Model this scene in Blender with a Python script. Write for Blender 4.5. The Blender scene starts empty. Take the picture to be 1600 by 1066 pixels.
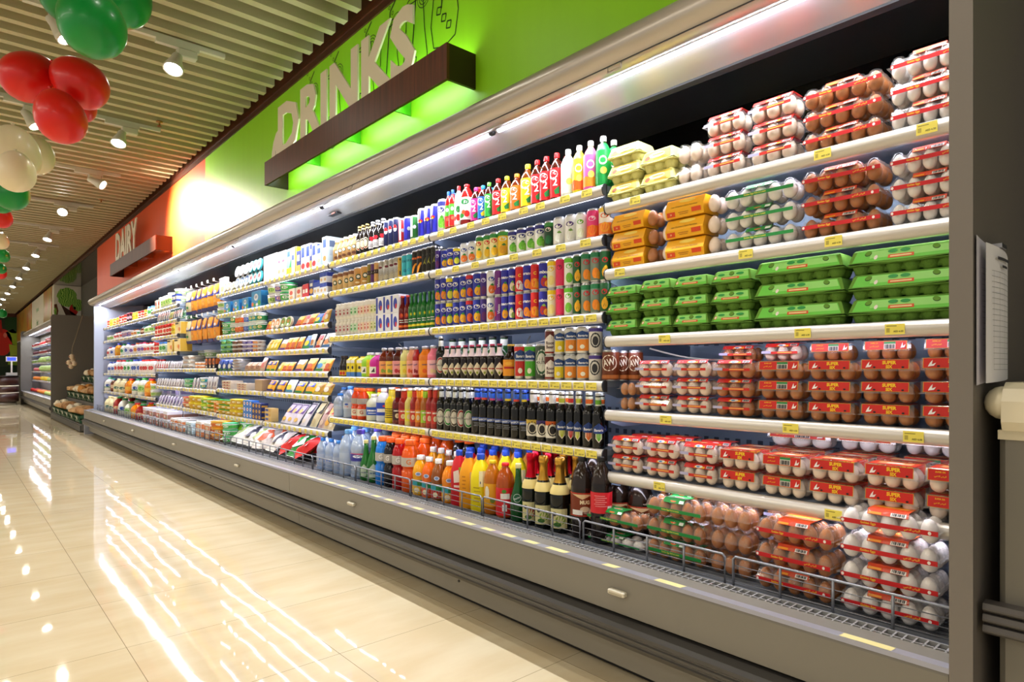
import bpy, math, random
from math import sin, cos, pi, radians, sqrt, atan2
from mathutils import Vector, Matrix
rnd = random.Random(7)
SC = bpy.context.scene
COL = SC.collection

# ---------------------------------------------------------------- colours and materials
def lin(c):
    c = c / 255.0
    return c / 12.92 if c <= 0.04045 else ((c + 0.055) / 1.055) ** 2.4
def hexc(h):
    return (lin(int(h[0:2], 16)), lin(int(h[2:4], 16)), lin(int(h[4:6], 16)), 1.0)
_M = {}
def newmat(name):
    m = bpy.data.materials.new(name); m.use_nodes = True
    return m, m.node_tree.nodes, m.node_tree.links
def mat(h, rough=0.45, metal=0.0, coat=0.0, spec=0.5, bump=0.0, bscale=40.0, trans=0.0, sss=0.0):
    """A plain or softly bumped principled material, cached by its settings."""
    key = (h, rough, metal, coat, spec, bump, bscale, trans, sss)
    if key in _M: return _M[key]
    m, n, l = newmat('m_%s_%d' % (h, len(_M)))
    b = n['Principled BSDF']
    b.inputs['Base Color'].default_value = hexc(h)
    b.inputs['Roughness'].default_value = rough
    b.inputs['Metallic'].default_value = metal
    b.inputs['Coat Weight'].default_value = coat
    b.inputs['Specular IOR Level'].default_value = spec
    if trans: b.inputs['Transmission Weight'].default_value = trans
    if bump:
        tc = n.new('ShaderNodeTexCoord'); nz = n.new('ShaderNodeTexNoise'); bp = n.new('ShaderNodeBump')
        nz.inputs['Scale'].default_value = bscale
        bp.inputs['Strength'].default_value = bump; bp.inputs['Distance'].default_value = 0.01
        l.new(tc.outputs['Object'], nz.inputs['Vector']); l.new(nz.outputs['Fac'], bp.inputs['Height'])
        l.new(bp.outputs['Normal'], b.inputs['Normal'])
    _M[key] = m
    return m
def emis(h, s):
    key = ('e', h, s)
    if key in _M: return _M[key]
    m, n, l = newmat('m_emit_%d' % len(_M))
    n.remove(n['Principled BSDF'])
    e = n.new('ShaderNodeEmission'); e.inputs['Color'].default_value = hexc(h); e.inputs['Strength'].default_value = s
    l.new(e.outputs['Emission'], n['Material Output'].inputs['Surface'])
    _M[key] = m
    return m
def film(h='FFFFFF', gloss=0.16, rough=0.08, body=0.05, dens=1.0):
    """Thin clear plastic: mostly see-through, with a sheen and a little milky body."""
    key = ('f', h, gloss, rough, body, dens)
    if key in _M: return _M[key]
    m, n, l = newmat('m_film_%d' % len(_M))
    n.remove(n['Principled BSDF'])
    t = n.new('ShaderNodeBsdfTransparent'); t.inputs['Color'].default_value = hexc(h)
    g = n.new('ShaderNodeBsdfGlossy'); g.inputs['Roughness'].default_value = rough; g.inputs['Color'].default_value = (1, 1, 1, 1)
    d = n.new('ShaderNodeBsdfDiffuse'); d.inputs['Color'].default_value = hexc(h)
    f = n.new('ShaderNodeLayerWeight'); f.inputs['Blend'].default_value = 0.5
    pw = n.new('ShaderNodeMath'); pw.operation = 'POWER'; pw.inputs[1].default_value = 3.0; l.new(f.outputs['Facing'], pw.inputs[0])
    a = n.new('ShaderNodeMath'); a.operation = 'MULTIPLY_ADD'; a.inputs[1].default_value = 0.30; a.inputs[2].default_value = gloss * 0.4
    a.use_clamp = True
    m1 = n.new('ShaderNodeMixShader'); m2 = n.new('ShaderNodeMixShader')
    m1.inputs['Fac'].default_value = body
    l.new(t.outputs[0], m1.inputs[1]); l.new(d.outputs[0], m1.inputs[2])
    l.new(pw.outputs[0], a.inputs[0]); l.new(a.outputs[0], m2.inputs['Fac'])
    l.new(m1.outputs[0], m2.inputs[1]); l.new(g.outputs[0], m2.inputs[2])
    l.new(m2.outputs[0], n['Material Output'].inputs['Surface'])
    _M[key] = m
    return m
def M(c):
    """Short colour codes: 'FFAA00' satin print; 'g:' glassy/coated; 'm:' metallic; 'c:' clear film; 'p:' matt paper or pulp."""
    if not isinstance(c, str): return c
    if ':' not in c: return mat(c, 0.42, spec=0.4)
    k, h = c.split(':')
    if k == 'g': return mat(h, 0.10, spec=0.45)
    if k == 'm': return mat(h, 0.28, metal=0.9)
    if k == 'c': return film(h)
    if k == 'w': return film(h, gloss=0.2, rough=0.05, body=0.16)
    if k == 'l': h = ''.join('%02X' % int(int(h[i:i+2], 16)*.55+255*.45) for i in (0, 2, 4)); return film(h, gloss=0.35, rough=0.05, body=0.5)
    if k == 'p': return mat(h, 0.85, spec=0.2)
    if k == 's': return mat(h, 0.22, coat=0.4)

# ---------------------------------------------------------------- mesh collecting
class MB:
    def __init__(s): s.v = []; s.f = []; s.mi = []; s.sm = []; s.mats = []
    def m(s, c):
        c = M(c)
        if c not in s.mats: s.mats.append(c)
        return s.mats.index(c)
    def add(s, vs, fs, c, smooth=False):
        o = len(s.v); s.v.extend([tuple(p) for p in vs]); k = s.m(c)
        for f in fs:
            s.f.append(tuple(i + o for i in f)); s.mi.append(k); s.sm.append(smooth)
    def box(s, x0, x1, y0, y1, z0, z1, c):
        vs = [(x0,y0,z0),(x1,y0,z0),(x1,y1,z0),(x0,y1,z0),(x0,y0,z1),(x1,y0,z1),(x1,y1,z1),(x0,y1,z1)]
        s.add(vs, [(0,3,2,1),(4,5,6,7),(0,1,5,4),(1,2,6,5),(2,3,7,6),(3,0,4,7)], c)
    def bbox(s, x0, x1, y0, y1, z0, z1, c, b=0.004):
        """box with chamfered vertical and horizontal edges"""
        b = min(b, (x1-x0)/2.1, (y1-y0)/2.1, (z1-z0)/2.1)
        def ring(i, z): return [(x0+i+b*0, y0+i+b, z), (x0+i+b, y0+i, z), (x1-i-b, y0+i, z), (x1-i, y0+i+b, z), (x1-i, y1-i-b, z), (x1-i-b, y1-i, z), (x0+i+b, y1-i, z), (x0+i, y1-i-b, z)]
        rs = [ring(b, z0), ring(0, z0+b), ring(0, z1-b), ring(b, z1)]
        vs = sum(rs, []); fs = []
        for k in range(3):
            for i in range(8):
                j = (i+1) % 8; fs.append((k*8+i, k*8+j, k*8+8+j, k*8+8+i))
        fs.append(tuple(range(7, -1, -1))); fs.append(tuple(24+i for i in range(8)))
        s.add(vs, fs, c)
    def quad(s, p, c): s.add(p, [tuple(range(len(p)))], c)
    def prism(s, prof, y0, y1, c, smooth=False, caps=True, axis='y'):
        n = len(prof)
        if axis == 'y': vs = [(x, y0, z) for x, z in prof] + [(x, y1, z) for x, z in prof]
        elif axis == 'x': vs = [(y0, a, z) for a, z in prof] + [(y1, a, z) for a, z in prof]
        else: vs = [(a, b, y0) for a, b in prof] + [(a, b, y1) for a, b in prof]
        fs = [(i, (i+1) % n, n+(i+1) % n, n+i) for i in range(n)]
        s.add(vs, fs, c, smooth)
        if caps: s.add(vs, [tuple(range(n-1, -1, -1)), tuple(range(n, 2*n))], c)
    def lathe(s, prof, c, seg=16, cx=0, cy=0, z0=0, sx=1, sy=1, sq=2.0, cols=None, cap=True, smooth=True):
        """profile [(r,z)..]; sq = superellipse power (2 round, 6 nearly square); cols: a colour per ring step"""
        vs = []
        for r, z in prof:
            for i in range(seg):
                a = 2*pi*(i+0.5)/seg; ca, sa = cos(a), sin(a)
                k = 1.0 if sq == 2.0 else 1.0/((abs(ca)**sq+abs(sa)**sq)**(1.0/sq))
                vs.append((cx+r*ca*k*sx, cy+r*sa*k*sy, z0+z))
        n = len(prof); o = len(s.v); s.v.extend(vs)
        for j in range(n-1):
            k = s.m(cols[j] if cols and cols[j] else c)
            for i in range(seg):
                i2 = (i+1) % seg
                s.f.append((o+j*seg+i, o+j*seg+i2, o+(j+1)*seg+i2, o+(j+1)*seg+i)); s.mi.append(k); s.sm.append(smooth)
        if cap:
            k = s.m(c)
            s.f.append(tuple(o+seg-1-i for i in range(seg))); s.mi.append(k); s.sm.append(False)
            k = s.m(cols[-1] if cols and cols[-1] else c)
            s.f.append(tuple(o+(n-1)*seg+i for i in range(seg))); s.mi.append(k); s.sm.append(False)
    def tube(s, path, r, c, seg=6, closed=False):
        P = [Vector(p) for p in path]; n = len(P); vs = []
        up = Vector((0, 0, 1))
        for i, p in enumerate(P):
            a = P[i-1] if (i > 0 or closed) else P[i]; b = P[(i+1) % n] if (i < n-1 or closed) else P[i]
            t = (b-a).normalized() if (b-a).length > 1e-9 else Vector((0, 0, 1))
            u = t.cross(up)
            if u.length < 1e-3: u = t.cross(Vector((0, 1, 0)))
            u.normalize(); w = t.cross(u)
            for k in range(seg):
                q = 2*pi*k/seg; vs.append(p+u*(r*cos(q))+w*(r*sin(q)))
        fs = []
        for i in range(n if closed else n-1):
            j = (i+1) % n
            for k in range(seg):
                k2 = (k+1) % seg; fs.append((i*seg+k, j*seg+k, j*seg+k2, i*seg+k2))
        if not closed: fs += [tuple(range(seg)), tuple((n-1)*seg+seg-1-k for k in range(seg))]
        s.add(vs, fs, c, True)
    def ball(s, c, cx=0, cy=0, cz=0, rx=1, ry=1, rz=1, seg=12, rings=8, egg=0.0, sharp=0.0):
        prof = []
        for j in range(rings+1):
            t = pi*j/rings; z = -cos(t); r = sin(t)
            prof.append((r*(1-egg*z), z))
        vs = [(cx, cy, cz-rz)]
        for r, z in prof[1:-1]:
            for i in range(seg):
                a = 2*pi*i/seg; vs.append((cx+rx*r*cos(a), cy+ry*r*sin(a), cz+rz*z))
        vs.append((cx, cy, cz+rz)); fs = []
        for i in range(seg): fs.append((0, 1+(i+1) % seg, 1+i))
        for j in range(rings-2):
            for i in range(seg):
                i2 = (i+1) % seg; a = 1+j*seg; fs.append((a+i, a+i2, a+seg+i2, a+seg+i))
        L = len(vs)-1; a = 1+(rings-2)*seg
        for i in range(seg): fs.append((a+i, a+(i+1) % seg, L))
        s.add(vs, fs, c, True)
    def xf(s, M4, start=0):
        for i in range(start, len(s.v)): s.v[i] = tuple(M4 @ Vector(s.v[i]))
    def mesh(s, name):
        me = bpy.data.meshes.new(name); me.from_pydata(s.v, [], s.f)
        for m in s.mats: me.materials.append(m)
        me.polygons.foreach_set('material_index', s.mi); me.polygons.foreach_set('use_smooth', s.sm)
        me.update(); return me
    def build(s, name, parent=None, **props):
        o = bpy.data.objects.new(name, s.mesh(name)); COL.objects.link(o)
        if parent is not None: o.parent = parent
        for k, v in props.items(): o[k] = v
        return o

def tag(o, label=None, cat=None, group=None, kind=None):
    if label: o['label'] = label
    if cat: o['category'] = cat
    if group: o['group'] = group
    if kind: o['kind'] = kind
    return o
def empty(name, loc=(0, 0, 0), rz=0.0):
    o = bpy.data.objects.new(name, None); o.empty_display_size = 0.05
    COL.objects.link(o); o.location = loc; o.rotation_euler = (0, 0, rz); return o
KIDS = {}
def copy_tree(o, parent=None):
    c = o.copy(); COL.objects.link(c); c.parent = parent
    for ch in KIDS.get(o.name, ()): copy_tree(ch, c)
    return c
def learn(o):
    """remember a thing's parts (and theirs) so that copies are quick"""
    KIDS[o.name] = list(o.children)
    for ch in o.children: learn(ch)
    return o

# ---------------------------------------------------------------- lettering
_T = {}
def text_tris(txt, bold=0.0):
    """glyph outlines of a word as triangles, one unit high, centred on x; (verts2d, faces, width)"""
    key = (txt, bold)
    if key in _T: return _T[key]
    cu = bpy.data.curves.new('lettering', 'FONT'); cu.body = txt; cu.size = 1.0; cu.align_x = 'CENTER'
    cu.resolution_u = 2; cu.offset = bold
    ob = bpy.data.objects.new('lettering', cu); COL.objects.link(ob)
    dg = bpy.context.evaluated_depsgraph_get(); ev = ob.evaluated_get(dg); me = ev.to_mesh()
    vs = [(v.co.x, v.co.y) for v in me.vertices]; fs = [tuple(p.vertices) for p in me.polygons]
    ev.to_mesh_clear(); bpy.data.objects.remove(ob); bpy.data.curves.remove(cu)
    if vs:
        x0 = min(v[0] for v in vs); x1 = max(v[0] for v in vs); y0 = min(v[1] for v in vs); y1 = max(v[1] for v in vs)
        h = max(1e-6, y1-y0); cx = (x0+x1)/2
        vs = [((x-cx)/h, (y-y0)/h-0.5) for x, y in vs]; w = (x1-x0)/h
    else: w = 0
    _T[key] = (vs, fs, w); return _T[key]

# decals: list of tuples, u to the right and v upward as seen from in front of the thing
#  ('r',u0,u1,v0,v1,col) ('e',cu,cv,ru,rv,col) ('t',text,cu,cv,height,col[,maxwidth[,rot]]) ('p',[(u,v)..],col) ('b',v0,v1,col)=all round ('n',...) thin barcode
def decal_polys(d):
    k = d[0]
    if k == 'r':
        _, u0, u1, v0, v1, c = d; n = max(1, int(abs(u1-u0)/0.012))
        n = min(n, 14)
        vs = []; fs = []
        for i in range(n+1):
            u = u0+(u1-u0)*i/n; vs += [(u, v0), (u, v1)]
        for i in range(n): fs.append((2*i, 2*i+2, 2*i+3, 2*i+1))
        return vs, fs, c
    if k == 'e':
        _, cu, cv, ru, rv, c = d; n = 12
        vs = [(cu+ru*cos(2*pi*i/n), cv+rv*sin(2*pi*i/n)) for i in range(n)]
        fs = [(i, i+1, n-2-i, n-1-i) for i in range(0, n//2-1)]
        return vs, fs, c
    if k == 'p':
        return list(d[1]), [tuple(range(len(d[1])))], d[2]
    if k == 't':
        _, t, cu, cv, h, c = d[:6]; vs, fs, w = text_tris(t, d[8] if len(d) > 8 else 0.02)
        sx = h
        if len(d) > 6 and d[6] and w*h > d[6]: sx = d[6]/w
        ro = d[7] if len(d) > 7 else 0
        cr, sr = cos(ro), sin(ro)
        return [(cu+(x*sx)*cr-(y*h)*sr, cv+(x*sx)*sr+(y*h)*cr) for x, y in vs], fs, c
    if k == 'n':
        _, cu, cv, w, h, c = d; vs = []; fs = []
        for i in range(9):
            x = cu-w/2+w*i/9; q = w/18*(1+(i*7 % 3)*0.4)
            o = len(vs); vs += [(x, cv-h/2), (x+q, cv-h/2), (x+q, cv+h/2), (x, cv+h/2)]; fs.append((o, o+1, o+2, o+3))
        return vs, fs, c
def clip_u(poly, a, b):
    for lim, sgn in ((a, 1), (b, -1)):
        out = []
        for i in range(len(poly)):
            p, q = poly[i-1], poly[i]; dp, dq = (p[0]-lim)*sgn, (q[0]-lim)*sgn
            if (dp >= 0) != (dq >= 0):
                t = dp/(dp-dq); out.append((p[0]+t*(q[0]-p[0]), p[1]+t*(q[1]-p[1])))
            if dq >= 0: out.append(q)
        poly = out
        if len(poly) < 3: return []
    return poly
def strips(vs, fs, w):
    V = []; F_ = []
    for f in fs:
        P = [vs[i] for i in f]; u0 = min(p[0] for p in P); u1 = max(p[0] for p in P)
        if u1-u0 <= w*1.3: F_.append(tuple(range(len(V), len(V)+len(P)))); V += P; continue
        n = int((u1-u0)/w)+1
        for k in range(n):
            q = clip_u(P, u0+(u1-u0)*k/n, u0+(u1-u0)*(k+1)/n)
            if len(q) >= 3: F_.append(tuple(range(len(V), len(V)+len(q)))); V += q
    return V, F_
def put_decals(mb, ds, place, eps=0.0004):
    """place(u,v,e) -> 3d point at outward offset e"""
    e = eps; sw = getattr(place, 'strip', 0)
    for d in ds:
        vs, fs, c = decal_polys(d)
        if sw and d[0] in 'pt': vs, fs = strips(vs, fs, sw)
        mb.add([place(u, v, e) for u, v in vs], fs, c); e += eps*0.5
def on_front(x=0.0, y=0.0, z=0.0): return lambda u, v, e: (x-e, y-u, z+v)
def on_side(y=0.0, x=0.0, z=0.0): return lambda u, v, e: (x+u, y-e, z+v)      # the side that looks towards -y
def on_round(R, rot=0.0, z=0.0, sx=1, sy=1, rf=None, sq=2.0):
    def f(u, v, e):
        r = R if rf is None else rf(v)
        a = pi+u/R+rot; ca, sa = cos(a), sin(a)
        k = 1.0 if sq == 2.0 else 1.0/((abs(ca)**sq+abs(sa)**sq)**(1.0/sq))
        return ((r*k+e)*ca*sx, (r*k+e)*sa*sy, z+v)
    f.strip = R*0.3
    return f

# ---------------------------------------------------------------- camera
CA, SA, F, CX, HY, HC = 0.7472, 0.6646, 985.0, 800.0, 578.0, 1.10
def ypx(px, X):
    """distance down the aisle of the point that a column of the photograph shows on the plane x = X"""
    t = (px-CX)/F
    return X*(CA-SA*t)/(SA+CA*t)
def zpx(px, py, X):
    t = (px-CX)/F
    return HC-(py-HY)*(X/(SA+CA*t))/F
cam = bpy.data.cameras.new('camera'); camo = bpy.data.objects.new('camera', cam); COL.objects.link(camo)
cam.sensor_width = 36.0; cam.lens = F/1600*36; cam.shift_y = (HY-533.0)/1600; cam.clip_start = 0.05; cam.clip_end = 200
camo.location = (0, 0, HC)
camo.rotation_euler = (pi/2, 0, -atan2(SA, CA))
SC.camera = camo
SPOT_W, TUBE_W, SIGN_W, SHOP_W, AISLE_W, WORLD_S, EXPO = 33.0, 13.5, 1.5, 30.0, 0.0, 0.36, 0.68
_ON = ['first', 'second', 'third', 'fourth', 'fifth', 'sixth', 'seventh', 'eighth', 'ninth', 'tenth', 'eleventh', 'twelfth', 'thirteenth', 'fourteenth', 'fifteenth', 'sixteenth', 'seventeenth', 'eighteenth', 'nineteenth', 'twentieth']
def ORDN(i): return _ON[i-1] if 1 <= i <= 20 else 'number %d' % i
# ================================================================ the setting
XF, XW = 1.98, 2.2
Y0, Y1 = 0.41, 12.91
MOD = 1.25
def floor_mat():
    m, n, l = newmat('floor_tiles'); b = n['Principled BSDF']
    tc = n.new('ShaderNodeTexCoord'); sep = n.new('ShaderNodeSeparateXYZ'); l.new(tc.outputs['Object'], sep.inputs[0])
    def line(out, pitch, off, w):
        a = n.new('ShaderNodeMath'); a.operation = 'ADD'; a.inputs[1].default_value = -off+40*pitch; l.new(sep.outputs[out], a.inputs[0])
        d = n.new('ShaderNodeMath'); d.operation = 'DIVIDE'; d.inputs[1].default_value = pitch; l.new(a.outputs[0], d.inputs[0])
        f = n.new('ShaderNodeMath'); f.operation = 'FRACT'; l.new(d.outputs[0], f.inputs[0])
        g = n.new('ShaderNodeMath'); g.operation = 'LESS_THAN'; g.inputs[1].default_value = w/pitch; l.new(f.outputs[0], g.inputs[0])
        return g
    lx, ly = line('X', 0.606, 0.517, 0.0022), line('Y', 0.61, 2.877, 0.0022)
    mx = n.new('ShaderNodeMath'); mx.operation = 'MAXIMUM'; l.new(lx.outputs[0], mx.inputs[0]); l.new(ly.outputs[0], mx.inputs[1])
    nz = n.new('ShaderNodeTexNoise'); nz.inputs['Scale'].default_value = 2.2; nz.inputs['Detail'].default_value = 6
    mp = n.new('ShaderNodeMapping'); mp.inputs['Scale'].default_value = (1.0, 3.0, 1.0); l.new(tc.outputs['Object'], mp.inputs[0]); l.new(mp.outputs[0], nz.inputs['Vector'])
    cr = n.new('ShaderNodeValToRGB'); cr.color_ramp.elements[0].position = 0.35; cr.color_ramp.elements[1].position = 0.7
    cr.color_ramp.elements[0].color = hexc('DCC9A4'); cr.color_ramp.elements[1].color = hexc('E6D8B8'); l.new(nz.outputs['Fac'], cr.inputs[0])
    mix = n.new('ShaderNodeMix'); mix.data_type = 'RGBA'; mix.inputs[7].default_value = hexc('8A7A5E')
    l.new(mx.outputs[0], mix.inputs[0]); l.new(cr.outputs[0], mix.inputs[6]); l.new(mix.outputs[2], b.inputs['Base Color'])
    b.inputs['Roughness'].default_value = 0.035; b.inputs['IOR'].default_value = 1.55
    n2 = n.new('ShaderNodeTexNoise'); n2.inputs['Scale'].default_value = 3.5; n2.inputs['Detail'].default_value = 1; l.new(tc.outputs['Object'], n2.inputs['Vector'])
    bp = n.new('ShaderNodeBump'); bp.inputs['Strength'].default_value = 0.07; bp.inputs['Distance'].default_value = 0.012
    l.new(n2.outputs['Fac'], bp.inputs['Height']); l.new(bp.outputs['Normal'], b.inputs['Normal'])
    return m
XL, YB, YE = -7.0, -3.5, 36.0
f = MB(); f.box(XL, 3.4, YB, YE, -0.1, 0.0, floor_mat()); tag(f.build('floor'), kind='structure')
def painted(name, h, rough=0.42, coat=0.0):
    m, n, l = newmat(name); b = n['Principled BSDF']; b.inputs['Roughness'].default_value = rough; b.inputs['Coat Weight'].default_value = coat
    tc = n.new('ShaderNodeTexCoord'); nz = n.new('ShaderNodeTexNoise'); nz.inputs['Scale'].default_value = 6; mp = n.new('ShaderNodeMapping')
    mp.inputs['Scale'].default_value = (1, 2, 0.2); l.new(tc.outputs['Object'], mp.inputs[0]); l.new(mp.outputs[0], nz.inputs['Vector'])
    mr = n.new('ShaderNodeMapRange'); mr.inputs['To Min'].default_value = 0.94; mr.inputs['To Max'].default_value = 1.05; l.new(nz.outputs['Fac'], mr.inputs[0])
    hs = n.new('ShaderNodeHueSaturation'); hs.inputs['Color'].default_value = hexc(h); l.new(mr.outputs[0], hs.inputs['Value'])
    l.new(hs.outputs[0], b.inputs['Base Color']); return m
GREEN = painted('paint_lime', '9CE61C'); ORANGE = painted('paint_orange', 'F0561E')
def wood(name, h1, h2, axis='Y', rough=0.3):
    m, n, l = newmat(name); b = n['Principled BSDF']; b.inputs['Roughness'].default_value = rough; b.inputs['Coat Weight'].default_value = 0.0
    tc = n.new('ShaderNodeTexCoord'); mp = n.new('ShaderNodeMapping'); l.new(tc.outputs['Object'], mp.inputs[0])
    mp.inputs['Scale'].default_value = (30, 30, 1.2) if axis == 'Z' else (30, 1.2, 30)
    nz = n.new('ShaderNodeTexNoise'); nz.inputs['Scale'].default_value = 2.0; nz.inputs['Detail'].default_value = 5; l.new(mp.outputs[0], nz.inputs['Vector'])
    cr = n.new('ShaderNodeValToRGB'); cr.color_ramp.elements[0].position = 0.3; cr.color_ramp.elements[1].position = 0.75
    cr.color_ramp.elements[0].color = hexc(h1); cr.color_ramp.elements[1].color = hexc(h2); l.new(nz.outputs['Fac'], cr.inputs[0])
    l.new(cr.outputs[0], b.inputs['Base Color']); return m
WOODV = wood('dark_veneer', '3E1C12', '6B3422', 'Z', 0.45); WOODH = wood('dark_trim', '3A1810', '66301C', 'Y')
w = MB()
YG = 7.82; YO = 15.06; ZT = 3.55
w.box(XW, XW+0.08, YB, YG, 2.345, 3.95, GREEN); w.box(XW, XW+0.08, YG, YO, 2.345, 3.95, ORANGE)
w.box(XW+0.08, 2.9, YO-0.08, YO, 2.345, 3.95, ORANGE)
tag(w.build('wall_right'), kind='structure')
w = MB(); w.box(2.86, 2.95, YB, YE, 0, 3.95, 'p:6E6A62'); tag(w.build('wall_right_rear'), kind='structure')
w = MB(); w.box(XW-0.012, XW, YB, 22.3, ZT, ZT+0.05, mat('4A2414', 0.35)); w.box(XW-0.02, XW+0.0, YB, YE-2, ZT+0.05, 3.95, WOODH); tag(w.build('trim_1'), kind='structure')
# wall seams in the lime part
# recess ceiling, mural walls
w = MB(); w.box(XW, 2.86, YO, 22.3, ZT, ZT+0.05, mat('4A3A20', 0.18, coat=0.5)); tag(w.build('ceiling_recess'), kind='structure')
def mural_mat():
    m, n, l = newmat('produce_mural'); b = n['Principled BSDF']; b.inputs['Roughness'].default_value = 0.35
    tc = n.new('ShaderNodeTexCoord'); mp = n.new('ShaderNodeMapping'); mp.inputs['Scale'].default_value = (1, 2.6, 0.35); l.new(tc.outputs['Object'], mp.inputs[0])
    nz = n.new('ShaderNodeTexNoise'); nz.inputs['Scale'].default_value = 1.6; nz.inputs['Detail'].default_value = 3; l.new(mp.outputs[0], nz.inputs['Vector'])
    cr = n.new('ShaderNodeValToRGB'); e = cr.color_ramp.elements; e[0].position = 0.3; e[0].color = hexc('3F7A1E'); e[1].position = 0.7; e[1].color = hexc('C8C84A')
    for p, c in ((0.42, 'D85A28'), (0.5, '8FA832'), (0.58, 'E08A3A'), (0.64, 'A33A1E')):
        x = e.new(p); x.color = hexc(c)
    l.new(nz.outputs['Fac'], cr.inputs[0]); l.new(cr.outputs[0], b.inputs['Base Color']); return m
MUR = mural_mat()
w = MB(); w.box(XW, 2.86, 22.3, 22.4, 0, ZT, 'p:E8E2D2'); w.box(XW, XW+0.06, 22.4, YE-0.2, 0, 2.3, 'p:6E6A62'); w.box(XW, XW+0.06, 22.4, YE-0.2, 2.3, 3.55, 'p:DCD6C4'); tag(w.build('wall_mural'), kind='structure')
w = MB(); w.box(XL, 3.4, YE, YE+0.1, 0, 4.4, mat('1E2A14', 0.5)); w.box(XL, 2.9, YE-0.25, YE, 3.45, 4.0, WOODH); tag(w.build('wall_back'), kind='structure')
# end wall behind the camera and the far left side stay open to the sales floor
# ---------------------------------------------------------------- slatted ceiling
SL = mat('BFB692', 0.5, spec=0.4)
w = MB(); w.box(XL, 2.9, YB, YE, 3.95, 4.05, mat('8A8468', 0.8)); tag(w.build('ceiling'), kind='structure')
k = 0; y = 4.419-0.1965*40
slat_mesh = None
root = empty('ceiling_slats', (0, 0, 0)); root['kind'] = 'structure'; root.name = 'ceiling_slats'
w = MB(); y = 4.354-0.1965*38
while y < YE-0.3:
    w.box(XL, XW-0.075, y, y+0.065, 3.60, 3.78, SL); y += 0.1965
o = w.build('ceiling_panel', root); o['kind'] = 'structure'
# ---------------------------------------------------------------- murals
def flat_poly(mb, pts, c, place): put_decals(mb, [('p', pts, c)], place)
mb = MB(); mb.box(XW-0.02, XW, 22.42, YE-0.4, 2.32, 3.53, 'p:E9E4D4')
P = on_front(XW-0.02, 0, 0)
mu = MB(); mu.box(XW-0.035, XW-0.02, 28.6, 35.4, 2.34, 3.52, MUR); mu2 = MB(); mu2.box(XW-0.035, XW-0.02, 22.5, 24.6, 2.34, 3.52, MUR)
r = empty('wall_mural_print', (0, 0, 0)); mb.build('backing_board', r); mu.build('vegetable_picture', r); mu2.build('vegetable_picture', r)
t = MB(); put_decals(t, [('t', 'Vegetable', -26.6, 3.12, 0.2, '4C9A2E', 2.6), ('t', 'Fruit', -26.6, 2.7, 0.2, '4C9A2E', 1.6)], lambda u, v, e: (XW-0.024-e, -u, v))
t.build('green_lettering', r)
tag(r, 'long produce picture with green writing above the far cold case', 'mural')
# the picture on the wall that faces us: lettuce, pepper and a twig basket
r = empty('lettuce_mural', (0, 22.3, 0)); mb = MB(); mb.box(XW+0.01, 2.85, -0.02, 0, 2.3, 3.54, 'p:EEE8DC'); mb.build('backing_board', r)
def lettuce_mat():
    m, n, l = newmat('lettuce_leaf'); b = n['Principled BSDF']; b.inputs['Roughness'].default_value = 0.4
    tc = n.new('ShaderNodeTexCoord'); nz = n.new('ShaderNodeTexWave'); nz.inputs['Scale'].default_value = 7; nz.inputs['Distortion'].default_value = 9; l.new(tc.outputs['Object'], nz.inputs['Vector'])
    cr = n.new('ShaderNodeValToRGB'); e = cr.color_ramp.elements; e[0].color = hexc('2F8A1E'); e[1].color = hexc('B6E06A'); l.new(nz.outputs['Fac'], cr.inputs[0]); l.new(cr.outputs[0], b.inputs['Base Color']); return m
LET = lettuce_mat()
def blob(cx, cz, rx, rz, n=22, j=0.12, sd=1):
    q = random.Random(sd); return [(cx+rx*(1+q.uniform(-j, j))*cos(2*pi*i/n), cz+rz*(1+q.uniform(-j, j))*sin(2*pi*i/n)) for i in range(n)]
S = on_side(-0.02)
for nm, ds in (('twig_basket_picture', [('p', [(2.36, 3.0), (2.85, 2.62), (2.85, 2.32), (2.62, 2.32)], '4A2A1C'), ('p', [(2.21, 2.98), (2.27, 3.0), (2.31, 2.8), (2.28, 2.6), (2.21, 2.5)], '6A3A20')]),
               ('lettuce_picture', [('p', blob(2.52, 3.22, 0.24, 0.27, sd=3), LET), ('p', blob(2.78, 3.0, 0.13, 0.18, sd=4), LET), ('p', blob(2.235, 2.78, 0.03, 0.12, sd=5), LET)]),
               ('pepper_picture', [('p', blob(2.68, 2.86, 0.11, 0.17, 14, 0.05), 'C8201A'), ('p', blob(2.70, 2.9, 0.03, 0.05, 10), '3E7A1E')])):
    m2 = MB(); put_decals(m2, ds, lambda u, v, e: (u, -0.02-e, v)); m2.build(nm, r)
tag(r, 'wall picture of lettuce and red pepper above grey end panel', 'mural')
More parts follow.
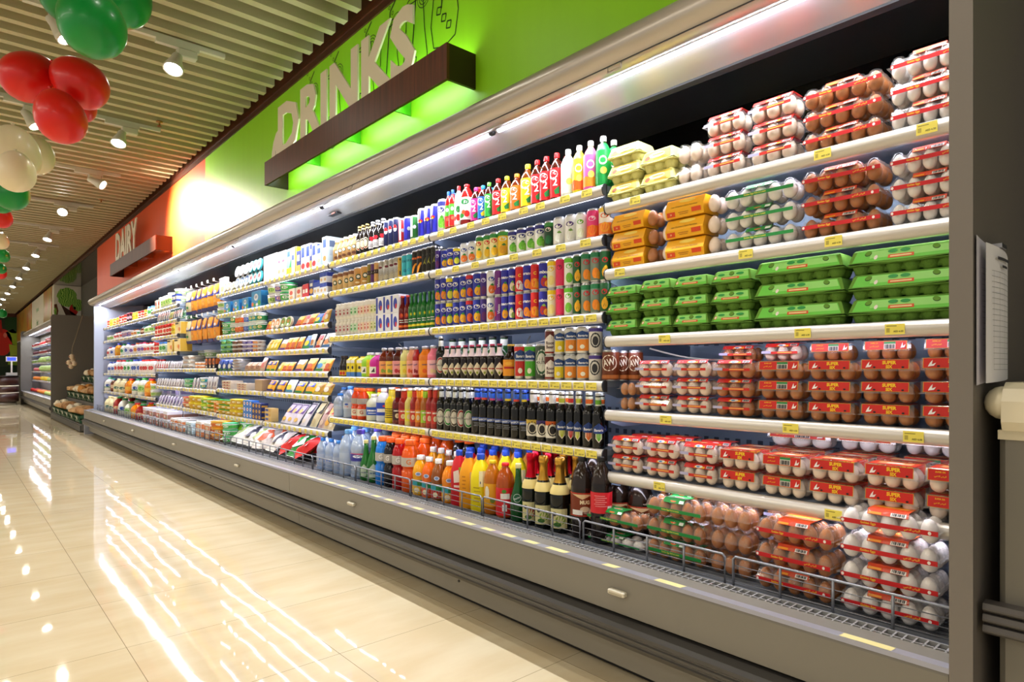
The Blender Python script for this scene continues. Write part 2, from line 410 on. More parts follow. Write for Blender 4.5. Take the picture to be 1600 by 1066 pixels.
# back wall picture: giant tomato and long peppers
r = empty('tomato_mural', (0, YE-0.1, 0))
def backpt(px, py, d=0.0):
    t_ = (px-CX)/F; k_ = (SA*t_*0+1)  # plane y = YE-0.1
    dist = (YE-0.1)/(CA-SA*t_); return (dist*(SA+CA*t_), HC-(py-HY)*dist/F)
mb = MB(); a0 = backpt(-14, 490); a1 = backpt(40, 640); mb.box(-3.5, 2.2, -0.02, 0.0, 0.2, 3.4, mat('22361A', 0.5)); mb.build('backing_board', r)
def bp(pts): return [backpt(*p) for p in pts]
def ringp(cx, cy, rx, ry, n=18): return [(cx+rx*cos(2*pi*i/n), cy-ry*sin(2*pi*i/n)) for i in range(n)]
for nm, ds in (('avocado_picture', [('p', bp(ringp(22, 505, 15, 16)), '1E4A1A')]),
               ('pepper_picture', [('p', bp([(8, 520), (20, 514), (38, 532), (38, 545), (20, 538)]), '9AB82A'), ('p', bp([(14, 538), (38, 542), (38, 556), (16, 556)]), 'B4C63A'), ('p', bp([(14, 556), (38, 560), (38, 572), (12, 570)]), '86A824')]),
               ('tomato_picture', [('p', bp(ringp(4, 535, 15, 21)), 'D8281A'), ('p', bp([(-2, 500), (2, 500), (4, 520), (-2, 520)]), 'C02018'), ('p', bp(ringp(8, 524, 3, 4)), 'F08070')]),
               ('cucumber_picture', [('p', bp([(-6, 574), (38, 570), (38, 588), (-6, 588)]), '14301A')])):
    m2 = MB(); put_decals(m2, ds, lambda u, v, e: (u, -0.02-e*4, v)); m2.build(nm, r)
tag(r, 'giant tomato and pepper picture on the end wall of the shop', 'mural')
# ================================================================ refrigerated cases
PANEL = mat('7C786F', 0.42, spec=0.35); BUMP = mat('3C3A38', 0.3, spec=0.5); PLINTH = mat('15130F', 0.6)
ALU = mat('B8B0A6', 0.3, metal=0.55); GREY = mat('8A8C94', 0.35, metal=0.3); DARKM = mat('33353A', 0.4, metal=0.3)
SOFFIT = mat('B4B8C0', 0.3, metal=0.25); BLACKG = mat('08080A', 0.06, coat=0.6); SLATE = mat('72829A', 0.4, metal=0.2)
RAIL = mat('D0CAC0', 0.22, metal=0.15, coat=0.4); WIRE = mat('8E9096', 0.35, metal=0.5); POSTM = mat('77716B', 0.45, spec=0.35)
TUBE = emis('F2F0FF', 9.0); TUBE2 = emis('F6F0FF', 13.0)
def back_mat():
    m, n, l = newmat('slotted_back_panel'); b = n['Principled BSDF']; b.inputs['Roughness'].default_value = 0.4; b.inputs['Metallic'].default_value = 0.2
    tc = n.new('ShaderNodeTexCoord'); sep = n.new('ShaderNodeSeparateXYZ'); l.new(tc.outputs['Object'], sep.inputs[0])
    def band(out, pitch, frac):
        d = n.new('ShaderNodeMath'); d.operation = 'DIVIDE'; d.inputs[1].default_value = pitch; l.new(sep.outputs[out], d.inputs[0])
        f = n.new('ShaderNodeMath'); f.operation = 'FRACT'; l.new(d.outputs[0], f.inputs[0])
        g = n.new('ShaderNodeMath'); g.operation = 'LESS_THAN'; g.inputs[1].default_value = frac; l.new(f.outputs[0], g.inputs[0]); return g
    a, c = band('Y', 0.052, 0.45), band('Z', 0.11, 0.22)
    mu = n.new('ShaderNodeMath'); mu.operation = 'MULTIPLY'; l.new(a.outputs[0], mu.inputs[0]); l.new(c.outputs[0], mu.inputs[1])
    mix = n.new('ShaderNodeMix'); mix.data_type = 'RGBA'; mix.inputs[6].default_value = hexc('8A9CB4'); mix.inputs[7].default_value = hexc('3A4658')
    l.new(mu.outputs[0], mix.inputs[0]); l.new(mix.outputs[2], b.inputs['Base Color']); return m
BACKP = back_mat(); GRW = mat('A8A8A8', 0.35, metal=0.2)
def case(Ya, Yb, label, seams, handles, hooks, xo=0.0, detail=True):
    r = empty('refrigerated_case', (1.75+xo, (Ya+Yb)/2, 0)); ox, oy = 1.75+xo, (Ya+Yb)/2
    def part(mb, name, **k):
        mb.xf(Matrix.Translation((-1.75, -oy, 0))); return mb.build(name, r, **k)
    m = MB(); m.box(1.84, 2.7, Ya, Yb, 0, 0.045, PLINTH); part(m, 'plinth')
    e = [Ya]+seams+[Yb]
    for i in range(len(e)-1):
        a, b = e[i]+0.0015, e[i+1]-0.0015
        m = MB(); m.prism([(1.70, 0.415), (1.695, 0.40), (1.70, 0.27), (1.73, 0.255), (1.80, 0.255), (1.80, 0.415)], a, b, PANEL); part(m, 'front_panel')
        m = MB(); m.prism([(1.757, 0.16), (1.77, 0.05), (1.80, 0.045), (1.86, 0.045), (1.86, 0.17), (1.76, 0.17)], a, b, PANEL); part(m, 'lower_panel')
    m = MB(); pr = [(1.70, 0.258), (1.672, 0.250), (1.660, 0.238), (1.660, 0.226), (1.666, 0.222), (1.666, 0.217), (1.662, 0.213), (1.664, 0.204), (1.670, 0.200), (1.670, 0.195), (1.666, 0.191), (1.68, 0.172), (1.71, 0.165), (1.80, 0.17), (1.80, 0.258)]
    m.prism(pr, Ya, Yb, BUMP); part(m, 'bumper_rail')
    m = MB(); m.prism([(1.692, 0.408), (1.694, 0.420), (1.738, 0.415), (1.738, 0.40)], Ya, Yb, mat('A4A4AE', 0.28, metal=0.2)); part(m, 'front_lip')
    m = MB(); m.box(1.80, 2.60, Ya, Yb, 0.06, 0.33, mat('26282C', 0.6)); part(m, 'tank')
    m = MB(); m.box(2.60, 2.66, Ya, Yb, 0.2, 1.90, BACKP); part(m, 'back_panel')
    m = MB(); m.box(2.585, 2.66, Ya, Yb, 1.90, 2.34, BLACKG); part(m, 'upper_back_panel')
    # canopy: rounded metal front, dark soffit, grey light board, closed top
    pr = []
    for i in range(11):
        q = -pi*0.62+pi*1.24*i/10; pr.append((1.835-0.085*cos(q), 2.262+0.066*sin(q)))
    pr = [(1.86, 2.205)]+pr+[(1.86, 2.325)]
    m = MB(); m.prism(pr, Ya, Yb, ALU, smooth=True); part(m, 'canopy_front')
    m = MB(); m.prism([(1.79, 2.203), (1.905, 2.24), (1.905, 2.26), (1.79, 2.22)], Ya, Yb, mat('4A4A4C', 0.3, metal=0.3)); part(m, 'dark_soffit')
    m = MB(); m.prism([(1.905, 2.24), (2.055, 2.180), (2.055, 2.21), (1.905, 2.27)], Ya, Yb, SOFFIT); part(m, 'light_board')
    m = MB(); m.prism([(2.055, 2.172), (2.078, 2.165), (2.09, 2.20), (2.055, 2.21)], Ya, Yb, mat('202124', 0.5)); part(m, 'air_outlet')
    m = MB(); m.prism([(2.09, 2.19), (2.60, 2.26), (2.60, 2.34), (1.86, 2.325), (1.86, 2.29), (2.05, 2.27)], Ya, Yb, mat('141416', 0.3)); part(m, 'canopy_top')
    y = Ya+0.04
    while y < Yb-0.2:
        y2 = min(y+1.82, Yb-0.04); m = MB(); m.tube([(1.918, y+0.02, 2.224), (1.918, y2-0.02, 2.224)], 0.0115, TUBE, 8); part(m, 'light_tube', label='glowing white light tube')
        m = MB(); m.tube([(1.918, y-0.004, 2.226), (1.918, y+0.022, 2.226)], 0.015, DARKM, 6); part(m, 'tube_holder'); y = y2+0.02
    # deck
    m = MB()
    yy = Ya+0.01
    step = 0.024 if detail else 0.08
    while yy < Yb-0.01:
        m.box(1.738, 1.862, yy, yy+0.0045, 0.398, 0.4105, GRW); yy += step
    for xx in (1.742, 1.782, 1.82, 1.858): m.box(xx, xx+0.0045, Ya, Yb, 0.400, 0.4115, GRW)
    m.box(1.738, 1.862, Ya, Yb, 0.345, 0.35, mat('101114', 0.7))
    part(m, 'air_intake_grille')
    m = MB(); m.box(1.864, 2.56, Ya, Yb, 0.385, 0.392, mat('5E646E', 0.4, metal=0.4))
    for j in range(24): m.box(1.87+j*0.028, 1.874+j*0.028, Ya, Yb, 0.392, 0.398, WIRE)
    part(m, 'wire_deck')
    for h in handles:
        m = MB(); m.bbox(1.676, 1.698, h-0.035, h+0.035, 0.335, 0.352, 'CFC8B4', 0.003); m.box(1.675, 1.677, h-0.028, h+0.028, 0.338, 0.344, 'A8A08C'); part(m, 'label_holder', label='small cream plate on the front panel')
    for h in hooks:
        m = MB(); m.tube([(1.795, h-0.03, 2.215), (1.795, h-0.03, 2.185), (1.795, h+0.03, 2.185), (1.795, h+0.03, 2.215)], 0.0045, ALU, 6); part(m, 'pull_hook')
    return r, part
seams = [4.16, 7.91, 11.66]
r, part = case(Y0, Y1, '', seams, [1.36, 3.26, 5.17, 7.06, 9.0, 10.95], [1.46, 3.49, 5.5, 7.6, 9.6, 11.5])
for yc in (Y0-0.023, Y1+0.023):
    m = MB(); m.prism([(1.69, 0.0), (1.69, 2.30), (1.72, 2.36), (2.70, 2.36), (2.70, 0.0)] if yc < 1 else [(1.70, 0.0), (1.70, .41), (1.84, .43), (1.84, 2.25), (1.86, 2.36), (2.70, 2.36), (2.70, 0.0)], yc-0.0225, yc+0.0225, POSTM if yc < 1 else mat('9AA0B2', 0.35, metal=0.1)); part(m, 'end_panel')
for yy, zz in ((0.9, .13), (2.35, .12), (4.05, .13), (4.27, .13), (6.1, .12)):
    m = MB(); m.lathe([(0.006, 0), (0.006, 0.004)], '0A0A0A', 8); m.xf(Matrix.Translation((1.762, yy, zz)) @ Matrix.Rotation(-pi/2, 4, 'Y')); part(m, 'drain_hole')
m = MB(); m.bbox(1.99, 2.03, 4.06, 4.20, 2.186, 2.198, DARKM, 0.003); m.box(1.985, 1.992, 4.08, 4.13, 2.186, 2.197, '9A5A3A'); part(m, 'thermostat')
yk = 0.6; i = 0
for yk, wk in [(0.53, .12), (1.12, .10), (1.38, .06), (1.62, .10)]+[(1.78+0.135*q, .07) for q in range(17)]:
    m = MB(); m.add([(1.697, yk, .4202), (1.697, yk+wk, .4202), (1.735, yk+wk, .4160), (1.735, yk, .4160)], [(0, 3, 2, 1)], 'E8DC9A'); part(m, 'price_label', label='yellow price label on the front lip')
tag(r, 'long grey open refrigerated case stocked with drinks, dairy and eggs', 'refrigerated case')
r, part = case(17.7, 26.0, '', [20.2, 22.7], [19, 21.5, 24], [], detail=False)
m = MB(); m.prism([(1.69, 0.0), (1.69, 2.30), (1.72, 2.36), (2.85, 2.36), (2.85, 0.0)], 17.66, 17.7, mat('6A6660', 0.4)); part(m, 'end_panel')
m = MB(); m.prism([(1.69, 0.0), (1.69, 2.30), (1.72, 2.36), (2.7, 2.36), (2.7, 0.0)], 26.0, 26.04, mat('6A6660', 0.4)); part(m, 'end_panel')
tag(r, 'far cold case of fruit and vegetables behind a grey end panel', 'refrigerated case')

# ---------------------------------------------------------------- shelves
ORD = ['top', 'second', 'third', 'fourth', 'fifth', 'sixth', 'seventh']
def tag_decals(w, n=1):
    return []
TAGM = MB(); TAGM.box(-0.0006, 0, -0.5, 0.5, -0.5, 0.5, 'F0E060')
put_decals(TAGM, [('r', -0.42, 0.1, 0.25, 0.32, '8A7A30'), ('r', -0.42, -0.25, -0.3, 0.1, 'B8A848'), ('t', 'AED 6.50', 0.18, -0.22, 0.17, '4A4228', 0.5)], lambda u, v, e: (-0.0006-e, -u, v))
TAGMESH = TAGM.mesh('price_tag')
shelf_n = 0
def shelf(ya, yb, z, what, tags, depth=0.5, xf=XF, light=True, cap=None, tagw=0.055, endl=False, endr=False):
    """one module of shelf: board, rounded front rail, price tags, brackets, light strip"""
    global shelf_n
    shelf_n += 1; yc = (ya+yb)/2
    r = empty('shelf', (xf, yc, z)); T = Matrix.Translation((-xf, -yc, -z))
    def part(mb, name, **k): mb.xf(T); return mb.build(name, r, **k)
    a, b = ya+0.004, yb-0.004
    m = MB(); m.box(xf+0.02, xf+depth, a, b, z-0.028, z-0.004, mat('8C9AAE', 0.35, metal=0.2)); part(m, 'board')
    pr = [(xf+0.022, z-0.002), (xf+0.008, z-0.001), (xf-0.001, z-0.006), (xf-0.007, z-0.016), (xf-0.008, z-0.028), (xf-0.003, z-0.040), (xf+0.006, z-0.046), (xf+0.022, z-0.046)]
    m = MB(); m.prism(pr, a, b, RAIL, smooth=True, caps=True); part(m, 'price_rail')
    m = MB(); pe = [(x-0.0015*(1 if x < xf+0.01 else 0), q-(0.0015 if q < z-0.03 else -0.0015)) for x, q in pr]
    for y_ in (ya, yb-0.005): m = MB(); m.prism(pe, y_, y_+0.005, DARKM); part(m, 'rail_end_cap')
    for y_ in (a+0.004, b-0.008):
        m = MB(); m.prism([(xf+0.024, z-0.028), (xf+0.024, z-0.055), (xf+0.10, z-0.075), (xf+depth+0.1, z-0.085), (xf+depth+0.1, z-0.028)], y_, y_+0.004, SLATE); part(m, 'bracket')
    if light:
        m = MB(); m.tube([(xf+0.034, a+0.03, z-0.036), (xf+0.034, b-0.03, z-0.036)], 0.006, TUBE2, 6); part(m, 'light_strip', label='glowing light strip under the shelf edge')
    for t_ in tags:
        y_, wt = (t_, tagw) if not isinstance(t_, tuple) else t_
        o = bpy.data.objects.new('price_tag', TAGMESH); COL.objects.link(o); o.parent = r
        o.location = (-0.0095, y_-yc, -0.024); o.scale = (1, wt, 0.030); o.rotation_euler = (0, 0, 0)
    tag(r, what, 'shelf', 'shelves of the long refrigerated case'); return r
AZ = [1.778, 1.509, 1.238, 0.94, 0.69]
BZ = [1.858, 1.652, 1.337, 1.057, 0.776]
CZ = [1.858, 1.651, 1.44, 1.261, 1.09, 0.92, 0.668]
DZ = [1.86, 1.694, 1.518, 1.315, 1.118, 0.90, 0.672]
EZ = [1.83, 1.60, 1.33, 1.05, 0.74]
def tg(pxs, w): return [(ypx(p, XF-0.01), w) for p in pxs]
ATAGS = [[1012, 1285, 1448], [1175, 1302], [1245, 1395], [1050, 1235, 1425], [1040]]
ATAGS = [[992, 1285, 1448], [968, 1165, 1302], [1038, 1254, 1398], [1040, 1235, 1427], [1030, 1302]]
for i, z in enumerate(AZ): shelf(0.42, 1.66, z, '%s shelf of the egg section, beside the right end panel' % ORD[i], tg(ATAGS[i], 0.05))
def run(a, b, n, jit=0.0, w=None): return [(a+(b-a)*(k+0.5)/n+rnd.uniform(-jit, jit), w or (0.058 if b < 4.15 else 0.036)) for k in range(n)]
for i, z in enumerate(BZ):
    nr = [9, 8, 17, 17, 18][i]; nl = [14, 14, 17, 16, 17][i]
    shelf(1.665, 2.91, z, '%s drinks shelf beside the egg section' % ORD[i], run(1.69, 2.88, nr, 0.0 if nr > 12 else 0.02), endr=True)
    shelf(2.91, 4.155, z, '%s drinks shelf beside the dairy section' % ORD[i], run(2.94, 4.13, nl, 0), endl=True)
for i, z in enumerate(CZ):
    shelf(4.16, 5.41, z, '%s cheese and milk shelf beside the drinks section' % ORD[i], run(4.18, 5.38, 12), tagw=.04)
    shelf(5.41, 6.66, z, '%s dairy shelf between cheeses and hanging cheese bags' % ORD[i], run(5.43, 6.63, 12))
for i, z in enumerate(DZ):
    shelf(7.91, 9.16, z, '%s shelf of the tub section left of hanging bags' % ORD[i], run(7.95, 9.1, 7), xf=XF if i > 3 else XF-0.05)
    if i > 3: shelf(6.66, 7.91, z, '%s of three low shelves under the hanging cheese bags' % ['', '', '', '', 'highest', 'middle', 'lowest'][i], run(6.7, 7.88, 10))
for i, z in enumerate(EZ):
    for j in range(3):
        shelf(9.16+1.25*j, 10.41+1.25*j, z, '%s yoghurt shelf, %s of three at that height' % (ORD[i], ['rightmost', 'middle', 'leftmost'][j]), run(9.2+1.25*j, 10.38+1.25*j, 4), light=(j != 1 or i < 4))
# cables under two drinks shelves and one egg shelf
for nm, pts in (('below the third drinks shelf at the dairy end', [(2.45, 4.0, 1.29), (2.35, 3.7, 1.22), (2.3, 3.4, 1.20), (2.4, 3.15, 1.24), (2.5, 3.1, 1.27)]),
                ('below the third drinks shelf near the eggs', [(2.45, 2.6, 1.29), (2.35, 2.5, 1.24), (2.3, 2.2, 1.27), (2.3, 1.98, 1.28), (2.36, 1.95, 1.20)]),
                ('below the third egg shelf', [(2.2, 1.6, 1.19), (2.25, 1.45, 1.15), (2.3, 1.3, 1.14), (2.45, 1.15, 1.16), (2.5, 1.12, 1.10), (2.45, 1.05, 1.07)])):
    P3 = [Vector(p) for p in pts]; q = []
    for k in range(len(P3)-1):
        p0 = P3[max(0, k-1)]; p1 = P3[k]; p2 = P3[k+1]; p3 = P3[min(len(P3)-1, k+2)]
        for s_ in range(5):
            u = s_/5.0; q.append(0.5*((2*p1)+(-p0+p2)*u+(2*p0-5*p1+4*p2-p3)*u*u+(-p0+3*p1-3*p2+p3)*u**3))
    q.append(P3[-1]); m = MB(); m.tube(q, 0.004, 'E4E2DA', 6); tag(m.build('lighting_cable'), 'thin white cable drooping '+nm, 'cable')
# ---------------------------------------------------------------- wire fences along the deck
def fence_proto():
    r = empty('wire_fence'); L = 0.615
    m = MB(); m.tube([(0, 0, 0.003), (0, 0, 0.092), (0, 0.008, 0.10), (0, L-0.008, 0.10), (0, L, 0.092), (0, L, 0.003)], 0.0042, WIRE, 6); m.build('frame', r)
    for k in range(3):
        m = MB(); z = 0.02+0.026*k; m.tube([(0.001, 0, z), (0.001, L, z)], 0.0016, WIRE, 5); m.build('thin_wire', r)
    for k in range(3):
        m = MB(); y_ = L*(k+1)/4; m.tube([(0, y_, 0), (0, y_, 0.10)], 0.0042, WIRE, 6); m.build('upright', r)
    return learn(r)
fp = fence_proto()
fpos = [0.43, 1.075]+[1.71+0.628*k for k in range(18)]
for k, y in enumerate(fpos):
    o = fp if k == 0 else copy_tree(fp); o.location = (1.885, y, 0.398)
    wh = ['beside the right end panel', 'below the green-banded egg packs'][k] if k < 2 else ('%s drinks fence from the eggs' % ['first', 'second', 'third', 'fourth'][k-2] if k < 6 else '%s dairy fence from the drinks' % ['first', 'second', 'third', 'fourth', 'fifth', 'sixth', 'seventh', 'eighth', 'ninth', 'tenth', 'eleventh', 'twelfth', 'thirteenth', 'fourteenth'][k-6])
    tag(o, 'low grey wire fence on the deck, '+wh, 'wire fence', 'wire fences along the deck')
# ================================================================ signs
def sign(ya, yb, word, label, zb=2.675, zt=2.872, xs=2.0, hz=0.42, lw=None, lc=None, icon=True, nrib=4, lit=True):
    r = empty('sign_box', (XW, (ya+yb)/2, zb)); T = Matrix.Translation((-XW, -(ya+yb)/2, -zb))
    def part(mb, name, **k): mb.xf(T); return mb.build(name, r, **k)
    m = MB(); m.box(xs, xs+0.018, ya, yb, zb, zt, WOODV); part(m, 'front_board')
    for y_ in (ya, yb-0.018): m = MB(); m.box(xs+0.018, XW, y_, y_+0.018, zb, zt, mat('2E1610', 0.35)); part(m, 'side_board')
    for k in range(1, nrib):
        y_ = ya+(yb-ya)*k/nrib; m = MB(); m.box(xs+0.03, XW-0.002, y_, y_+0.012, zb+0.05, zt-0.03, mat('5AC81E', 0.4) if word == 'DRINKS' else mat('C8642E', 0.4)); part(m, 'rib')
    if lit: m = MB(); m.box(xs+0.06, xs+0.09, ya+0.03, yb-0.03, zt-0.055, zt-0.045, emis('E6FFF0', 10)); part(m, 'light_strip')
    # raised letters
    vs, fs, w = text_tris(word, 0.035)
    cw = lw/w; yc = (ya+yb)/2-0.06 if lc is None else lc; m = MB(); n = len(vs)
    fr = [(xs+0.055, yc-x*cw, zt+hz/2+y_*hz-0.004) for x, y_ in vs]; bk = [(xs+0.068, p[1], p[2]) for p in fr]
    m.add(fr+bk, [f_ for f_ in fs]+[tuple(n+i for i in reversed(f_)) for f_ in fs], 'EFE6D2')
    from collections import Counter
    ec = Counter()
    for f_ in fs:
        for i in range(len(f_)): ec[tuple(sorted((f_[i], f_[(i+1) % len(f_)])))] += 1
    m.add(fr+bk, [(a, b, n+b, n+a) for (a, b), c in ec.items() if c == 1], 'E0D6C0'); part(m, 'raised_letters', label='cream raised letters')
    if icon:
        m = MB(); yy = yb-0.13; put_decals(m, [('p', [(-yy-0.13, zt), (-yy-0.125, zt+0.09), (-yy-0.09, zt+0.17), (-yy-.03, zt+0.235), (-yy+0.05, zt+0.26), (-yy+0.12, zt+0.25), (-yy+0.12, zt)], 'EFE6D2'), ('r', -yy-0.06, -yy+0.05, zt+0.05, zt+0.055, '2A3A20'), ('r', -yy-0.04, -yy-0.035, zt+0.02, zt+0.09, '2A3A20')], lambda u, v, e: (xs+0.06-e, -u, v)); m.box(xs+0.062, xs+0.07, yy-0.1, yy+0.1, zt, zt+0.16, 'EFE6D2'); part(m, 'trolley_emblem')
    tag(r, label, 'sign'); return r
sign(2.78, 5.43, 'DRINKS', 'dark wooden box sign carrying the cream word DRINKS', lw=ypx(435, 2.06)-ypx(649, 2.06), lc=(ypx(435, 2.06)+ypx(649, 2.06))/2, hz=0.445)
ya = ypx(243, 2.0); yb = ypx(172, 2.0)
sign(ya, yb, 'DAIRY', 'dark wooden box sign carrying the cream word DAIRY', lw=ypx(181, 2.06)-ypx(214, 2.06), lc=(ypx(181, 2.06)+ypx(214, 2.06))/2, hz=0.50, nrib=3, icon=False, lit=False)
# line drawings printed on the lime wall (glasses, straws, bubbles)
r = empty('wall_drawing', (XW-0.002, 3.6, 3.0)); nd = 0
def stroke(mb, pts, w=0.008, c='123A1A'):
    for (a, b), (c2, d) in zip(pts[:-1], pts[1:]):
        L = sqrt((c2-a)**2+(d-b)**2)
        if L < 1e-6: continue
        nx, nz = -(d-b)/L*w/2, (c2-a)/L*w/2
        mb.add([(0, a+nx, b+nz), (0, c2+nx, d+nz), (0, c2-nx, d-nz), (0, a-nx, b-nz)], [(0, 1, 2, 3)], c)
def circ(cy, cz, ry, rz, n=14): return [(cy+ry*cos(2*pi*i/n), cz+rz*sin(2*pi*i/n)) for i in range(n+1)]
def glass_drawing(name, cy, cz, s, slices=True):
    m = MB()
    stroke(m, [(cy-0.09*s, cz+0.28*s), (cy-0.11*s, cz+0.05*s), (cy-0.14*s, cz-0.12*s), (cy-0.11*s, cz-0.26*s), (cy, cz-0.29*s), (cy+0.11*s, cz-0.26*s), (cy+0.14*s, cz-0.12*s), (cy+0.11*s, cz+0.05*s), (cy+0.09*s, cz+0.28*s)])
    stroke(m, circ(cy, cz+0.28*s, 0.09*s, 0.02*s))
    for q in range(3): stroke(m, [(cy+(-0.06+0.05*q+a)*s, cz+(-0.2+0.06*q+b)*s) for a, b in ((0, 0), (.04, .01), (.03, .05), (-.01, .04), (0, 0))])
    stroke(m, [(cy+0.03*s, cz-0.05*s), (cy-0.02*s, cz+0.36*s), (cy-0.10*s, cz+0.42*s)], 0.012)
    for q in range(4): stroke(m, circ(cy+0.04*q*s-0.05*s, cz+(0.34+0.05*q)*s, 0.012*s, 0.012*s, 8), 0.004)
    if slices:
        for a in (0.03, 0.05, 0.07): stroke(m, circ(cy-0.1*s, cz+0.25*s, a*s, a*s), 0.005)
    m.build(name, r)
glass_drawing('jar_drawing', -0.52, 0.32, 1.0, False)
for q, (yy, zz) in enumerate(((-0.2, 0.18), (0.12, 0.14), (0.45, 0.12), (0.95, 0.1), (1.38, 0.1))): glass_drawing('glass_drawing', yy, zz, 1.0)
tag(r, 'dark green line drawings of drink glasses on the lime wall', 'wall drawing')
# ================================================================ track lights
LAMPW = mat('D8D6C8', 0.35)
DISC = emis('FFFBEF', 30.0)
def spot_head(name='track_spotlight'):
    r = empty(name)
    m = MB(); m.box(-0.13, 0.13, -0.018, 0.018, 0.055, 0.085, LAMPW); m.build('track_adapter', r)
    m = MB(); m.bbox(-0.005, 0.115, -0.03, 0.03, -0.005, 0.055, LAMPW, 0.006); m.build('driver_box', r)
    hd = MB(); hd.lathe([(0.03, 0.0), (0.034, -0.02), (0.036, -0.05), (0.058, -0.13), (0.062, -0.16), (0.056, -0.16), (0.05, -0.14)], LAMPW, 16, cap=False); hd.lathe([(0.001, 0.001), (0.03, 0.0)], LAMPW, 16, cap=False)
    h = hd.build('lamp_head', r)
    d = MB(); d.lathe([(0.0005, -0.146), (0.053, -0.148)], DISC, 16, cap=False); d.build('lens', h, label='glowing round lens')
    j = MB(); j.tube([(0, 0, 0.03), (0, 0, -0.01)], 0.012, LAMPW, 8); j.build('swivel', r)
    return learn(r)
proto = spot_head(); n = 0
QQ = {}
for k in range(-3, 14):
    yt = 5.25+2.06*k
    m = MB(); m.box(-1.6, 1.62, yt-0.017, yt+0.017, 3.565, 3.60, LAMPW); tag(m.build('lighting_track'), 'white lighting track number %s down the ceiling' % ['one','two','three','four','five','six','seven','eight','nine','ten','eleven','twelve','thirteen','fourteen','fifteen','sixteen','seventeen'][k+3] if False else ('slim white lighting track nearest the camera' if k == -3 else 'slim white lighting track across the slats, %s along the ceiling' % ORDN(k+4)), 'lighting track', 'lighting tracks')
    for xi, xx in enumerate((1.28, 0.5, -1.2)):
        if k < -1 and xi == 1: pass
        o = proto if n == 0 else copy_tree(proto); n += 1
        o.location = (xx, yt, 3.48); o.scale = (1.15, 1.15, 1.0)
        aim = Vector((-0.25, -0.35, -0.9)) if xi == 0 else Vector((0.5, -0.25, -0.83))
        if k == 2 and xi == 0: aim = Vector((0.86, -0.52, -0.52))
        if k == 3 and xi == 0: aim = Vector((-0.35, -0.8, -0.45))
        if xi == 2: aim = Vector((0.3, 0.1, -0.95))
        aim.normalize(); q = Vector((0, 0, -1)).rotation_difference(aim)
        for ch in o.children:
            if ch.name.startswith('lamp_head'): ch.rotation_mode = 'QUATERNION'; ch.rotation_quaternion = q
        tag(o, 'white conical ceiling spotlight, %s of %s track along the ceiling' % (['right head', 'middle head', 'left head'][xi], ORDN(k+4)), 'spotlight', 'track spotlights')
        if xi == 1 and k % 2: continue
        L = bpy.data.lights.new('spot_beam', 'SPOT'); L.energy = SPOT_W*(19.0 if (k == 2 and xi == 0) else 1.0); L.color = (1.0, 0.89, 0.74); L.spot_size = radians(74 if not (k == 2 and xi == 0) else 110); L.spot_blend = 0.9 if k != 2 else 1.0; L.shadow_soft_size = 0.05
        lo = bpy.data.objects.new('spot_beam', L); COL.objects.link(lo); lo.location = Vector((xx, yt, 3.48))+aim*0.17
        lo.rotation_mode = 'QUATERNION'; lo.rotation_quaternion = q
# sprinkler heads
for (px, py) in ((249, 197), (158, 316)):
    t = (px-CX)/F; d = (3.56-HC)*F/(HY-py); X = d*(SA+CA*t); Y = d*(CA-SA*t)
    m = MB(); m.lathe([(0.035, 0.03), (0.03, 0.02), (0.008, 0.018), (0.008, -0.01), (0.02, -0.015), (0.02, -0.018)], 'm:A8784A', 12); o = m.build('fire_sprinkler'); o.location = (X, Y, 3.575)
    tag(o, 'small copper sprinkler head %s' % ('near the red balloons' if px > 200 else 'farther down the slatted ceiling'), 'sprinkler')
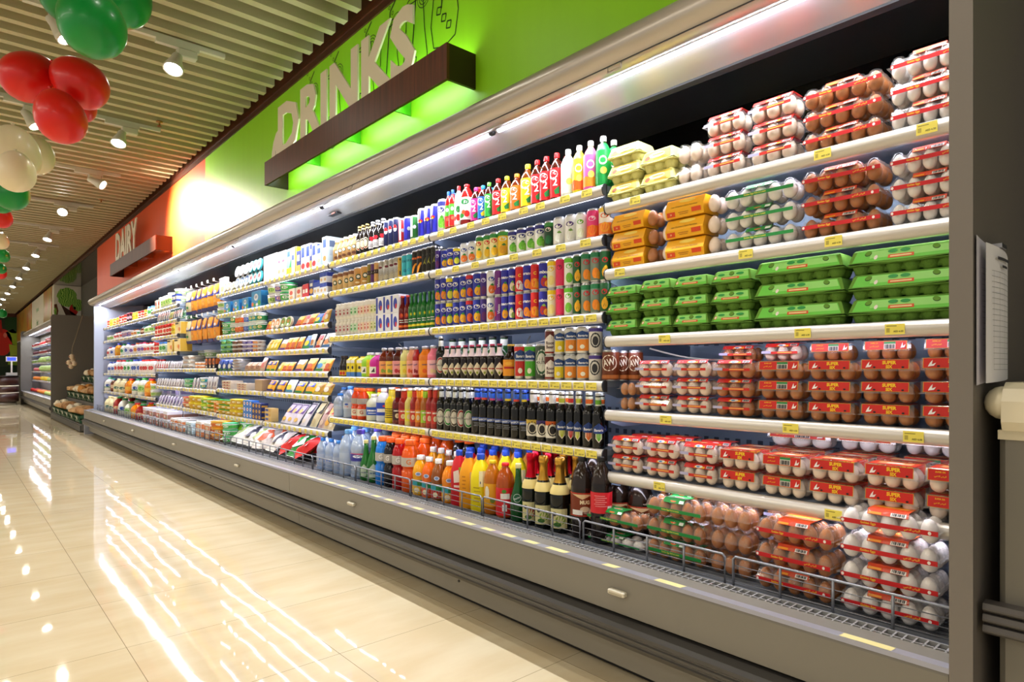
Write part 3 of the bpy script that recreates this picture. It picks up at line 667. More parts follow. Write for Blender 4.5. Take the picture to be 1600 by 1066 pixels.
# ================================================================ balloons
def balloon(px, py, rpx, dist, h, label, grp, tilt=(0, 0)):
    t = (px-CX)/F; R = rpx*dist/F; X = dist*(SA+CA*t); Y = dist*(CA-SA*t); Z = HC-(py-HY)*dist/F
    r = empty('balloon', (X, Y, Z)); m = MB(); m.ball(mat(h, 0.34, coat=0.12, spec=0.4), rx=R, ry=R, rz=R*1.18, seg=24, rings=16, egg=-0.10); m.build('balloon_skin', r)
    m = MB(); m.lathe([(R*0.09, -R*1.28), (R*0.05, -R*1.22), (R*0.09, -R*1.15)], mat(h, 0.3), 8); m.build('knot', r)
    r.rotation_euler = (tilt[0], tilt[1], 0); tag(r, label, 'balloon', grp)
U = pi
for a in [
 (143, 34, 47, 3.0, '00903A', 'big green balloon hanging lowest in the green bunch', 'green balloons', (0.2, U-0.2)),
 (190, -8, 42, 3.5, '00903A', 'green balloon cut by the top edge, right of the lowest green one', 'green balloons', (0, U)),
 (108, -14, 42, 3.5, '008A38', 'green balloon cut by the top edge, left of the lowest green one', 'green balloons', (0, U)),
 (48, 120, 37, 3.6, 'D8160E', 'red balloon at the left of the red bunch', 'red balloons', (0.3, U+0.9)),
 (124, 129, 36, 3.6, 'D8160E', 'red balloon at the right of the red bunch', 'red balloons', (0.3, U-0.9)),
 (94, 182, 35, 3.45, 'E01A10', 'red balloon lowest in the red bunch', 'red balloons', (0, U-0.3)),
 (126, 165, 22, 4.2, 'C8160E', 'red balloon almost hidden behind the red bunch', 'red balloons', (0, U)),
 (20, 240, 37, 4.4, 'E8D8B4', 'cream balloon at the upper left of the cream bunch', 'cream balloons', (0, U)),
 (55, 242, 26, 4.95, 'E4D2AC', 'cream balloon at the right of the cream bunch', 'cream balloons', (0.2, U)),
 (24, 268, 27, 3.95, 'EBDCBA', 'cream balloon lowest in the cream bunch', 'cream balloons', (0, U)),
 (18, 300, 24, 5.4, '008A38', 'green balloon just below the cream bunch', 'green balloons', (0, U)),
 (2, 312, 18, 5.85, '008A38', 'green balloon cut by the left edge below the cream bunch', 'green balloons', (0, U)),
 (3, 340, 14, 6.2, 'D8160E', 'small red balloon at the left edge above the cream one', 'red balloons', (0, U)),
 (3, 322, 9, 6.3, '008A38', 'small green balloon at the left edge above a red one', 'green balloons', (0, U)),
 (1, 377, 11, 7.0, 'E8D8B4', 'small cream balloon at the left edge', 'cream balloons', (0, U)),
 (5, 400, 9, 7.6, '008A38', 'small green balloon at the left edge below the cream one', 'green balloons', (0, U)),
 (2, 420, 7, 8.2, '008A38', 'tiny green balloon at the left edge', 'green balloons', (0, U)),
 (1, 427, 8, 8.4, 'D8160E', 'tiny red balloon at the left edge', 'red balloons', (0, U)),
 (4, 490, 6, 13.0, '008A38', 'tiny green balloon before the tomato picture', 'green balloons', (0, U))]:
    balloon(*a)
# ================================================================ paper notes on the end panel
r = empty('clipboard_notes', (1.695, Y0-0.046, 1.23))
for k, (x0, x1, z0, z1, c) in enumerate(((0.004, 0.14, -0.165, 0.17, 'p:D8D4E0'), (0.03, 0.245, -0.16, 0.155, 'p:ECEAF0'))):
    m = MB(); n_ = 8
    vs = []; fs = []
    for i in range(n_+1):
        u = i/n_; x = x0+(x1-x0)*u; e = -0.004-0.012*k-0.010*sin(pi*u)*(1 if k else -0.2)
        vs += [(x, e, z0+0.008*u), (x, e, z1-0.01*u)]
    for i in range(n_): fs.append((2*i, 2*i+2, 2*i+3, 2*i+1))
    m.add(vs, fs, c, True); vs2 = [(a, b+0.0006, z) for a, b, z in vs]; m.add(vs2, [tuple(reversed(f_)) for f_ in fs], c, True)
    ds = []
    if k:
        for q in range(19): ds.append(('r', x0+0.03, x1-0.02, z1-0.06-q*0.0125, z1-0.0593-q*0.0125, '6A6A72'))
        for q in range(6): ds.append(('r', x0+0.03+q*0.036, x0+0.0307+q*0.036, z1-0.285, z1-0.06, '6A6A72'))
        ds += [('t', 'TEMPERATURE CHART', (x0+x1)/2, z1-0.03, 0.009, '3A3A40', 0.14), ('t', 'DAILY', (x0+x1)/2, z1-0.047, 0.009, '3A3A40')]
        ds = [d for d in ds if d[0] != 't']
        ds += [('r', x0+0.05, x1-0.06, z1-0.034, z1-0.027, '4A4A50'), ('r', x0+0.08, x1-0.09, z1-0.05, z1-0.044, '4A4A50')]
        def pl(u, v, e): q_ = (u-x0)/(x1-x0); return (u, -0.004-0.012-0.010*sin(pi*q_)-e, v)
        put_decals(m, ds, pl)
    else:
        for q in range(17): ds.append(('r', x0+0.03, x0+0.12, z1-0.07-q*0.0125, z1-0.0692-q*0.0125, '8A8A96'))
        put_decals(m, ds, lambda u, v, e: (u, -0.0065-e, v))
    m.build('printed_sheet', r)
m = MB(); m.box(0.11, 0.16, -0.03, 0.0, 0.152, 0.162, 'm:B0B0B4'); m.build('clip', r)
tag(r, 'printed temperature sheets clipped to the grey end panel', 'paper')
# ================================================================ grey cabinet with cream rim, right edge
xb, yb_ = 1.75, 0.335
r = empty('serving_cabinet', (xb, yb_, 0))
m = MB(); m.bbox(0, 0.62, -1.5, -0.005, 0.08, 0.975, mat('6E6A60', 0.45), 0.012); m.build('body', r)
m = MB(); m.box(0.03, 0.6, -1.48, -0.03, 0, 0.08, PLINTH); m.build('plinth', r)
CRM = mat('DAD0B4', 0.3, coat=0.2)
pr = [(-0.006, 0.965), (-0.018, 0.985), (-0.014, 1.03), (0.002, 1.058), (0.03, 1.072), (0.6, 1.072), (0.62, 1.04), (0.62, 0.965)]
m = MB(); m.prism(pr, -1.5, -0.012, CRM, smooth=False); m.build('cream_rim', r, label='rounded cream rim')
m = MB(); m.ball(CRM, 0.035, -0.006, 1.025, 0.05, 0.034, 0.038, 14, 8); m.build('corner_cap', r)
m = MB(); m.box(-0.004, 0.6, -1.49, -0.004, 0.945, 0.966, mat('C4BA9E', 0.35)); m.build('rim_strip', r)
m = MB()
for q in range(3): m.prism([(-0.001, 0.582-0.024*q), (-0.030, 0.580-0.024*q), (-0.034, 0.570-0.024*q), (-0.034, 0.566-0.024*q), (-0.026, 0.560-0.024*q), (-0.001, 0.558-0.024*q)], -1.5, 0.018, mat('4E4A48', 0.35))
m.build('bumper_strip', r)
tag(r, 'grey cabinet with cream rounded rim at the right edge', 'cabinet')
m = MB(); m.box(2.75, 2.85, -3.4, 0.3, 0, 3.9, mat('0C0C0E', 0.6)); tag(m.build('wall_partition'), kind='structure')
# ================================================================ goods: one of each kind
PROF = {
 'pet': [(.86,0),(.97,.02),(1,.05),(1,.30),(.94,.325),(1,.35),(1,.62),(.96,.68),(.80,.76),(.48,.85),(.36,.88),(.36,.905)],
 'cola': [(.55,0),(.9,.015),(1,.05),(.97,.12),(1,.2),(1,.50),(1,.60),(.95,.70),(.76,.81),(.45,.90),(.34,.93),(.34,.955)],
 'beer': [(.93,0),(1,.02),(1,.56),(.95,.63),(.66,.71),(.46,.77),(.42,.93),(.47,.94),(.47,.955)],
 'champ': [(.9,0),(1,.03),(1,.46),(.95,.54),(.66,.65),(.42,.74),(.40,.9)],
 'water': [(.8,0),(.97,.02),(1,.06),(.93,.12),(1,.17),(.94,.22),(1,.27),(1,.50),(.93,.54),(1,.58),(.96,.66),(.78,.78),(.45,.88),(.36,.90),(.36,.92)],
 'glass': [(.93,0),(1,.03),(1,.66),(.93,.73),(.62,.83),(.56,.88),(.56,.925)],
 'gator': [(.88,0),(1,.03),(1,.40),(.86,.43),(.86,.46),(1,.50),(1,.68),(.88,.78),(.60,.88),(.5,.91)],
 'soda': [(.78,0),(.98,.05),(1,.12),(1,.30),(.92,.42),(.66,.56),(.45,.68),(.36,.80),(.33,.93)],
 'juice': [(.9,0),(1,.03),(1,.40),(.95,.43),(1,.47),(1,.58),(.9,.70),(.62,.82),(.44,.87),(.42,.90)],
 'jar': [(.93,0),(1,.03),(1,.78),(.9,.84),(.88,.86)],
 'frap': [(.93,0),(1,.03),(.98,.50),(.86,.60),(.60,.76),(.52,.85),(.52,.90)],
 'jug': [(.9,0),(1,.03),(1,.55),(.96,.64),(.7,.80),(.42,.88),(.40,.91)],
}
CAPR = {'pet': .40, 'cola': .40, 'beer': .47, 'champ': .42, 'water': .42, 'glass': .62, 'gator': .60, 'soda': .36, 'juice': .48, 'jar': .95, 'frap': .56, 'jug': .46}
PR = {}
INFO = {}
class Proto:
    def __init__(s, key, name, desc, cat, w, d, h, fn, plural=None, round_=True):
        s.key, s.name, s.desc, s.cat, s.w, s.d, s.h, s.fn, s.round = key, name, desc, cat, w, d, h, fn, round_
        s.plural = plural or name.replace('_', ' ')+'s'; s.root = None; s.used = False; PR[key] = s
    def get(s):
        if s.root is None: s.root = learn(s.fn(s)); s.used = True; return s.root
        return copy_tree(s.root)
def bottle(key, desc, shape, R, H, liq, cap, label=None, dec=None, name='drink_bottle', cat='bottle', neck=None, foil=None, sq=2.0, extra=None, seg=16):
    """label = (v0, v1, colour) as shares of the height; dec(R, H) lists what is printed"""
    def fn(p):
        r = empty(name); pr = [(a*R, b*H) for a, b in PROF[shape]]; zt = pr[-1][1]
        m = MB(); cols = None
        if extra and 'body' in extra:
            cols = [None]*(len(pr)-1)
            for j in range(len(pr)-1):
                for (za, zb, c) in extra['body']:
                    if za <= (pr[j][1]+pr[j+1][1])/2/H < zb: cols[j] = c
        m.lathe(pr, liq, seg, sq=sq, cols=cols); m.build('bottle_body', r)
        if shape == 'champ':
            m = MB(); m.lathe([(.62*R, .665*H), (.455*R, .745*H), (.44*R, .90*H), (.5*R, .905*H), (.52*R, .93*H), (.5*R, .985*H), (.40*R, H)], foil, seg, cap=False); m.lathe([(.40*R, H), (.001, H*1.003)], foil, seg, cap=False); m.build('foil', r)
            m = MB(); m.lathe([(.985*R, .515*H), (.95*R, .56*H), (.72*R, .64*H)], 'E8D48A', seg, cap=False); m.build('neck_label', r)
        else:
            cr = CAPR[shape]*R; m = MB(); z0 = zt-0.012*H
            m.lathe([(cr, z0), (cr*1.03, z0+(H-z0)*.15), (cr, z0+(H-z0)*.8), (cr*.9, H)], cap, 12); m.build('cap', r)
        if label:
            v0, v1, c = label; m = MB(); e = 0.0006
            m.lathe([(R+e, v0*H), (R+e, v1*H)], c, seg, sq=sq, cap=False)
            if dec: put_decals(m, dec(R, H), on_round(R+e*1.5, sq=sq))
            m.build('label', r)
        elif dec:
            m = MB(); put_decals(m, dec(R, H), on_round(R+0.0004, sq=sq)); m.build('label', r)
        if neck:
            v0, v1, c, rr = neck; m = MB()
            if rr <= 0:
                def rad(v):
                    for (a, b), (a2, b2) in zip(PROF[shape][:-1], PROF[shape][1:]):
                        if b <= v <= b2: return a+(a2-a)*(v-b)/(b2-b+1e-9)
                    return 1
                n_ = 4; m.lathe([(rad(v0+(v1-v0)*q/n_)*R*1.03, (v0+(v1-v0)*q/n_)*H) for q in range(n_+1)], c, seg, cap=False)
            else: m.lathe([(rr*R, v0*H), (rr*R, v1*H)], c, seg, cap=False)
            m.build('neck_label', r)
        if extra and 'neck2' in extra:
            v0, v1, c = extra['neck2']; m = MB(); m.lathe([(.485*R, v0*H), (.485*R, v1*H)], c, seg, cap=False); m.build('neck_stripe', r)
        if extra and 'handle' in extra:
            m = MB(); m.tube([(0, -.75*R, .80*H), (0, -1.05*R, .78*H), (0, -1.15*R, .66*H), (0, -.95*R, .56*H)], .12*R, extra['handle'], 6); m.build('handle', r)
        return r
    Proto(key, name, desc, cat, 2*R, 2*R, H, fn)
def can(key, desc, R, H, col, dec=None, bands=None, name='drink_can', lid='m:C8CACC', seg=16):
    def fn(p):
        r = empty(name); m = MB()
        pr = [(.80*R, 0), (R, .04*H), (R, .93*H), (.88*R, .97*H)]
        if bands:
            pr = [(.80*R, 0), (R, .04*H)]+[(R, v*H) for v, c in bands[1:]]+[(R, .93*H), (.88*R, .97*H)]
            cols = ['m:C8CACC']+[c for v, c in bands]+['m:C8CACC']
        else: cols = ['m:C8CACC', col, 'm:C8CACC']
        m.lathe(pr, col, seg, cols=cols, cap=False); m.build('can_body', r)
        m = MB(); m.lathe([(.88*R, .97*H), (.90*R, .995*H), (.86*R, H), (.83*R, .98*H), (.001, .98*H)], lid, seg, cap=False); m.build('lid', r)
        if dec: m = MB(); put_decals(m, dec(R, H), on_round(R+0.0003)); m.build('printed_label', r)
        return r
    Proto(key, name, desc, 'can', 2*R, 2*R, H, fn)
def squig(cu, cv, w, h, c, n=3):
    """illegible small print: a few short bars"""
    return [('r', cu-w/2+(q % 2)*w*.1, cu+w/2-((q+1) % 2)*w*.15, cv+h*(.5-(q+.6)/n), cv+h*(.5-(q+.25)/n), c) for q in range(n)]
def carton(key, desc, w, d, h, col, front=None, side=None, name='carton', cat='carton', top='flat', sidecol=None, cap=None, tilt=0.0):
    def fn(p):
        r = empty(name); m = MB(); hb = h if top != 'gable' else h*.82
        m.bbox(-d/2, d/2, -w/2, w/2, 0, hb, col, min(w, d, h)*.03)
        if top == 'gable': m.prism([(-d/2, hb), (d/2, hb), (0.004, h*.94), (0.004, h), (-0.004, h), (-0.004, h*.94)], -w/2+.001, w/2-.001, col)
        m.build('box_body', r)
        m = MB()
        if sidecol: put_decals(m, [('r', -d/2+.001, d/2-.001, .001, hb-.001, sidecol)], on_side(-w/2))
        if front: put_decals(m, front(w, hb), on_front(-d/2))
        if side: put_decals(m, side(d, hb), on_side(-w/2-.0005))
        if m.v: m.build('printed_front', r)
        if cap: m = MB(); m.lathe([(.16*w, 0), (.16*w, .06*h)], cap, 10); m.xf(Matrix.Translation((-d*.25, 0, hb-.002))); m.build('cap', r)
        return r
    Proto(key, name, desc, cat, w, d, h, fn, round_=False)
def tub(key, desc, R, H, col, lid, dec=None, band=None, name='food_tub', cat='tub', sq=2.0, taper=.86, asp=1.0, seg=14):
    def fn(p):
        r = empty(name); m = MB()
        if band: m.lathe([(R*taper, 0), (R*(taper+(1-taper)*.2), .2*H), (R*(taper+(1-taper)*.75), .75*H), (R*.985, .9*H)], col, seg, sq=sq, sy=asp, cols=[col, band, col])
        else: m.lathe([(R*taper, 0), (R*.985, .9*H)], col, seg, sq=sq, sy=asp)
        m.build('tub_body', r)
        m = MB(); m.lathe([(R*1.03, .86*H), (R*1.05, .90*H), (R*1.03, .97*H), (R*.9, H)], lid, seg, sq=sq, sy=asp); m.build('lid', r)
        if dec: m = MB(); put_decals(m, dec(R, H), on_round(R, rf=lambda v: R*(taper+(1-taper)*v/H)+.0008, sq=sq, sy=asp)); m.build('printed_label', r)
        return r
    Proto(key, name, desc, cat, 2*R*asp*1.03, 2*R*1.03, H, fn)
def pouch(key, desc, w, h, t, col, front=None, name='food_packet', cat='packet', lean=0.0, seam='F4F2EC', wavy=.0):
    """a filled bag: fat in the middle, flat seams at both ends, leaning back by lean"""
    def fn(p):
        r = empty(name); m = MB(); nu, nv = (12, 14) if wavy else (6, 7)
        ph = [random.Random(key).uniform(0, 6) for _ in range(4)]
        def pt(i, j, s):
            u = -1+2*i/nu; v = j/nv
            b = max(0.0, (1-abs(u)**3))**.6*max(0.0, sin(pi*min(1, max(0, (v-.04)/.92))))**.45
            k_ = 1+wavy*(sin(7*u+ph[0]+3*v)*sin(9*v+ph[1])+.6*sin(13*u*v+ph[2]+s)) if wavy else 1
            return (s*t/2*b*k_+wavy*.03*sin(5*u+ph[3])*sin(3*v), -u*w/2*(1-.05*sin(pi*v))*(1-wavy*.12*sin(8*v+ph[1])), v*h)
        for s in (-1, 1):
            vs = [pt(i, j, s) for j in range(nv+1) for i in range(nu+1)]
            fs = []
            for j in range(nv):
                for i in range(nu):
                    q = (j*(nu+1)+i, j*(nu+1)+i+1, (j+1)*(nu+1)+i+1, (j+1)*(nu+1)+i)
                    fs.append(q if s < 0 else tuple(reversed(q)))
            m.add(vs, fs, col, True)
        R_ = Matrix.Translation((0, 0, 0)) @ Matrix.Rotation(lean, 4, 'Y')
        m.xf(R_); m.build('bag', r)
        m = MB(); m.box(-.0008, .0008, -w/2, w/2, h*.965, h, seam); m.box(-.0008, .0008, -w/2, w/2, 0, h*.03, seam); m.xf(R_); m.build('seam', r)
        if front:
            m = MB()
            def pl(u, v, e):
                uu = max(-1, min(1, 2*u/w)); vv = v/h
                b = max(0.0, (1-abs(uu)**3))**.6*max(0.0, sin(pi*min(1, max(0, (vv-.04)/.92))))**.45
                return (-t/2*b*(1+wavy*.9)-e*2-.0006, -u, v)
            put_decals(m, front(w, h), pl); m.xf(R_); m.build('printed_front', r)
        return r
    Proto(key, name, desc, cat, w, max(t, h*abs(sin(lean))), h*cos(lean), fn, round_=False)
# ---------------------------------------------------------------- drinks on the top shelf
def swirl(c1, c2):
    return lambda R, H: [('e', -.1*R, .52*H, .75*R, .10*H, 'F6F4F0'), ('e', 0, .53*H, .6*R, .07*H, c1), ('t', '2', .25*R, .36*H, .16*H, 'FFFFFF', .9*R), ('p', [(.1*R, .18*H), (.9*R, .28*H), (.9*R, .12*H), (.3*R, .10*H)], c2), ('t', 'C', .2*R, .55*H, .07*H, 'FFFFFF')]
def tea(key, d, col, capc, liq, c2='1E7A3A', kind=0):
    bottle(key, d, 'pet', .033, .22, liq, capc, (.04, .66, col), swirl(col, c2), name='iced_tea_bottle', extra=None)
TEA = 'g:3A1208'
tea('tea_magenta', 'magenta iced tea bottle', 'D8288A', 'E8307A', TEA); tea('tea_blue', 'blue iced tea bottle', '1E6AC8', '2A8AE0', TEA, 'F0C020'); tea('tea_green', 'green-capped green tea bottle', '2EA83A', '5AC83A', TEA)
tea('tea_red', 'red iced tea bottle', 'D01A20', 'E01A1E', TEA); tea('tea_yellow', 'yellow iced tea bottle', 'E8D018', 'F0DC1E', 'g:5A2A0A'); tea('tea_orange', 'orange iced tea bottle', 'E8701A', 'F07818', 'g:5A200A')
def fruitpet(key, d, c1, c2, capc, liq):
    bottle(key, d, 'pet', .034, .225, c1, capc, (.05, .70, c1), lambda R, H: [('r', -1.2*R, 2.4*R, .06*H, .25*H, c2), ('e', .3*R, .50*H, .55*R, .09*H, 'F8F6F0'), ('e', .3*R, .50*H, .4*R, .055*H, c1), ('e', .4*R, .30*H, .45*R, .07*H, 'F4E060'), ('e', -.4*R, .22*H, .35*R, .05*H, c2)], name='fruit_tea_bottle', neck=(.68, .83, c1, -1), extra={'body': [(.83, 1, liq)]})
fruitpet('ft_white', 'white fruit tea bottle with yellow fruit', 'EEF0E6', 'DCE0D0', 'F4F4F4', 'g:E0D8A0'); fruitpet('ft_yellow', 'yellow-and-orange fruit tea bottle', 'ECDC2A', 'E8641A', 'F4F4F4', 'g:D8C060'); fruitpet('ft_pink', 'pink-and-orange fruit tea bottle', 'E060A8', 'EE8A20', 'F4F4F4', 'g:D0A080'); fruitpet('ft_green', 'bright green tea bottle, white cap', '18A044', '0E8A3A', 'F4F4F4', 'g:204020')
bottle('straw', 'clear strawberry drink bottle', 'pet', .036, .21, 'g:D8C8C0', 'E01A20', (.06, .60, 'E8ECE4'), lambda R, H: [('e', .3*R, .42*H, .5*R, .08*H, '2A7A3A'), ('e', .3*R, .22*H, .5*R, .08*H, 'D8201E'), ('e', -.5*R, .2*H, .3*R, .06*H, 'D8201E')], name='fruit_drink_bottle')
bottle('bigred', 'wide fruit drink bottle, red cap', 'cola', .042, .22, 'g:8A1A18', 'E01A20', (.12, .66, 'DCE4DC'), lambda R, H: [('e', .3*R, .55*H, .6*R, .07*H, '1E7A3A'), ('t', 'C', .3*R, .55*H, .06*H, 'FFFFFF'), ('e', .6*R, .26*H, .4*R, .08*H, 'D8201E'), ('e', -.2*R, .22*H, .4*R, .06*H, '2E8A2E'), ('e', .1*R, .3*H, .3*R, .05*H, 'E85A2A')], name='fruit_drink_bottle')
bottle('smallred', 'green-and-red juice bottle, blue cap', 'pet', .028, .19, 'g:A01818', '1E5AC8', (.05, .62, '4AA82A'), lambda R, H: [('r', -1.5*R, 2.5*R, .06*H, .34*H, 'D81E1E'), ('e', .3*R, .5*H, .4*R, .05*H, 'F4F4F0'), ('e', .4*R, .26*H, .4*R, .05*H, 'F06A4A')], name='juice_bottle')
bottle('frap', 'tan iced coffee bottle', 'frap', .030, .175, 'g:A8814E', 'E8DCC8', None, lambda R, H: [('e', .35*R, .42*H, .42*R, .085*H, '1A4A32'), ('e', .35*R, .42*H, .30*R, .06*H, 'F0ECE0'), ('e', .35*R, .16*H, .5*R, .07*H, '5A3018')], name='iced_coffee_bottle', neck=(.52, .78, 'B89460', -1))
bottle('malt', 'black bottle, cream oval label', 'beer', .030, .23, 'g:120A08', 'C8A85A', None, lambda R, H: [('e', .3*R, .33*H, .85*R, .20*H, 'E8DCB8'), ('e', .3*R, .33*H, .7*R, .165*H, '2A1A12'), ('e', .3*R, .33*H, .55*R, .13*H, 'E8DCB8'), ('p', [(-.1*R, .2*H), (.7*R, .2*H), (.3*R, .14*H)], '9A2A1A')], name='malt_drink_bottle', neck=(.80, .9, 'D8C890', .44))
bottle('heart', 'black bottle, red heart label', 'beer', .030, .23, 'g:0E0A0E', 'C8C8CC', None, lambda R, H: [('r', -.6*R, 1.2*R, .08*H, .34*H, 'D8D4D4'), ('e', .1*R, .42*H, .3*R, .06*H, 'D0182A'), ('e', .5*R, .42*H, .3*R, .06*H, 'D0182A'), ('p', [(-.15*R, .41*H), (.75*R, .41*H), (.3*R, .32*H)], 'D0182A')]+squig(.3*R, .18*H, 1.2*R, .12*H, '3A3A40'), name='malt_drink_bottle', neck=(.80, .92, 'D8D8DC', .44))
def stdcan(key, d, col, dec, bands=None, R=.033, H=.118, **k): can(key, d, R, H, col, dec, bands, **k)
stdcan('pcola', 'dark blue cola can', '141E4E', lambda R, H: [('e', .2*R, .6*H, .5*R, .13*H, 'D8D8DC'), ('p', [(-.3*R, .6*H), (.7*R, .6*H), (.5*R, .72*H), (-.1*R, .72*H)], 'C8202A'), ('r', 1.2*R, 1.5*R, .15*H, .8*H, 'A8ACC0')], H=.15)
for k_, d_, c_, f_ in (('en_red', 'slim red energy drink can', 'C8202A', 'C8202A'), ('en_blue', 'slim plain blue energy drink can', '2A2AA8', '2A2AA8'), ('en_green', 'slim green-and-white energy drink can', '1E6A2A', 'E8E8E4')):
    can(k_, d_, .0265, .135, c_, (lambda f_: lambda R, H: [('r', -.3*R, .25*R, .1*H, .9*H, f_ if f_ != 'C8202A' else 'E8E8EC'), ('e', .6*R, .5*H, .3*R, .08*H, 'B8BCC8')])(f_))
can('bull', 'slim blue-and-silver energy can, red emblem', .0265, .135, '2222A0', lambda R, H: [('p', [(-.9*R, .93*H), (.35*R, .93*H), (.1*R, .5*H), (-.9*R, .5*H)], 'm:C8CCD8'), ('p', [(.35*R, .5*H), (1.4*R, .5*H), (1.4*R, .06*H), (.1*R, .06*H)], '2828B0'), ('e', .15*R, .55*H, .5*R, .055*H, 'D01A20'), ('p', [(-.5*R, .57*H), (.1*R, .6*H), (.0, .5*H)], 'D01A20'), ('e', .2*R, .52*H, .15*R, .04*H, 'E8C020')])
def fruitcan(key, d, base, top, fruit, leaf=None, logo='F4F2EC', R=.0265, H=.135, blob2=None, txt=None, tc='FFFFFF', tall=False, botc=None, name='juice_can'):
    def dec(R, H):
        ds = []
        if botc: ds.append(('r', -2.2*R, 2.6*R, .045*H, .42*H, botc))
        if top: ds.append(('r', -2.2*R, 2.6*R, .78*H, .925*H, top))
        ds += [('e', .35*R, .27*H, .62*R, .17*H, fruit)]
        if blob2: ds += [('e', .85*R, .20*H, .42*R, .12*H, blob2)]
        if leaf: ds += [('p', [(.1*R, .44*H), (.5*R, .5*H), (.8*R, .42*H), (.4*R, .40*H)], leaf)]
        if txt: ds += [('t', txt, .45*R, .62*H, .115*H, tc, 2.3*R, 0, .03)]
        elif logo: ds += [('e', .3*R, .66*H, .55*R, .085*H, logo), ('p', [(-.1*R, .66*H), (.2*R, .73*H), (.35*R, .64*H), (.7*R, .7*H), (.5*R, .6*H), (.1*R, .59*H)], base)]
        return ds
    can(key, d, R, H, base, dec, name=name)
B_ = '2A2E9A'
fruitcan('fz_orange', 'blue fruit drink can, orange slice', B_, None, 'F08A1E', '2E8A2E', blob2='F4B040'); fruitcan('fz_lemon', 'blue fruit drink can, yellow fruit', B_, 'E8D41A', 'D8D83A', '2E8A2E'); fruitcan('fz_mango', 'blue fruit drink can, mango', '2432A0', None, 'F4B820', '3A9A2E', blob2='F09A20'); fruitcan('fz_berry', 'purple-blue fruit drink can', '3A1E7A', None, '5A1A5A', None, logo='D8D4F0'); fruitcan('fz_red', 'blue-and-red fruit drink can', '2A3496', 'D0202A', 'E8641E', None, blob2='C8202A')
fruitcan('fz_white', 'white fruit drink can, orange fruit', 'E8E8E8', None, 'E8741E', '2E8A2E', logo='2A4AA8')
can('vim', 'purple juice can, vertical white lettering', .0265, .135, '6A1E7A', lambda R, H: [('r', .0, 1.3*R, .05*H, .92*H, '7A2A8A'), ('t', 'Vimto', .45*R, .48*H, .55*R, 'F4F0F4', .8*H, pi/2), ('e', -.4*R, .3*H, .3*R, .1*H, 'C8203A')], name='juice_can')
for k_, d_, t_, f_, l_ in (('jo_mango', 'blue mango juice can', 'mango', 'F4A81E', '2E8A3A'), ('jo_guava', 'blue guava juice can', 'guava', 'E8E0C0', '6AA84A'), ('jo_orange', 'blue orange juice can', 'orange', 'F4901E', None), ('jo_mixed', 'blue mixed fruit juice can', 'mixed', 'B82A2A', '8AB84A')):
    fruitcan(k_, d_, '2A2AA0', None, f_, l_, txt=t_, blob2='F4A030' if t_ in ('mixed', 'orange') else (('7AA83A') if t_ == 'guava' else None))
for k_, d_, f_, b_ in (('jc_white', 'red vitamin juice can, white fruit', 'F0E8E0', 'D8202A'), ('jc_orange', 'red vitamin juice can, orange fruit', 'F4A01E', 'E8641A')):
    fruitcan(k_, d_, 'D8201E', None, f_, None, txt='C', tc='F4D01E', botc=b_, blob2=f_)
fruitcan('y_white', 'yellow-topped white juice can', 'EEEAC8', 'F0D41E', 'F0E08A', None, logo='E8C81E'); fruitcan('pinkcan', 'plain bright pink juice can', 'E0285A', None, 'E02E5E', None, logo='8A1A3A'); fruitcan('lime_white', 'lime-and-white juice can', 'F0F2EA', '6AC82A', '7AC83A', None, logo='6AC82A')
fruitcan('dg_pine', 'dark green pineapple juice can', '1A5A2E', None, 'F0B01E', 'E8C01E', logo='C8202A'); fruitcan('dg_orange', 'green-and-grey orange juice can', '7A8A7A', '1E7A4A', 'F08A1E', None, logo='C8202A', blob2='F09A2A'); fruitcan('pine_white', 'pineapple juice can, green top', 'F0E4A0', '2E8A3A', 'F0C01E', '2E8A3A', logo='D8202A'); fruitcan('pine_y', 'big yellow pineapple juice can', 'F0C018', '3A8A2A', 'D89A18', '2E7A2A', logo='E8E4D0', R=.030, H=.14)
fruitcan('coco', 'white coconut water can, green coconuts', 'EDEFEA', '2A2A7A', '6AB82E', '4A9A2A', logo='2A2A7A', blob2='8ACA4A'); fruitcan('dkred', 'dark green can, red-and-white label', '163E22', '3A8A3A', '0E5A2A', None, logo='E8D0C8'); fruitcan('ivy', 'white can with purple lettering', 'F0F0EE', None, 'E6E8DE', '6A9A3A', logo='4A2A7A', R=.030, H=.13); fruitcan('ivyg', 'white can with green lettering', 'F0F2EA', None, 'E0E8C8', None, logo='6AB82A', R=.030, H=.13)
fruitcan('pinkor', 'pink-and-orange soda can', 'E83A7A', None, 'F08A1E', None, logo='F4C8D8', R=.033, H=.13, botc='F0641E'); fruitcan('whor', 'white-and-orange soda can', 'F0E8D8', 'F0C84A', 'F4A01E', None, logo='E8641A', R=.033, H=.13, botc='F07A1E')
stdcan('cup_s', 'small iced coffee cup', 'D8B478', lambda R, H: [('r', -2*R, 2.4*R, .74*H, .92*H, '7A4A26'), ('e', .35*R, .45*H, .42*R, .14*H, '1E4A34'), ('e', .35*R, .45*H, .25*R, .08*H, 'F0ECE0')], R=.031, H=.105, lid='F4F0E8', name='iced_coffee_cup')
stdcan('cup_l', 'large brown iced coffee cup', 'C08A3E', lambda R, H: [('e', .35*R, .5*H, .45*R, .14*H, '1E4A34'), ('e', .35*R, .5*H, .27*R, .08*H, 'F0ECE0'), ('e', .2*R, .2*H, .4*R, .05*H, 'E8D0A0')], R=.036, H=.125, lid='F6F2EA', name='iced_coffee_cup')
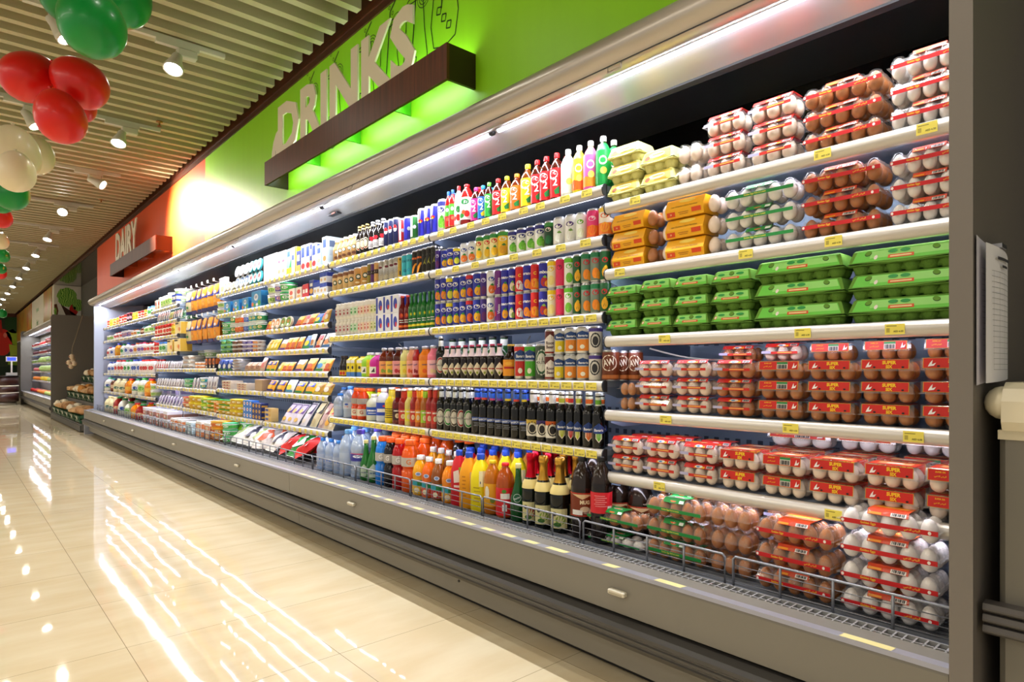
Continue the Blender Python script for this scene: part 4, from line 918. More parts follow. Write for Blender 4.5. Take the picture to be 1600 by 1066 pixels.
for k_, d_, a_, b_ in (('cof_o', 'slim olive coffee can', '8A7A2A', '3A2010'), ('cof_p', 'slim purple coffee can', '5A2A6A', '2A1420'), ('cof_t', 'slim tan coffee can', 'D0A060', '3A2010')):
    can(k_, d_, .0265, .15, a_, (lambda b_: lambda R, H: [('r', -1.2*R, 2*R, .42*H, .62*H, b_), ('r', 0, .7*R, .5*H, .55*H, 'F0E8D8')])(b_), name='coffee_can')
can('silv', 'slim silver drink can', .0265, .155, 'm:B8B4AA', lambda R, H: [('e', .3*R, .66*H, .5*R, .06*H, '6A1A2A')]+squig(.3*R, .4*H, 1.0*R, .3*H, '8A867C', 5))
can('yblk', 'yellow-and-black slim can', .0265, .15, 'E0B01E', lambda R, H: [('r', 0, 1.2*R, .1*H, .9*H, '2A2030'), ('r', .3*R, .8*R, .3*H, .8*H, 'E8C03A')])
can('cyan', 'slim turquoise energy can', .0265, .155, '35B4C4', lambda R, H: [('r', -.2*R, 1.0*R, .62*H, .72*H, '1A6A80'), ('e', .4*R, .25*H, .4*R, .08*H, '1E8AA0')])
can('blkor', 'slim black energy can, orange flash', .0265, .16, '1A120E', lambda R, H: [('r', -.6*R, 1.6*R, .62*H, .70*H, 'E06A1E'), ('p', [(-.6*R, .05*H), (-.1*R, .05*H), (.5*R, .35*H), (1.3*R, .5*H), (.4*R, .45*H), (-.2*R, .3*H)], 'F09A1E')])
can('blkgr', 'slim black energy can, olive mark', .0265, .165, '15130E', lambda R, H: [('p', [(0, .3*H), (.8*R, .62*H), (.6*R, .45*H), (1.0*R, .3*H), (.4*R, .38*H)], '9A9A3A'), ('r', 0, .9*R, .68*H, .73*H, '5A5A4A')])
# ---------------------------------------------------------------- third and fourth shelves
def multipack(key, d, cols, front2, name='bottle_multipack', white=True):
    def fn(p):
        r = empty(name)
        for i, c in enumerate(cols):
            m = MB(); R = .021; x = -.001*i; y = .045*(len(cols)-1)/2-.045*i
            m.lathe([(R*.8, 0), (R, .01), (R, .03), (R*.9, .035), (R, .04), (R, .075), (R*.75, .088), (R*.75, .094)], 'E6E2D6', 10)
            m.lathe([(R*1.02, .018), (R*1.02, .068)], c, 10, cap=False); m.lathe([(R*.82, .090), (R*.82, .1)], 'F0EEE8', 10)
            put_decals(m, [('r', -.006, .008, .05, .058, front2), ('e', .002, .034, .008, .008, front2)], on_round(R*1.04))
            m.xf(Matrix.Translation((0, y, 0))); m.build('small_bottle', r)
        return r
    Proto(key, name, d, 'multipack', .045*len(cols), .05, .1, fn, round_=False)
multipack('mp_red', 'pack of small red-and-white milk drinks', ['D8D0C8', 'D8D0C8'], 'A02A3A'); multipack('mp_green', 'pack of small green-and-white milk drinks', ['CFE4C8', 'CFE4C8'], '3A9A4A'); multipack('mp_pink', 'pack of small pink-and-cream milk drinks', ['EED0C8', 'F0DCC0'], 'C85A4A'); multipack('mp_lime', 'pack of small yellow-green milk drinks', ['E6E6B8', 'DCE8C8'], '8A9A3A')
carton('bluepk', 'blue-and-white drink pack', .06, .06, .1, 'E8E8F0', lambda w, h: [('r', -w*.5, -w*.25, .05*h, .95*h, '2A3EA8'), ('e', w*.1, .5*h, w*.25, .3*h, '2A3EA8'), ('e', w*.2, .35*h, w*.12, .14*h, 'C8202A')], lambda w, h: [('r', -w*.1, w*.3, .1*h, .9*h, '2A3EA8')], name='drink_pack', cat='drink pack')
for k_, d_, c_, l_, y_ in (('pom_red', 'dark red soda bottle', 'g:6A0E10', 'C0301E', 'E86A1E'), ('pom_green', 'green glass soda bottle', 'g:1A6A26', '2E8A2E', 'E0D02A')):
    bottle(k_, d_, 'beer', .029, .23, c_, 'm:4A7A4A' if 'g' == k_[4] else 'C83A2A', None, (lambda l_, y_: lambda R, H: [('r', -1.5*R, 2.5*R, .08*H, .14*H, y_), ('e', .4*R, .42*H, .45*R, .07*H, l_), ('e', .5*R, .43*H, .22*R, .04*H, y_)]+squig(.4*R, .25*H, 1.2*R, .12*H, 'E8E8E0', 2))(l_, y_), name='soda_bottle')
bottle('mini', 'small black bottle, red label', 'frap', .026, .13, 'g:1A0E08', '2A1A12', (.05, .3, 'D8B020'), lambda R, H: [('e', .2*R, .16*H, .4*R, .08*H, 'C8202A')], name='malt_drink_bottle')
carton('yb', 'yellow-and-blue drink carton', .045, .045, .125, 'E8D42A', lambda w, h: [('r', -w/2, w/2, 0.01*h, .28*h, '3A7AD0'), ('e', 0, .55*h, w*.25, .1*h, '2A2418'), ('r', -w/2, w/2, .82*h, .99*h, 'EEF0F0')], lambda w, h: [('r', -w/2, w/2, .01*h, .28*h, '3A7AD0'), ('r', -w*.2, w*.3, .4*h, .7*h, '2A2418')], name='drink_carton', top='gable')
for k_, d_, c_, q_ in (('limebt', 'lime-and-yellow square bottle', '9AD82A', 'F0DC1E'), ('magbt', 'magenta square bottle', 'D01E9A', 'C01A8A')):
    bottle(k_, d_, 'juice', .034, .15, c_, 'E8E8E8', None, (lambda q_: lambda R, H: [('r', .4*R, 1.6*R, .03*H, .7*H, q_), ('r', -.6*R, .35*R, .15*H, .42*H, 'F0F0E4'), ('p', [(-.4*R, .2*H), (.1*R, .38*H), (.2*R, .2*H)], '3A3A3A')])(q_), name='milkshake_bottle', sq=5)
for k_, d_, c_, l_, f_ in (('sn_tea', 'dark amber juice bottle, orange label', 'g:6A2008', 'F0A060', '8AA83A'), ('sn_lem', 'dark amber juice bottle, yellow label', 'g:5A1E08', 'F0C04A', '8AA83A'), ('sn_ras', 'dark juice bottle, pink label', 'g:4A1408', 'E89AA0', 'B82A3A'), ('sn_y', 'pale yellow juice bottle', 'g:DCD88A', 'F0E46A', 'E8D03A'), ('sn_p', 'peach-coloured juice bottle', 'g:E89A70', 'F0A890', 'D8502A'), ('sn_r', 'red juice bottle, pink label', 'g:A81A1A', 'E8A0A8', '8A1A2A'), ('sn_o', 'orange juice bottle, orange label', 'g:E8801E', 'F0941E', 'E8641A'), ('sn_pk', 'pink lemonade bottle', 'g:EE7A92', 'F4B8C0', 'F0D09A')):
    bottle(k_, d_, 'glass', .033, .185, c_, 'm:B8B4B8', (.10, .55, l_), (lambda l_, f_: lambda R, H: [('t', 'Snapple', .35*R, .42*H, .055*H, '2A3A7A', 1.7*R, .15), ('e', .2*R, .22*H, .28*R, .07*H, f_), ('e', .7*R, .20*H, .25*R, .06*H, f_)])(l_, f_), name='juice_bottle')
for k_, d_, c_ in (('hol_r', 'dark bottle, red ring label', 'A82A2A'), ('hol_g', 'dark bottle, green ring label', '2E8A3A'), ('hol_k', 'dark bottle, brown ring label', '4A3A2A')):
    bottle(k_, d_, 'beer', .030, .235, 'g:0C0E0A', 'm:B8B8B4', None, (lambda c_: lambda R, H: [('e', .45*R, .31*H, .92*R, .20*H, 'D8D8C8'), ('e', .45*R, .31*H, .84*R, .185*H, c_), ('e', .45*R, .31*H, .66*R, .145*H, 'DAD6C8'), ('r', -.45*R, 1.35*R, .28*H, .34*H, 'E8E4D8'), ('t', 'HOLSTEN', .45*R, .31*H, .042*H, '101010', 1.7*R)])(c_), name='malt_beer_bottle', neck=(.76, .90, 'D8DCD8', .47))
bottle('diam', 'dark bottle, diamond label, pink cap', 'beer', .031, .19, 'g:160A06', 'A82A4A', None, lambda R, H: [('p', [(-.55*R, .3*H), (.4*R, .48*H), (1.35*R, .3*H), (.4*R, .09*H)], 'E8DCC0'), ('e', .4*R, .18*H, .22*R, .04*H, '9AA83A'), ('t', 'moussy', .4*R, .29*H, .055*H, 'B01A1A', 1.8*R, 0, .05)], name='malt_drink_bottle', neck=(.66, .90, 'F0DCDC', -1))
bottle('gold', 'dark bottle, square orange label', 'beer', .033, .185, 'g:160A06', 'C8A03A', (.10, .56, 'EE9A1E'), lambda R, H: [('r', -.3*R, 1.2*R, .30*H, .36*H, 'B01A1A'), ('e', .4*R, .45*H, .5*R, .05*H, 'F8B83A')], name='malt_drink_bottle')
bottle('tallgr', 'tall green bottle, white neck label', 'beer', .030, .24, 'g:1A4A1E', '141414', (.1, .5, '20281A'), None, name='malt_beer_bottle', neck=(.77, .92, 'D8E0DC', .47))
def bavcan(key, d, a, b):
    stdcan(key, d, 'm:C4C6C4', lambda R, H: [('r', -2*R, 2.4*R, .80*H, .925*H, a), ('r', -.45*R, 1.15*R, .1*H, .52*H, b), ('p', [(-.75*R, .62*H), (-.3*R, .56*H), (1.1*R, .56*H), (1.5*R, .62*H), (1.3*R, .74*H), (.35*R, .84*H), (-.6*R, .74*H)], '20407A'), ('t', 'Bavaria', .4*R, .66*H, .085*H, 'F4F4F4', 1.9*R), ('e', .35*R, .25*H, .3*R, .08*H, 'F0ECD8')], H=.125)
bavcan('bc_red', 'red-and-silver malt drink can', 'C82A22', 'C82A22'); bavcan('bc_green', 'green-and-silver malt drink can', '4AA82A', '4AA82A'); bavcan('bc_yellow', 'silver malt drink can, yellow panel', 'C8C8C4', 'E8CC1E'); bavcan('bc_orange', 'silver malt drink can, orange panel', 'C8C8C4', 'E88A2A')
stdcan('bc_hol', 'dark green can, white oval emblem', '3A4A3E', lambda R, H: [('e', .45*R, .48*H, .95*R, .36*H, 'C8D0C4'), ('e', .45*R, .48*H, .85*R, .32*H, '2A5A3A'), ('e', .45*R, .48*H, .68*R, .26*H, 'D4D8CC'), ('r', -.4*R, 1.3*R, .43*H, .53*H, 'E4E8E0'), ('t', 'HOLSTEN', .45*R, .48*H, .075*H, '101810', 1.8*R)], H=.125)
stdcan('rootbeer', 'brown-and-white root beer can', 'E8E0D8', lambda R, H: [('r', -2*R, 2.5*R, .62*H, .92*H, '5A1A12'), ('p', [(-.6*R, .62*H), (1.4*R, .62*H), (.4*R, .8*H)], 'E8E0D8'), ('t', 'Root', .35*R, .46*H, .13*H, '4A1A12', 1.6*R), ('t', 'Beer', .35*R, .30*H, .13*H, '4A1A12', 1.6*R), ('r', -2*R, 2.5*R, .05*H, .12*H, '8A2A1A')], H=.125)
stdcan('lion', 'white can, dark round lion emblem', 'D8D4CC', lambda R, H: [('r', -2*R, 2.5*R, .80*H, .925*H, '4A3A8A'), ('e', .4*R, .48*H, .8*R, .28*H, '2A2A30'), ('e', .4*R, .48*H, .62*R, .22*H, 'D0CCC4'), ('e', .4*R, .46*H, .42*R, .17*H, '2A2A2E')], H=.125)
stdcan('aw', 'brown root beer can, white oval', '6A2E14', lambda R, H: [('e', .3*R, .58*H, 1.0*R, .26*H, 'E8DCC8'), ('e', .3*R, .58*H, .88*R, .225*H, '6A2E14'), ('t', 'AW', .3*R, .6*H, .22*H, 'F0E8DC', 1.4*R, .2), ('r', -.8*R, 1.6*R, .08*H, .2*H, 'A8602A')], H=.135)
# ---------------------------------------------------------------- fifth shelf and deck
bottle('w_small', 'small clear water bottle, blue cap', 'water', .032, .2, 'l:A8C8F0', '2A7AD8', (.34, .48, 'l:D8E8F8'), None, name='water_bottle', cat='bottle')
bottle('w_tall', 'tall water bottle, pale label', 'water', .033, .25, 'l:98B8EC', '4A8AE0', (.30, .50, 'l:E0E8F8'), lambda R, H: [('e', .3*R, .44*H, .3*R, .03*H, '2A4AA8'), ('r', 0, .6*R, .35*H, .37*H, 'C83A3A')], name='water_bottle')
bottle('w_red', 'small water bottle, red cap', 'water', .030, .18, 'l:B8D4F4', 'D82A3A', (.34, .48, 'l:E8F0FA'), None, name='water_bottle')
bottle('w_deck', 'clear water bottle on the deck', 'water', .030, .18, 'l:A0C4F4', '3A86E0', (.28, .50, 'l:C8DCF8'), lambda R, H: [('r', 0, 1.2*R, .32*H, .36*H, '3A6AC8')], name='water_bottle')
bottle('w_big', 'large water bottle, plain', 'water', .042, .30, 'l:A8CCF4', '6AA8E8', (.28, .50, 'l:C0DAF8'), None, name='water_bottle')
bottle('w_purple', 'large water bottle, purple label', 'water', .044, .31, 'l:A8CCF4', '4A3AA8', (.36, .52, '3A3A9A'), lambda R, H: [('e', .4*R, .46*H, .6*R, .03*H, 'E8E8F4'), ('p', [(-1*R, .52*H), (2*R, .52*H), (1.2*R, .49*H)], 'D04A6A')], name='water_bottle')
bottle('iso_blue', 'blue sports drink bottle', 'gator', .036, .22, 'g:1E8AD8', 'F06A1E', (.47, .68, 'C8CCCC'), None, name='sports_drink_bottle')
bottle('iso_or', 'orange sports drink bottle', 'gator', .036, .22, 'g:D8400E', 'F0641A', (.12, .34, 'E4DCC8'), lambda R, H: [('t', 'G', .3*R, .24*H, .12*H, 'B03A1A')], name='sports_drink_bottle', neck=(.50, .68, 'A8A09A', 1.02))
bottle('iso_y', 'lime-yellow sports drink bottle', 'gator', .036, .22, 'g:C8DC1E', 'F0641A', (.47, .68, 'B8E03A'), None, name='sports_drink_bottle')
bottle('poc', 'cloudy drink bottle, blue label', 'pet', .034, .2, 'g:D8DCC8', 'F0F0F0', (.22, .52, '2A5AC0'), lambda R, H: [('r', -.4*R, 1.0*R, .36*H, .42*H, 'F0F4F8'), ('r', -.2*R, 1.2*R, .28*H, .31*H, 'E8ECF4')], name='sports_drink_bottle')
bottle('poc2', 'white drink bottle, tall blue label', 'pet', .034, .225, 'g:D0D8E8', 'F4F4F4', (.20, .58, '2A4AC0'), lambda R, H: [('r', -.2*R, .9*R, .3*H, .4*H, 'F4F4F8'), ('e', .8*R, .48*H, .2*R, .03*H, 'D8404A')], name='sports_drink_bottle')
bottle('shorty', 'yellow drink bottle, black lettering', 'beer', .034, .21, 'g:E8D01E', 'C8C8C0', None, lambda R, H: squig(.3*R, .28*H, 1.6*R, .3*H, '1E1A10', 5), name='soda_bottle', neck=(.74, .92, 'E8D84A', .5))
for k_, d_, c_, l_ in (('vod_r', 'small red soda bottle, red label', 'g:9A1E18', 'C83A2A'), ('vod_y', 'small pale yellow soda bottle', 'g:D8CC6A', 'E4DC3A'), ('vod_o', 'small amber soda bottle', 'g:C85A14', 'E8941E'), ('vod_g', 'small soda bottle, lime label', 'g:A8641A', '9AC82E'), ('vod_d', 'small dark red soda bottle', 'g:6A0E12', '3A1A1A')):
    bottle(k_, d_, 'beer', .028, .205, c_, 'E4E4E0', None, (lambda l_: lambda R, H: [('r', -.5*R, 1.4*R, .12*H, .44*H, l_), ('e', .45*R, .24*H, .4*R, .07*H, 'E8D8B0'), ('r', -.2*R, 1.1*R, .36*H, .40*H, 'F4ECE0')])(l_), name='soda_bottle', neck=(.74, .92, l_, .5))
for k_, d_, c_ in (('bb_pink', 'black bottle, pink-and-blue neck label', 'D84A7A'), ('bb_red', 'black bottle, red-and-blue neck label', 'E04A2A'), ('bb_yel', 'black bottle, yellow-and-blue neck label', 'E8CC2A'), ('bb_pur', 'black bottle, purple-and-blue neck label', '7A3AA0')):
    bottle(k_, d_, 'beer', .031, .235, 'g:0A0A08', '2A4AA8', None, (lambda c_: lambda R, H: [('r', -.6*R, 1.3*R, .30*H, .38*H, '2A4A9A'), ('t', 'BARBICAN', .35*R, .34*H, .045*H, 'E8ECF4', 1.7*R, .08)]+squig(.35*R, .22*H, 1.1*R, .1*H, '8A8E98', 3))(c_), name='malt_drink_bottle', neck=(.76, .92, '2E62C8', .47), extra={'neck2': (.765, .81, c_)})
for k_, d_, c_ in (('ln_y', 'black bottle, gold lion label', 'C8A83A'), ('ln_p', 'black bottle, purple lion label', '3A2A6A'), ('ln_o', 'black bottle, orange lion label', 'C85A1E')):
    bottle(k_, d_, 'beer', .032, .235, 'g:0A0A08', 'E8E8E4', (.10, .42, 'E4E0D4'), (lambda c_: lambda R, H: [('r', -1*R, 2*R, .34*H, .42*H, c_), ('e', .4*R, .26*H, .82*R, .13*H, '1E1A18'), ('e', .4*R, .26*H, .66*R, .105*H, 'D8D0BC'), ('e', .4*R, .25*H, .45*R, .08*H, '1E1A18')])(c_), name='malt_drink_bottle', neck=(.74, .92, 'E8E8EC', .5))
for k_, d_, c_ in (('bv_y', 'black bottle, shield label, yellow base', 'B8C03A'), ('bv_r', 'black bottle, shield label, red base', 'C82A2A'), ('bv_o', 'black bottle, shield label, orange base', 'D8641E'), ('bv_g', 'black bottle, shield label, green base', '6AA82E')):
    bottle(k_, d_, 'beer', .032, .235, 'g:0A0A08', 'C8CCC8', None, (lambda c_: lambda R, H: [('p', [(-.1*R, .28*H), (-.1*R, .18*H), (.4*R, .11*H), (.9*R, .18*H), (.9*R, .28*H)], 'E8DCC8'), ('p', [(0, .27*H), (0, .19*H), (.4*R, .13*H), (.8*R, .19*H), (.8*R, .27*H)], c_), ('p', [(-.65*R, .30*H), (-.2*R, .27*H), (1.0*R, .27*H), (1.45*R, .30*H), (1.3*R, .38*H), (.4*R, .46*H), (-.5*R, .38*H)], '1E3A7A'), ('t', 'Bavaria', .4*R, .335*H, .05*H, 'F4F4F4', 1.8*R)])(c_), name='malt_drink_bottle', neck=(.76, .92, 'D8DCC8', .48), extra={'neck2': (.79, .87, c_)})
for k_, d_, c_, l_ in (('g_blue', 'big blue sports drink bottle', 'g:1878D8', 'B8B4AE'), ('g_dark', 'big black sports drink bottle', 'g:141014', 'A8A29A'), ('g_red', 'big red sports drink bottle', 'g:A80E14', 'B8B0A8'), ('g_or', 'big orange sports drink bottle', 'g:E0560E', 'C0B8AC')):
    bottle(k_, d_, 'gator', .045, .27, c_, 'F0641A', (.50, .67, l_), (lambda l_: lambda R, H: [('t', 'G', .3*R, .59*H, .10*H, 'D87A3A' if l_ == 'C0B8AC' else 'E8E4E0')])(l_), name='sports_drink_bottle')
for k_, d_, c_, f_ in (('pu_y', 'yellow pulpy juice bottle, white cap', 'g:F0A80E', 'F0C01E'), ('pu_o', 'orange pulpy juice bottle, white cap', 'g:F0680E', 'E8501E'), ('pu_b', 'brown apple juice bottle, white cap', 'g:8A4A14', 'C02A1E'), ('pu_n', 'orange-yellow pulpy juice bottle', 'g:F08A0E', 'F0B01E')):
    bottle(k_, d_, 'juice', .040, .235, c_, 'F4F4F2', (.06, .40, '3AA8B8'), (lambda c_, f_: lambda R, H: [('r', -3*R, 3*R, .065*H, .25*H, f_), ('r', .2*R, 1.0*R, .26*H, .39*H, '2E8A4A'), ('e', .3*R, .55*H, .38*R, .05*H, 'E0E4F0'), ('e', .3*R, .55*H, .26*R, .034*H, '7A9AC8'), ('e', .1*R, .15*H, .35*R, .06*H, 'F4E8C8'), ('e', .9*R, .14*H, .3*R, .05*H, 'C84A1E')])(c_, f_), name='pulpy_juice_bottle')
bottle('fr_red', 'red-and-green juice bottle, blue cap', 'jug', .043, .28, 'D01828', '1E4AC0', None, lambda R, H: [('p', [(.5*R, .70*H), (1.5*R, .72*H), (1.6*R, .40*H), (.9*R, .46*H)], '7AB82E'), ('p', [(-.3*R, .62*H), (.5*R, .66*H), (.7*R, .44*H), (-.2*R, .42*H)], 'E8D8D0'), ('r', -.2*R, 1.2*R, .34*H, .38*H, 'F0D8D0')], name='fruit_drink_bottle', sq=4)
bottle('fr_or', 'amber-yellow juice bottle, blue cap', 'jug', .045, .28, 'F0A00E', '1E4AC0', None, lambda R, H: [('r', .6*R, 1.0*R, .3*H, .66*H, 'E0B8A0')]+squig(-.1*R, .4*H, .5*R, .4*H, 'C8780E', 6), name='fruit_drink_bottle', sq=4)
bottle('fr_y', 'bright yellow juice bottle, blue cap', 'jug', .046, .28, 'F4E00E', '1E4AC0', None, lambda R, H: [('r', .5*R, 1.2*R, .45*H, .72*H, 'F8F0C0'), ('r', .6*R, 1.1*R, .5*H, .54*H, '2A3A7A')]+squig(.2*R, .3*H, .9*R, .3*H, 'C8A80E', 5), name='fruit_drink_bottle', sq=4)
bottle('amb', 'amber drink bottle, yellow cap', 'cola', .044, .27, 'g:B8680E', 'F0D01E', (.16, .58, 'E8A81E'), lambda R, H: [('e', 0, .42*H, .3*R, .12*H, 'F4E8D0'), ('e', .7*R, .28*H, .3*R, .05*H, '6A8A2A')], name='fruit_drink_bottle')
bottle('redlab', 'amber drink bottle, red label and cap', 'cola', .046, .27, 'g:A8480E', 'E0201E', (.06, .56, 'D81E28'), lambda R, H: [('r', .1*R, 1.1*R, .36*H, .46*H, 'EEE4DC'), ('e', .5*R, .50*H, .25*R, .035*H, '4A8A2A'), ('r', .3*R, .8*R, .14*H, .26*H, 'E8E0DC')], name='fruit_drink_bottle')
bottle('perr', 'round green sparkling water bottle', 'soda', .046, .26, 'g:1A6A22', 'D8D08A', None, lambda R, H: [('p', [(-.2*R, .30*H), (.5*R, .42*H), (1.1*R, .32*H), (.8*R, .12*H), (-.1*R, .12*H)], 'C8D8C0'), ('r', 0, .8*R, .2*H, .23*H, '4A6A8A')], name='sparkling_water_bottle')
bottle('perr2', 'dark green bottle, round white emblem', 'soda', .043, .27, 'g:0E4A1A', 'E8E0A0', None, lambda R, H: [('e', .2*R, .42*H, .5*R, .075*H, 'C8D8C8'), ('e', .2*R, .42*H, .44*R, .066*H, '1A5A3A'), ('t', 'Perrier', .2*R, .42*H, .035*H, 'E8F0E8', .8*R, .4), ('e', 1.0*R, .40*H, .25*R, .04*H, 'E8E01E')], name='sparkling_water_bottle')
for k_, d_, f_, g_ in (('ch_red', 'champagne-style bottle, red foil', 'm:C8142A', 'A82A2A'), ('ch_gold', 'champagne-style bottle, gold foil', 'm:C8963A', '8AA83A')):
    bottle(k_, d_, 'champ', .043, .30, 'g:0E120A', f_, None, (lambda g_: lambda R, H: [('r', -.6*R, 1.2*R, .07*H, .33*H, 'DCD49A'), ('e', .5*R, .18*H, .5*R, .06*H, g_), ('e', -.1*R, .26*H, .22*R, .03*H, '3A3A30'), ('e', .2*R, .12*H, .4*R, .03*H, '3A6A2A')])(g_), name='sparkling_juice_bottle', foil=f_)
bottle('mug', 'large root beer bottle, brown label', 'cola', .050, .30, 'g:120806', '101010', (.28, .57, '7A3010'), lambda R, H: [('r', -3*R, 3*R, .285*H, .295*H, 'C82A1E'), ('r', -3*R, 3*R, .555*H, .565*H, 'C82A1E'), ('p', [(-.8*R, .55*H), (1.6*R, .55*H), (1.2*R, .50*H), (.8*R, .53*H), (.2*R, .49*H), (-.4*R, .53*H)], 'D8B88A'), ('t', 'MUG', .4*R, .455*H, .05*H, 'E8D8B0', 1.5*R, 0, .06), ('e', .4*R, .37*H, .4*R, .035*H, 'D8C0A0'), ('r', -.7*R, .2*R, .30*H, .36*H, 'F0ECE4')], name='root_beer_bottle', extra={'body': [(.62, 1, 'g:241812')]})
bottle('mugred', 'large cola bottle, red label', 'cola', .050, .30, 'g:120806', '101010', (.36, .60, 'D01E2A'), lambda R, H: squig(.3*R, .5*H, 1.2*R, .14*H, 'E88A8A', 6)+[('n', 1.2*R, .42*H, .5*R, .05*H, 'F4F0EC')], name='root_beer_bottle', extra={'body': [(.66, 1, 'g:241812')]})
# ================================================================ eggs
def egg_mat(name, c1, c2):
    m, n, l = newmat(name); b = n['Principled BSDF']; b.inputs['Roughness'].default_value = 0.45
    tc = n.new('ShaderNodeTexCoord'); nz = n.new('ShaderNodeTexNoise'); nz.inputs['Scale'].default_value = 60; l.new(tc.outputs['Object'], nz.inputs['Vector'])
    cr = n.new('ShaderNodeValToRGB'); cr.color_ramp.elements[0].color = hexc(c1); cr.color_ramp.elements[1].color = hexc(c2); l.new(nz.outputs['Fac'], cr.inputs[0])
    l.new(cr.outputs[0], b.inputs['Base Color']); b.inputs['Subsurface Weight'].default_value = 0.0; return m
EGG = {'w': egg_mat('white_eggshell', 'EFE8E2', 'F8F4F0'), 'b': egg_mat('brown_eggshell', 'A45E26', 'BC7636'), 'c': egg_mat('cream_eggshell', 'EAD2BC', 'F4E2D2'), 't': egg_mat('tan_eggshell', 'B87238', 'CC8A4E')}
EGM = {}
for k_, m_ in EGG.items():
    b_ = MB(); b_.ball(m_, rx=.0212, ry=.0212, rz=.0275, seg=14, rings=10, egg=0.13); EGM[k_] = b_.mesh('egg')
CLEAR = film('FFFFFF', gloss=0.07, rough=0.12, body=0.02); CLEAR2 = film('FFFFFF', gloss=0.15, rough=0.10, body=0.045)
ARAB = '\uFEF2\uFE92\uFEEB\uFEAC\uFEDF\uFE8D \uFEBE\uFEF4\uFE92\uFEDF\uFE8D'
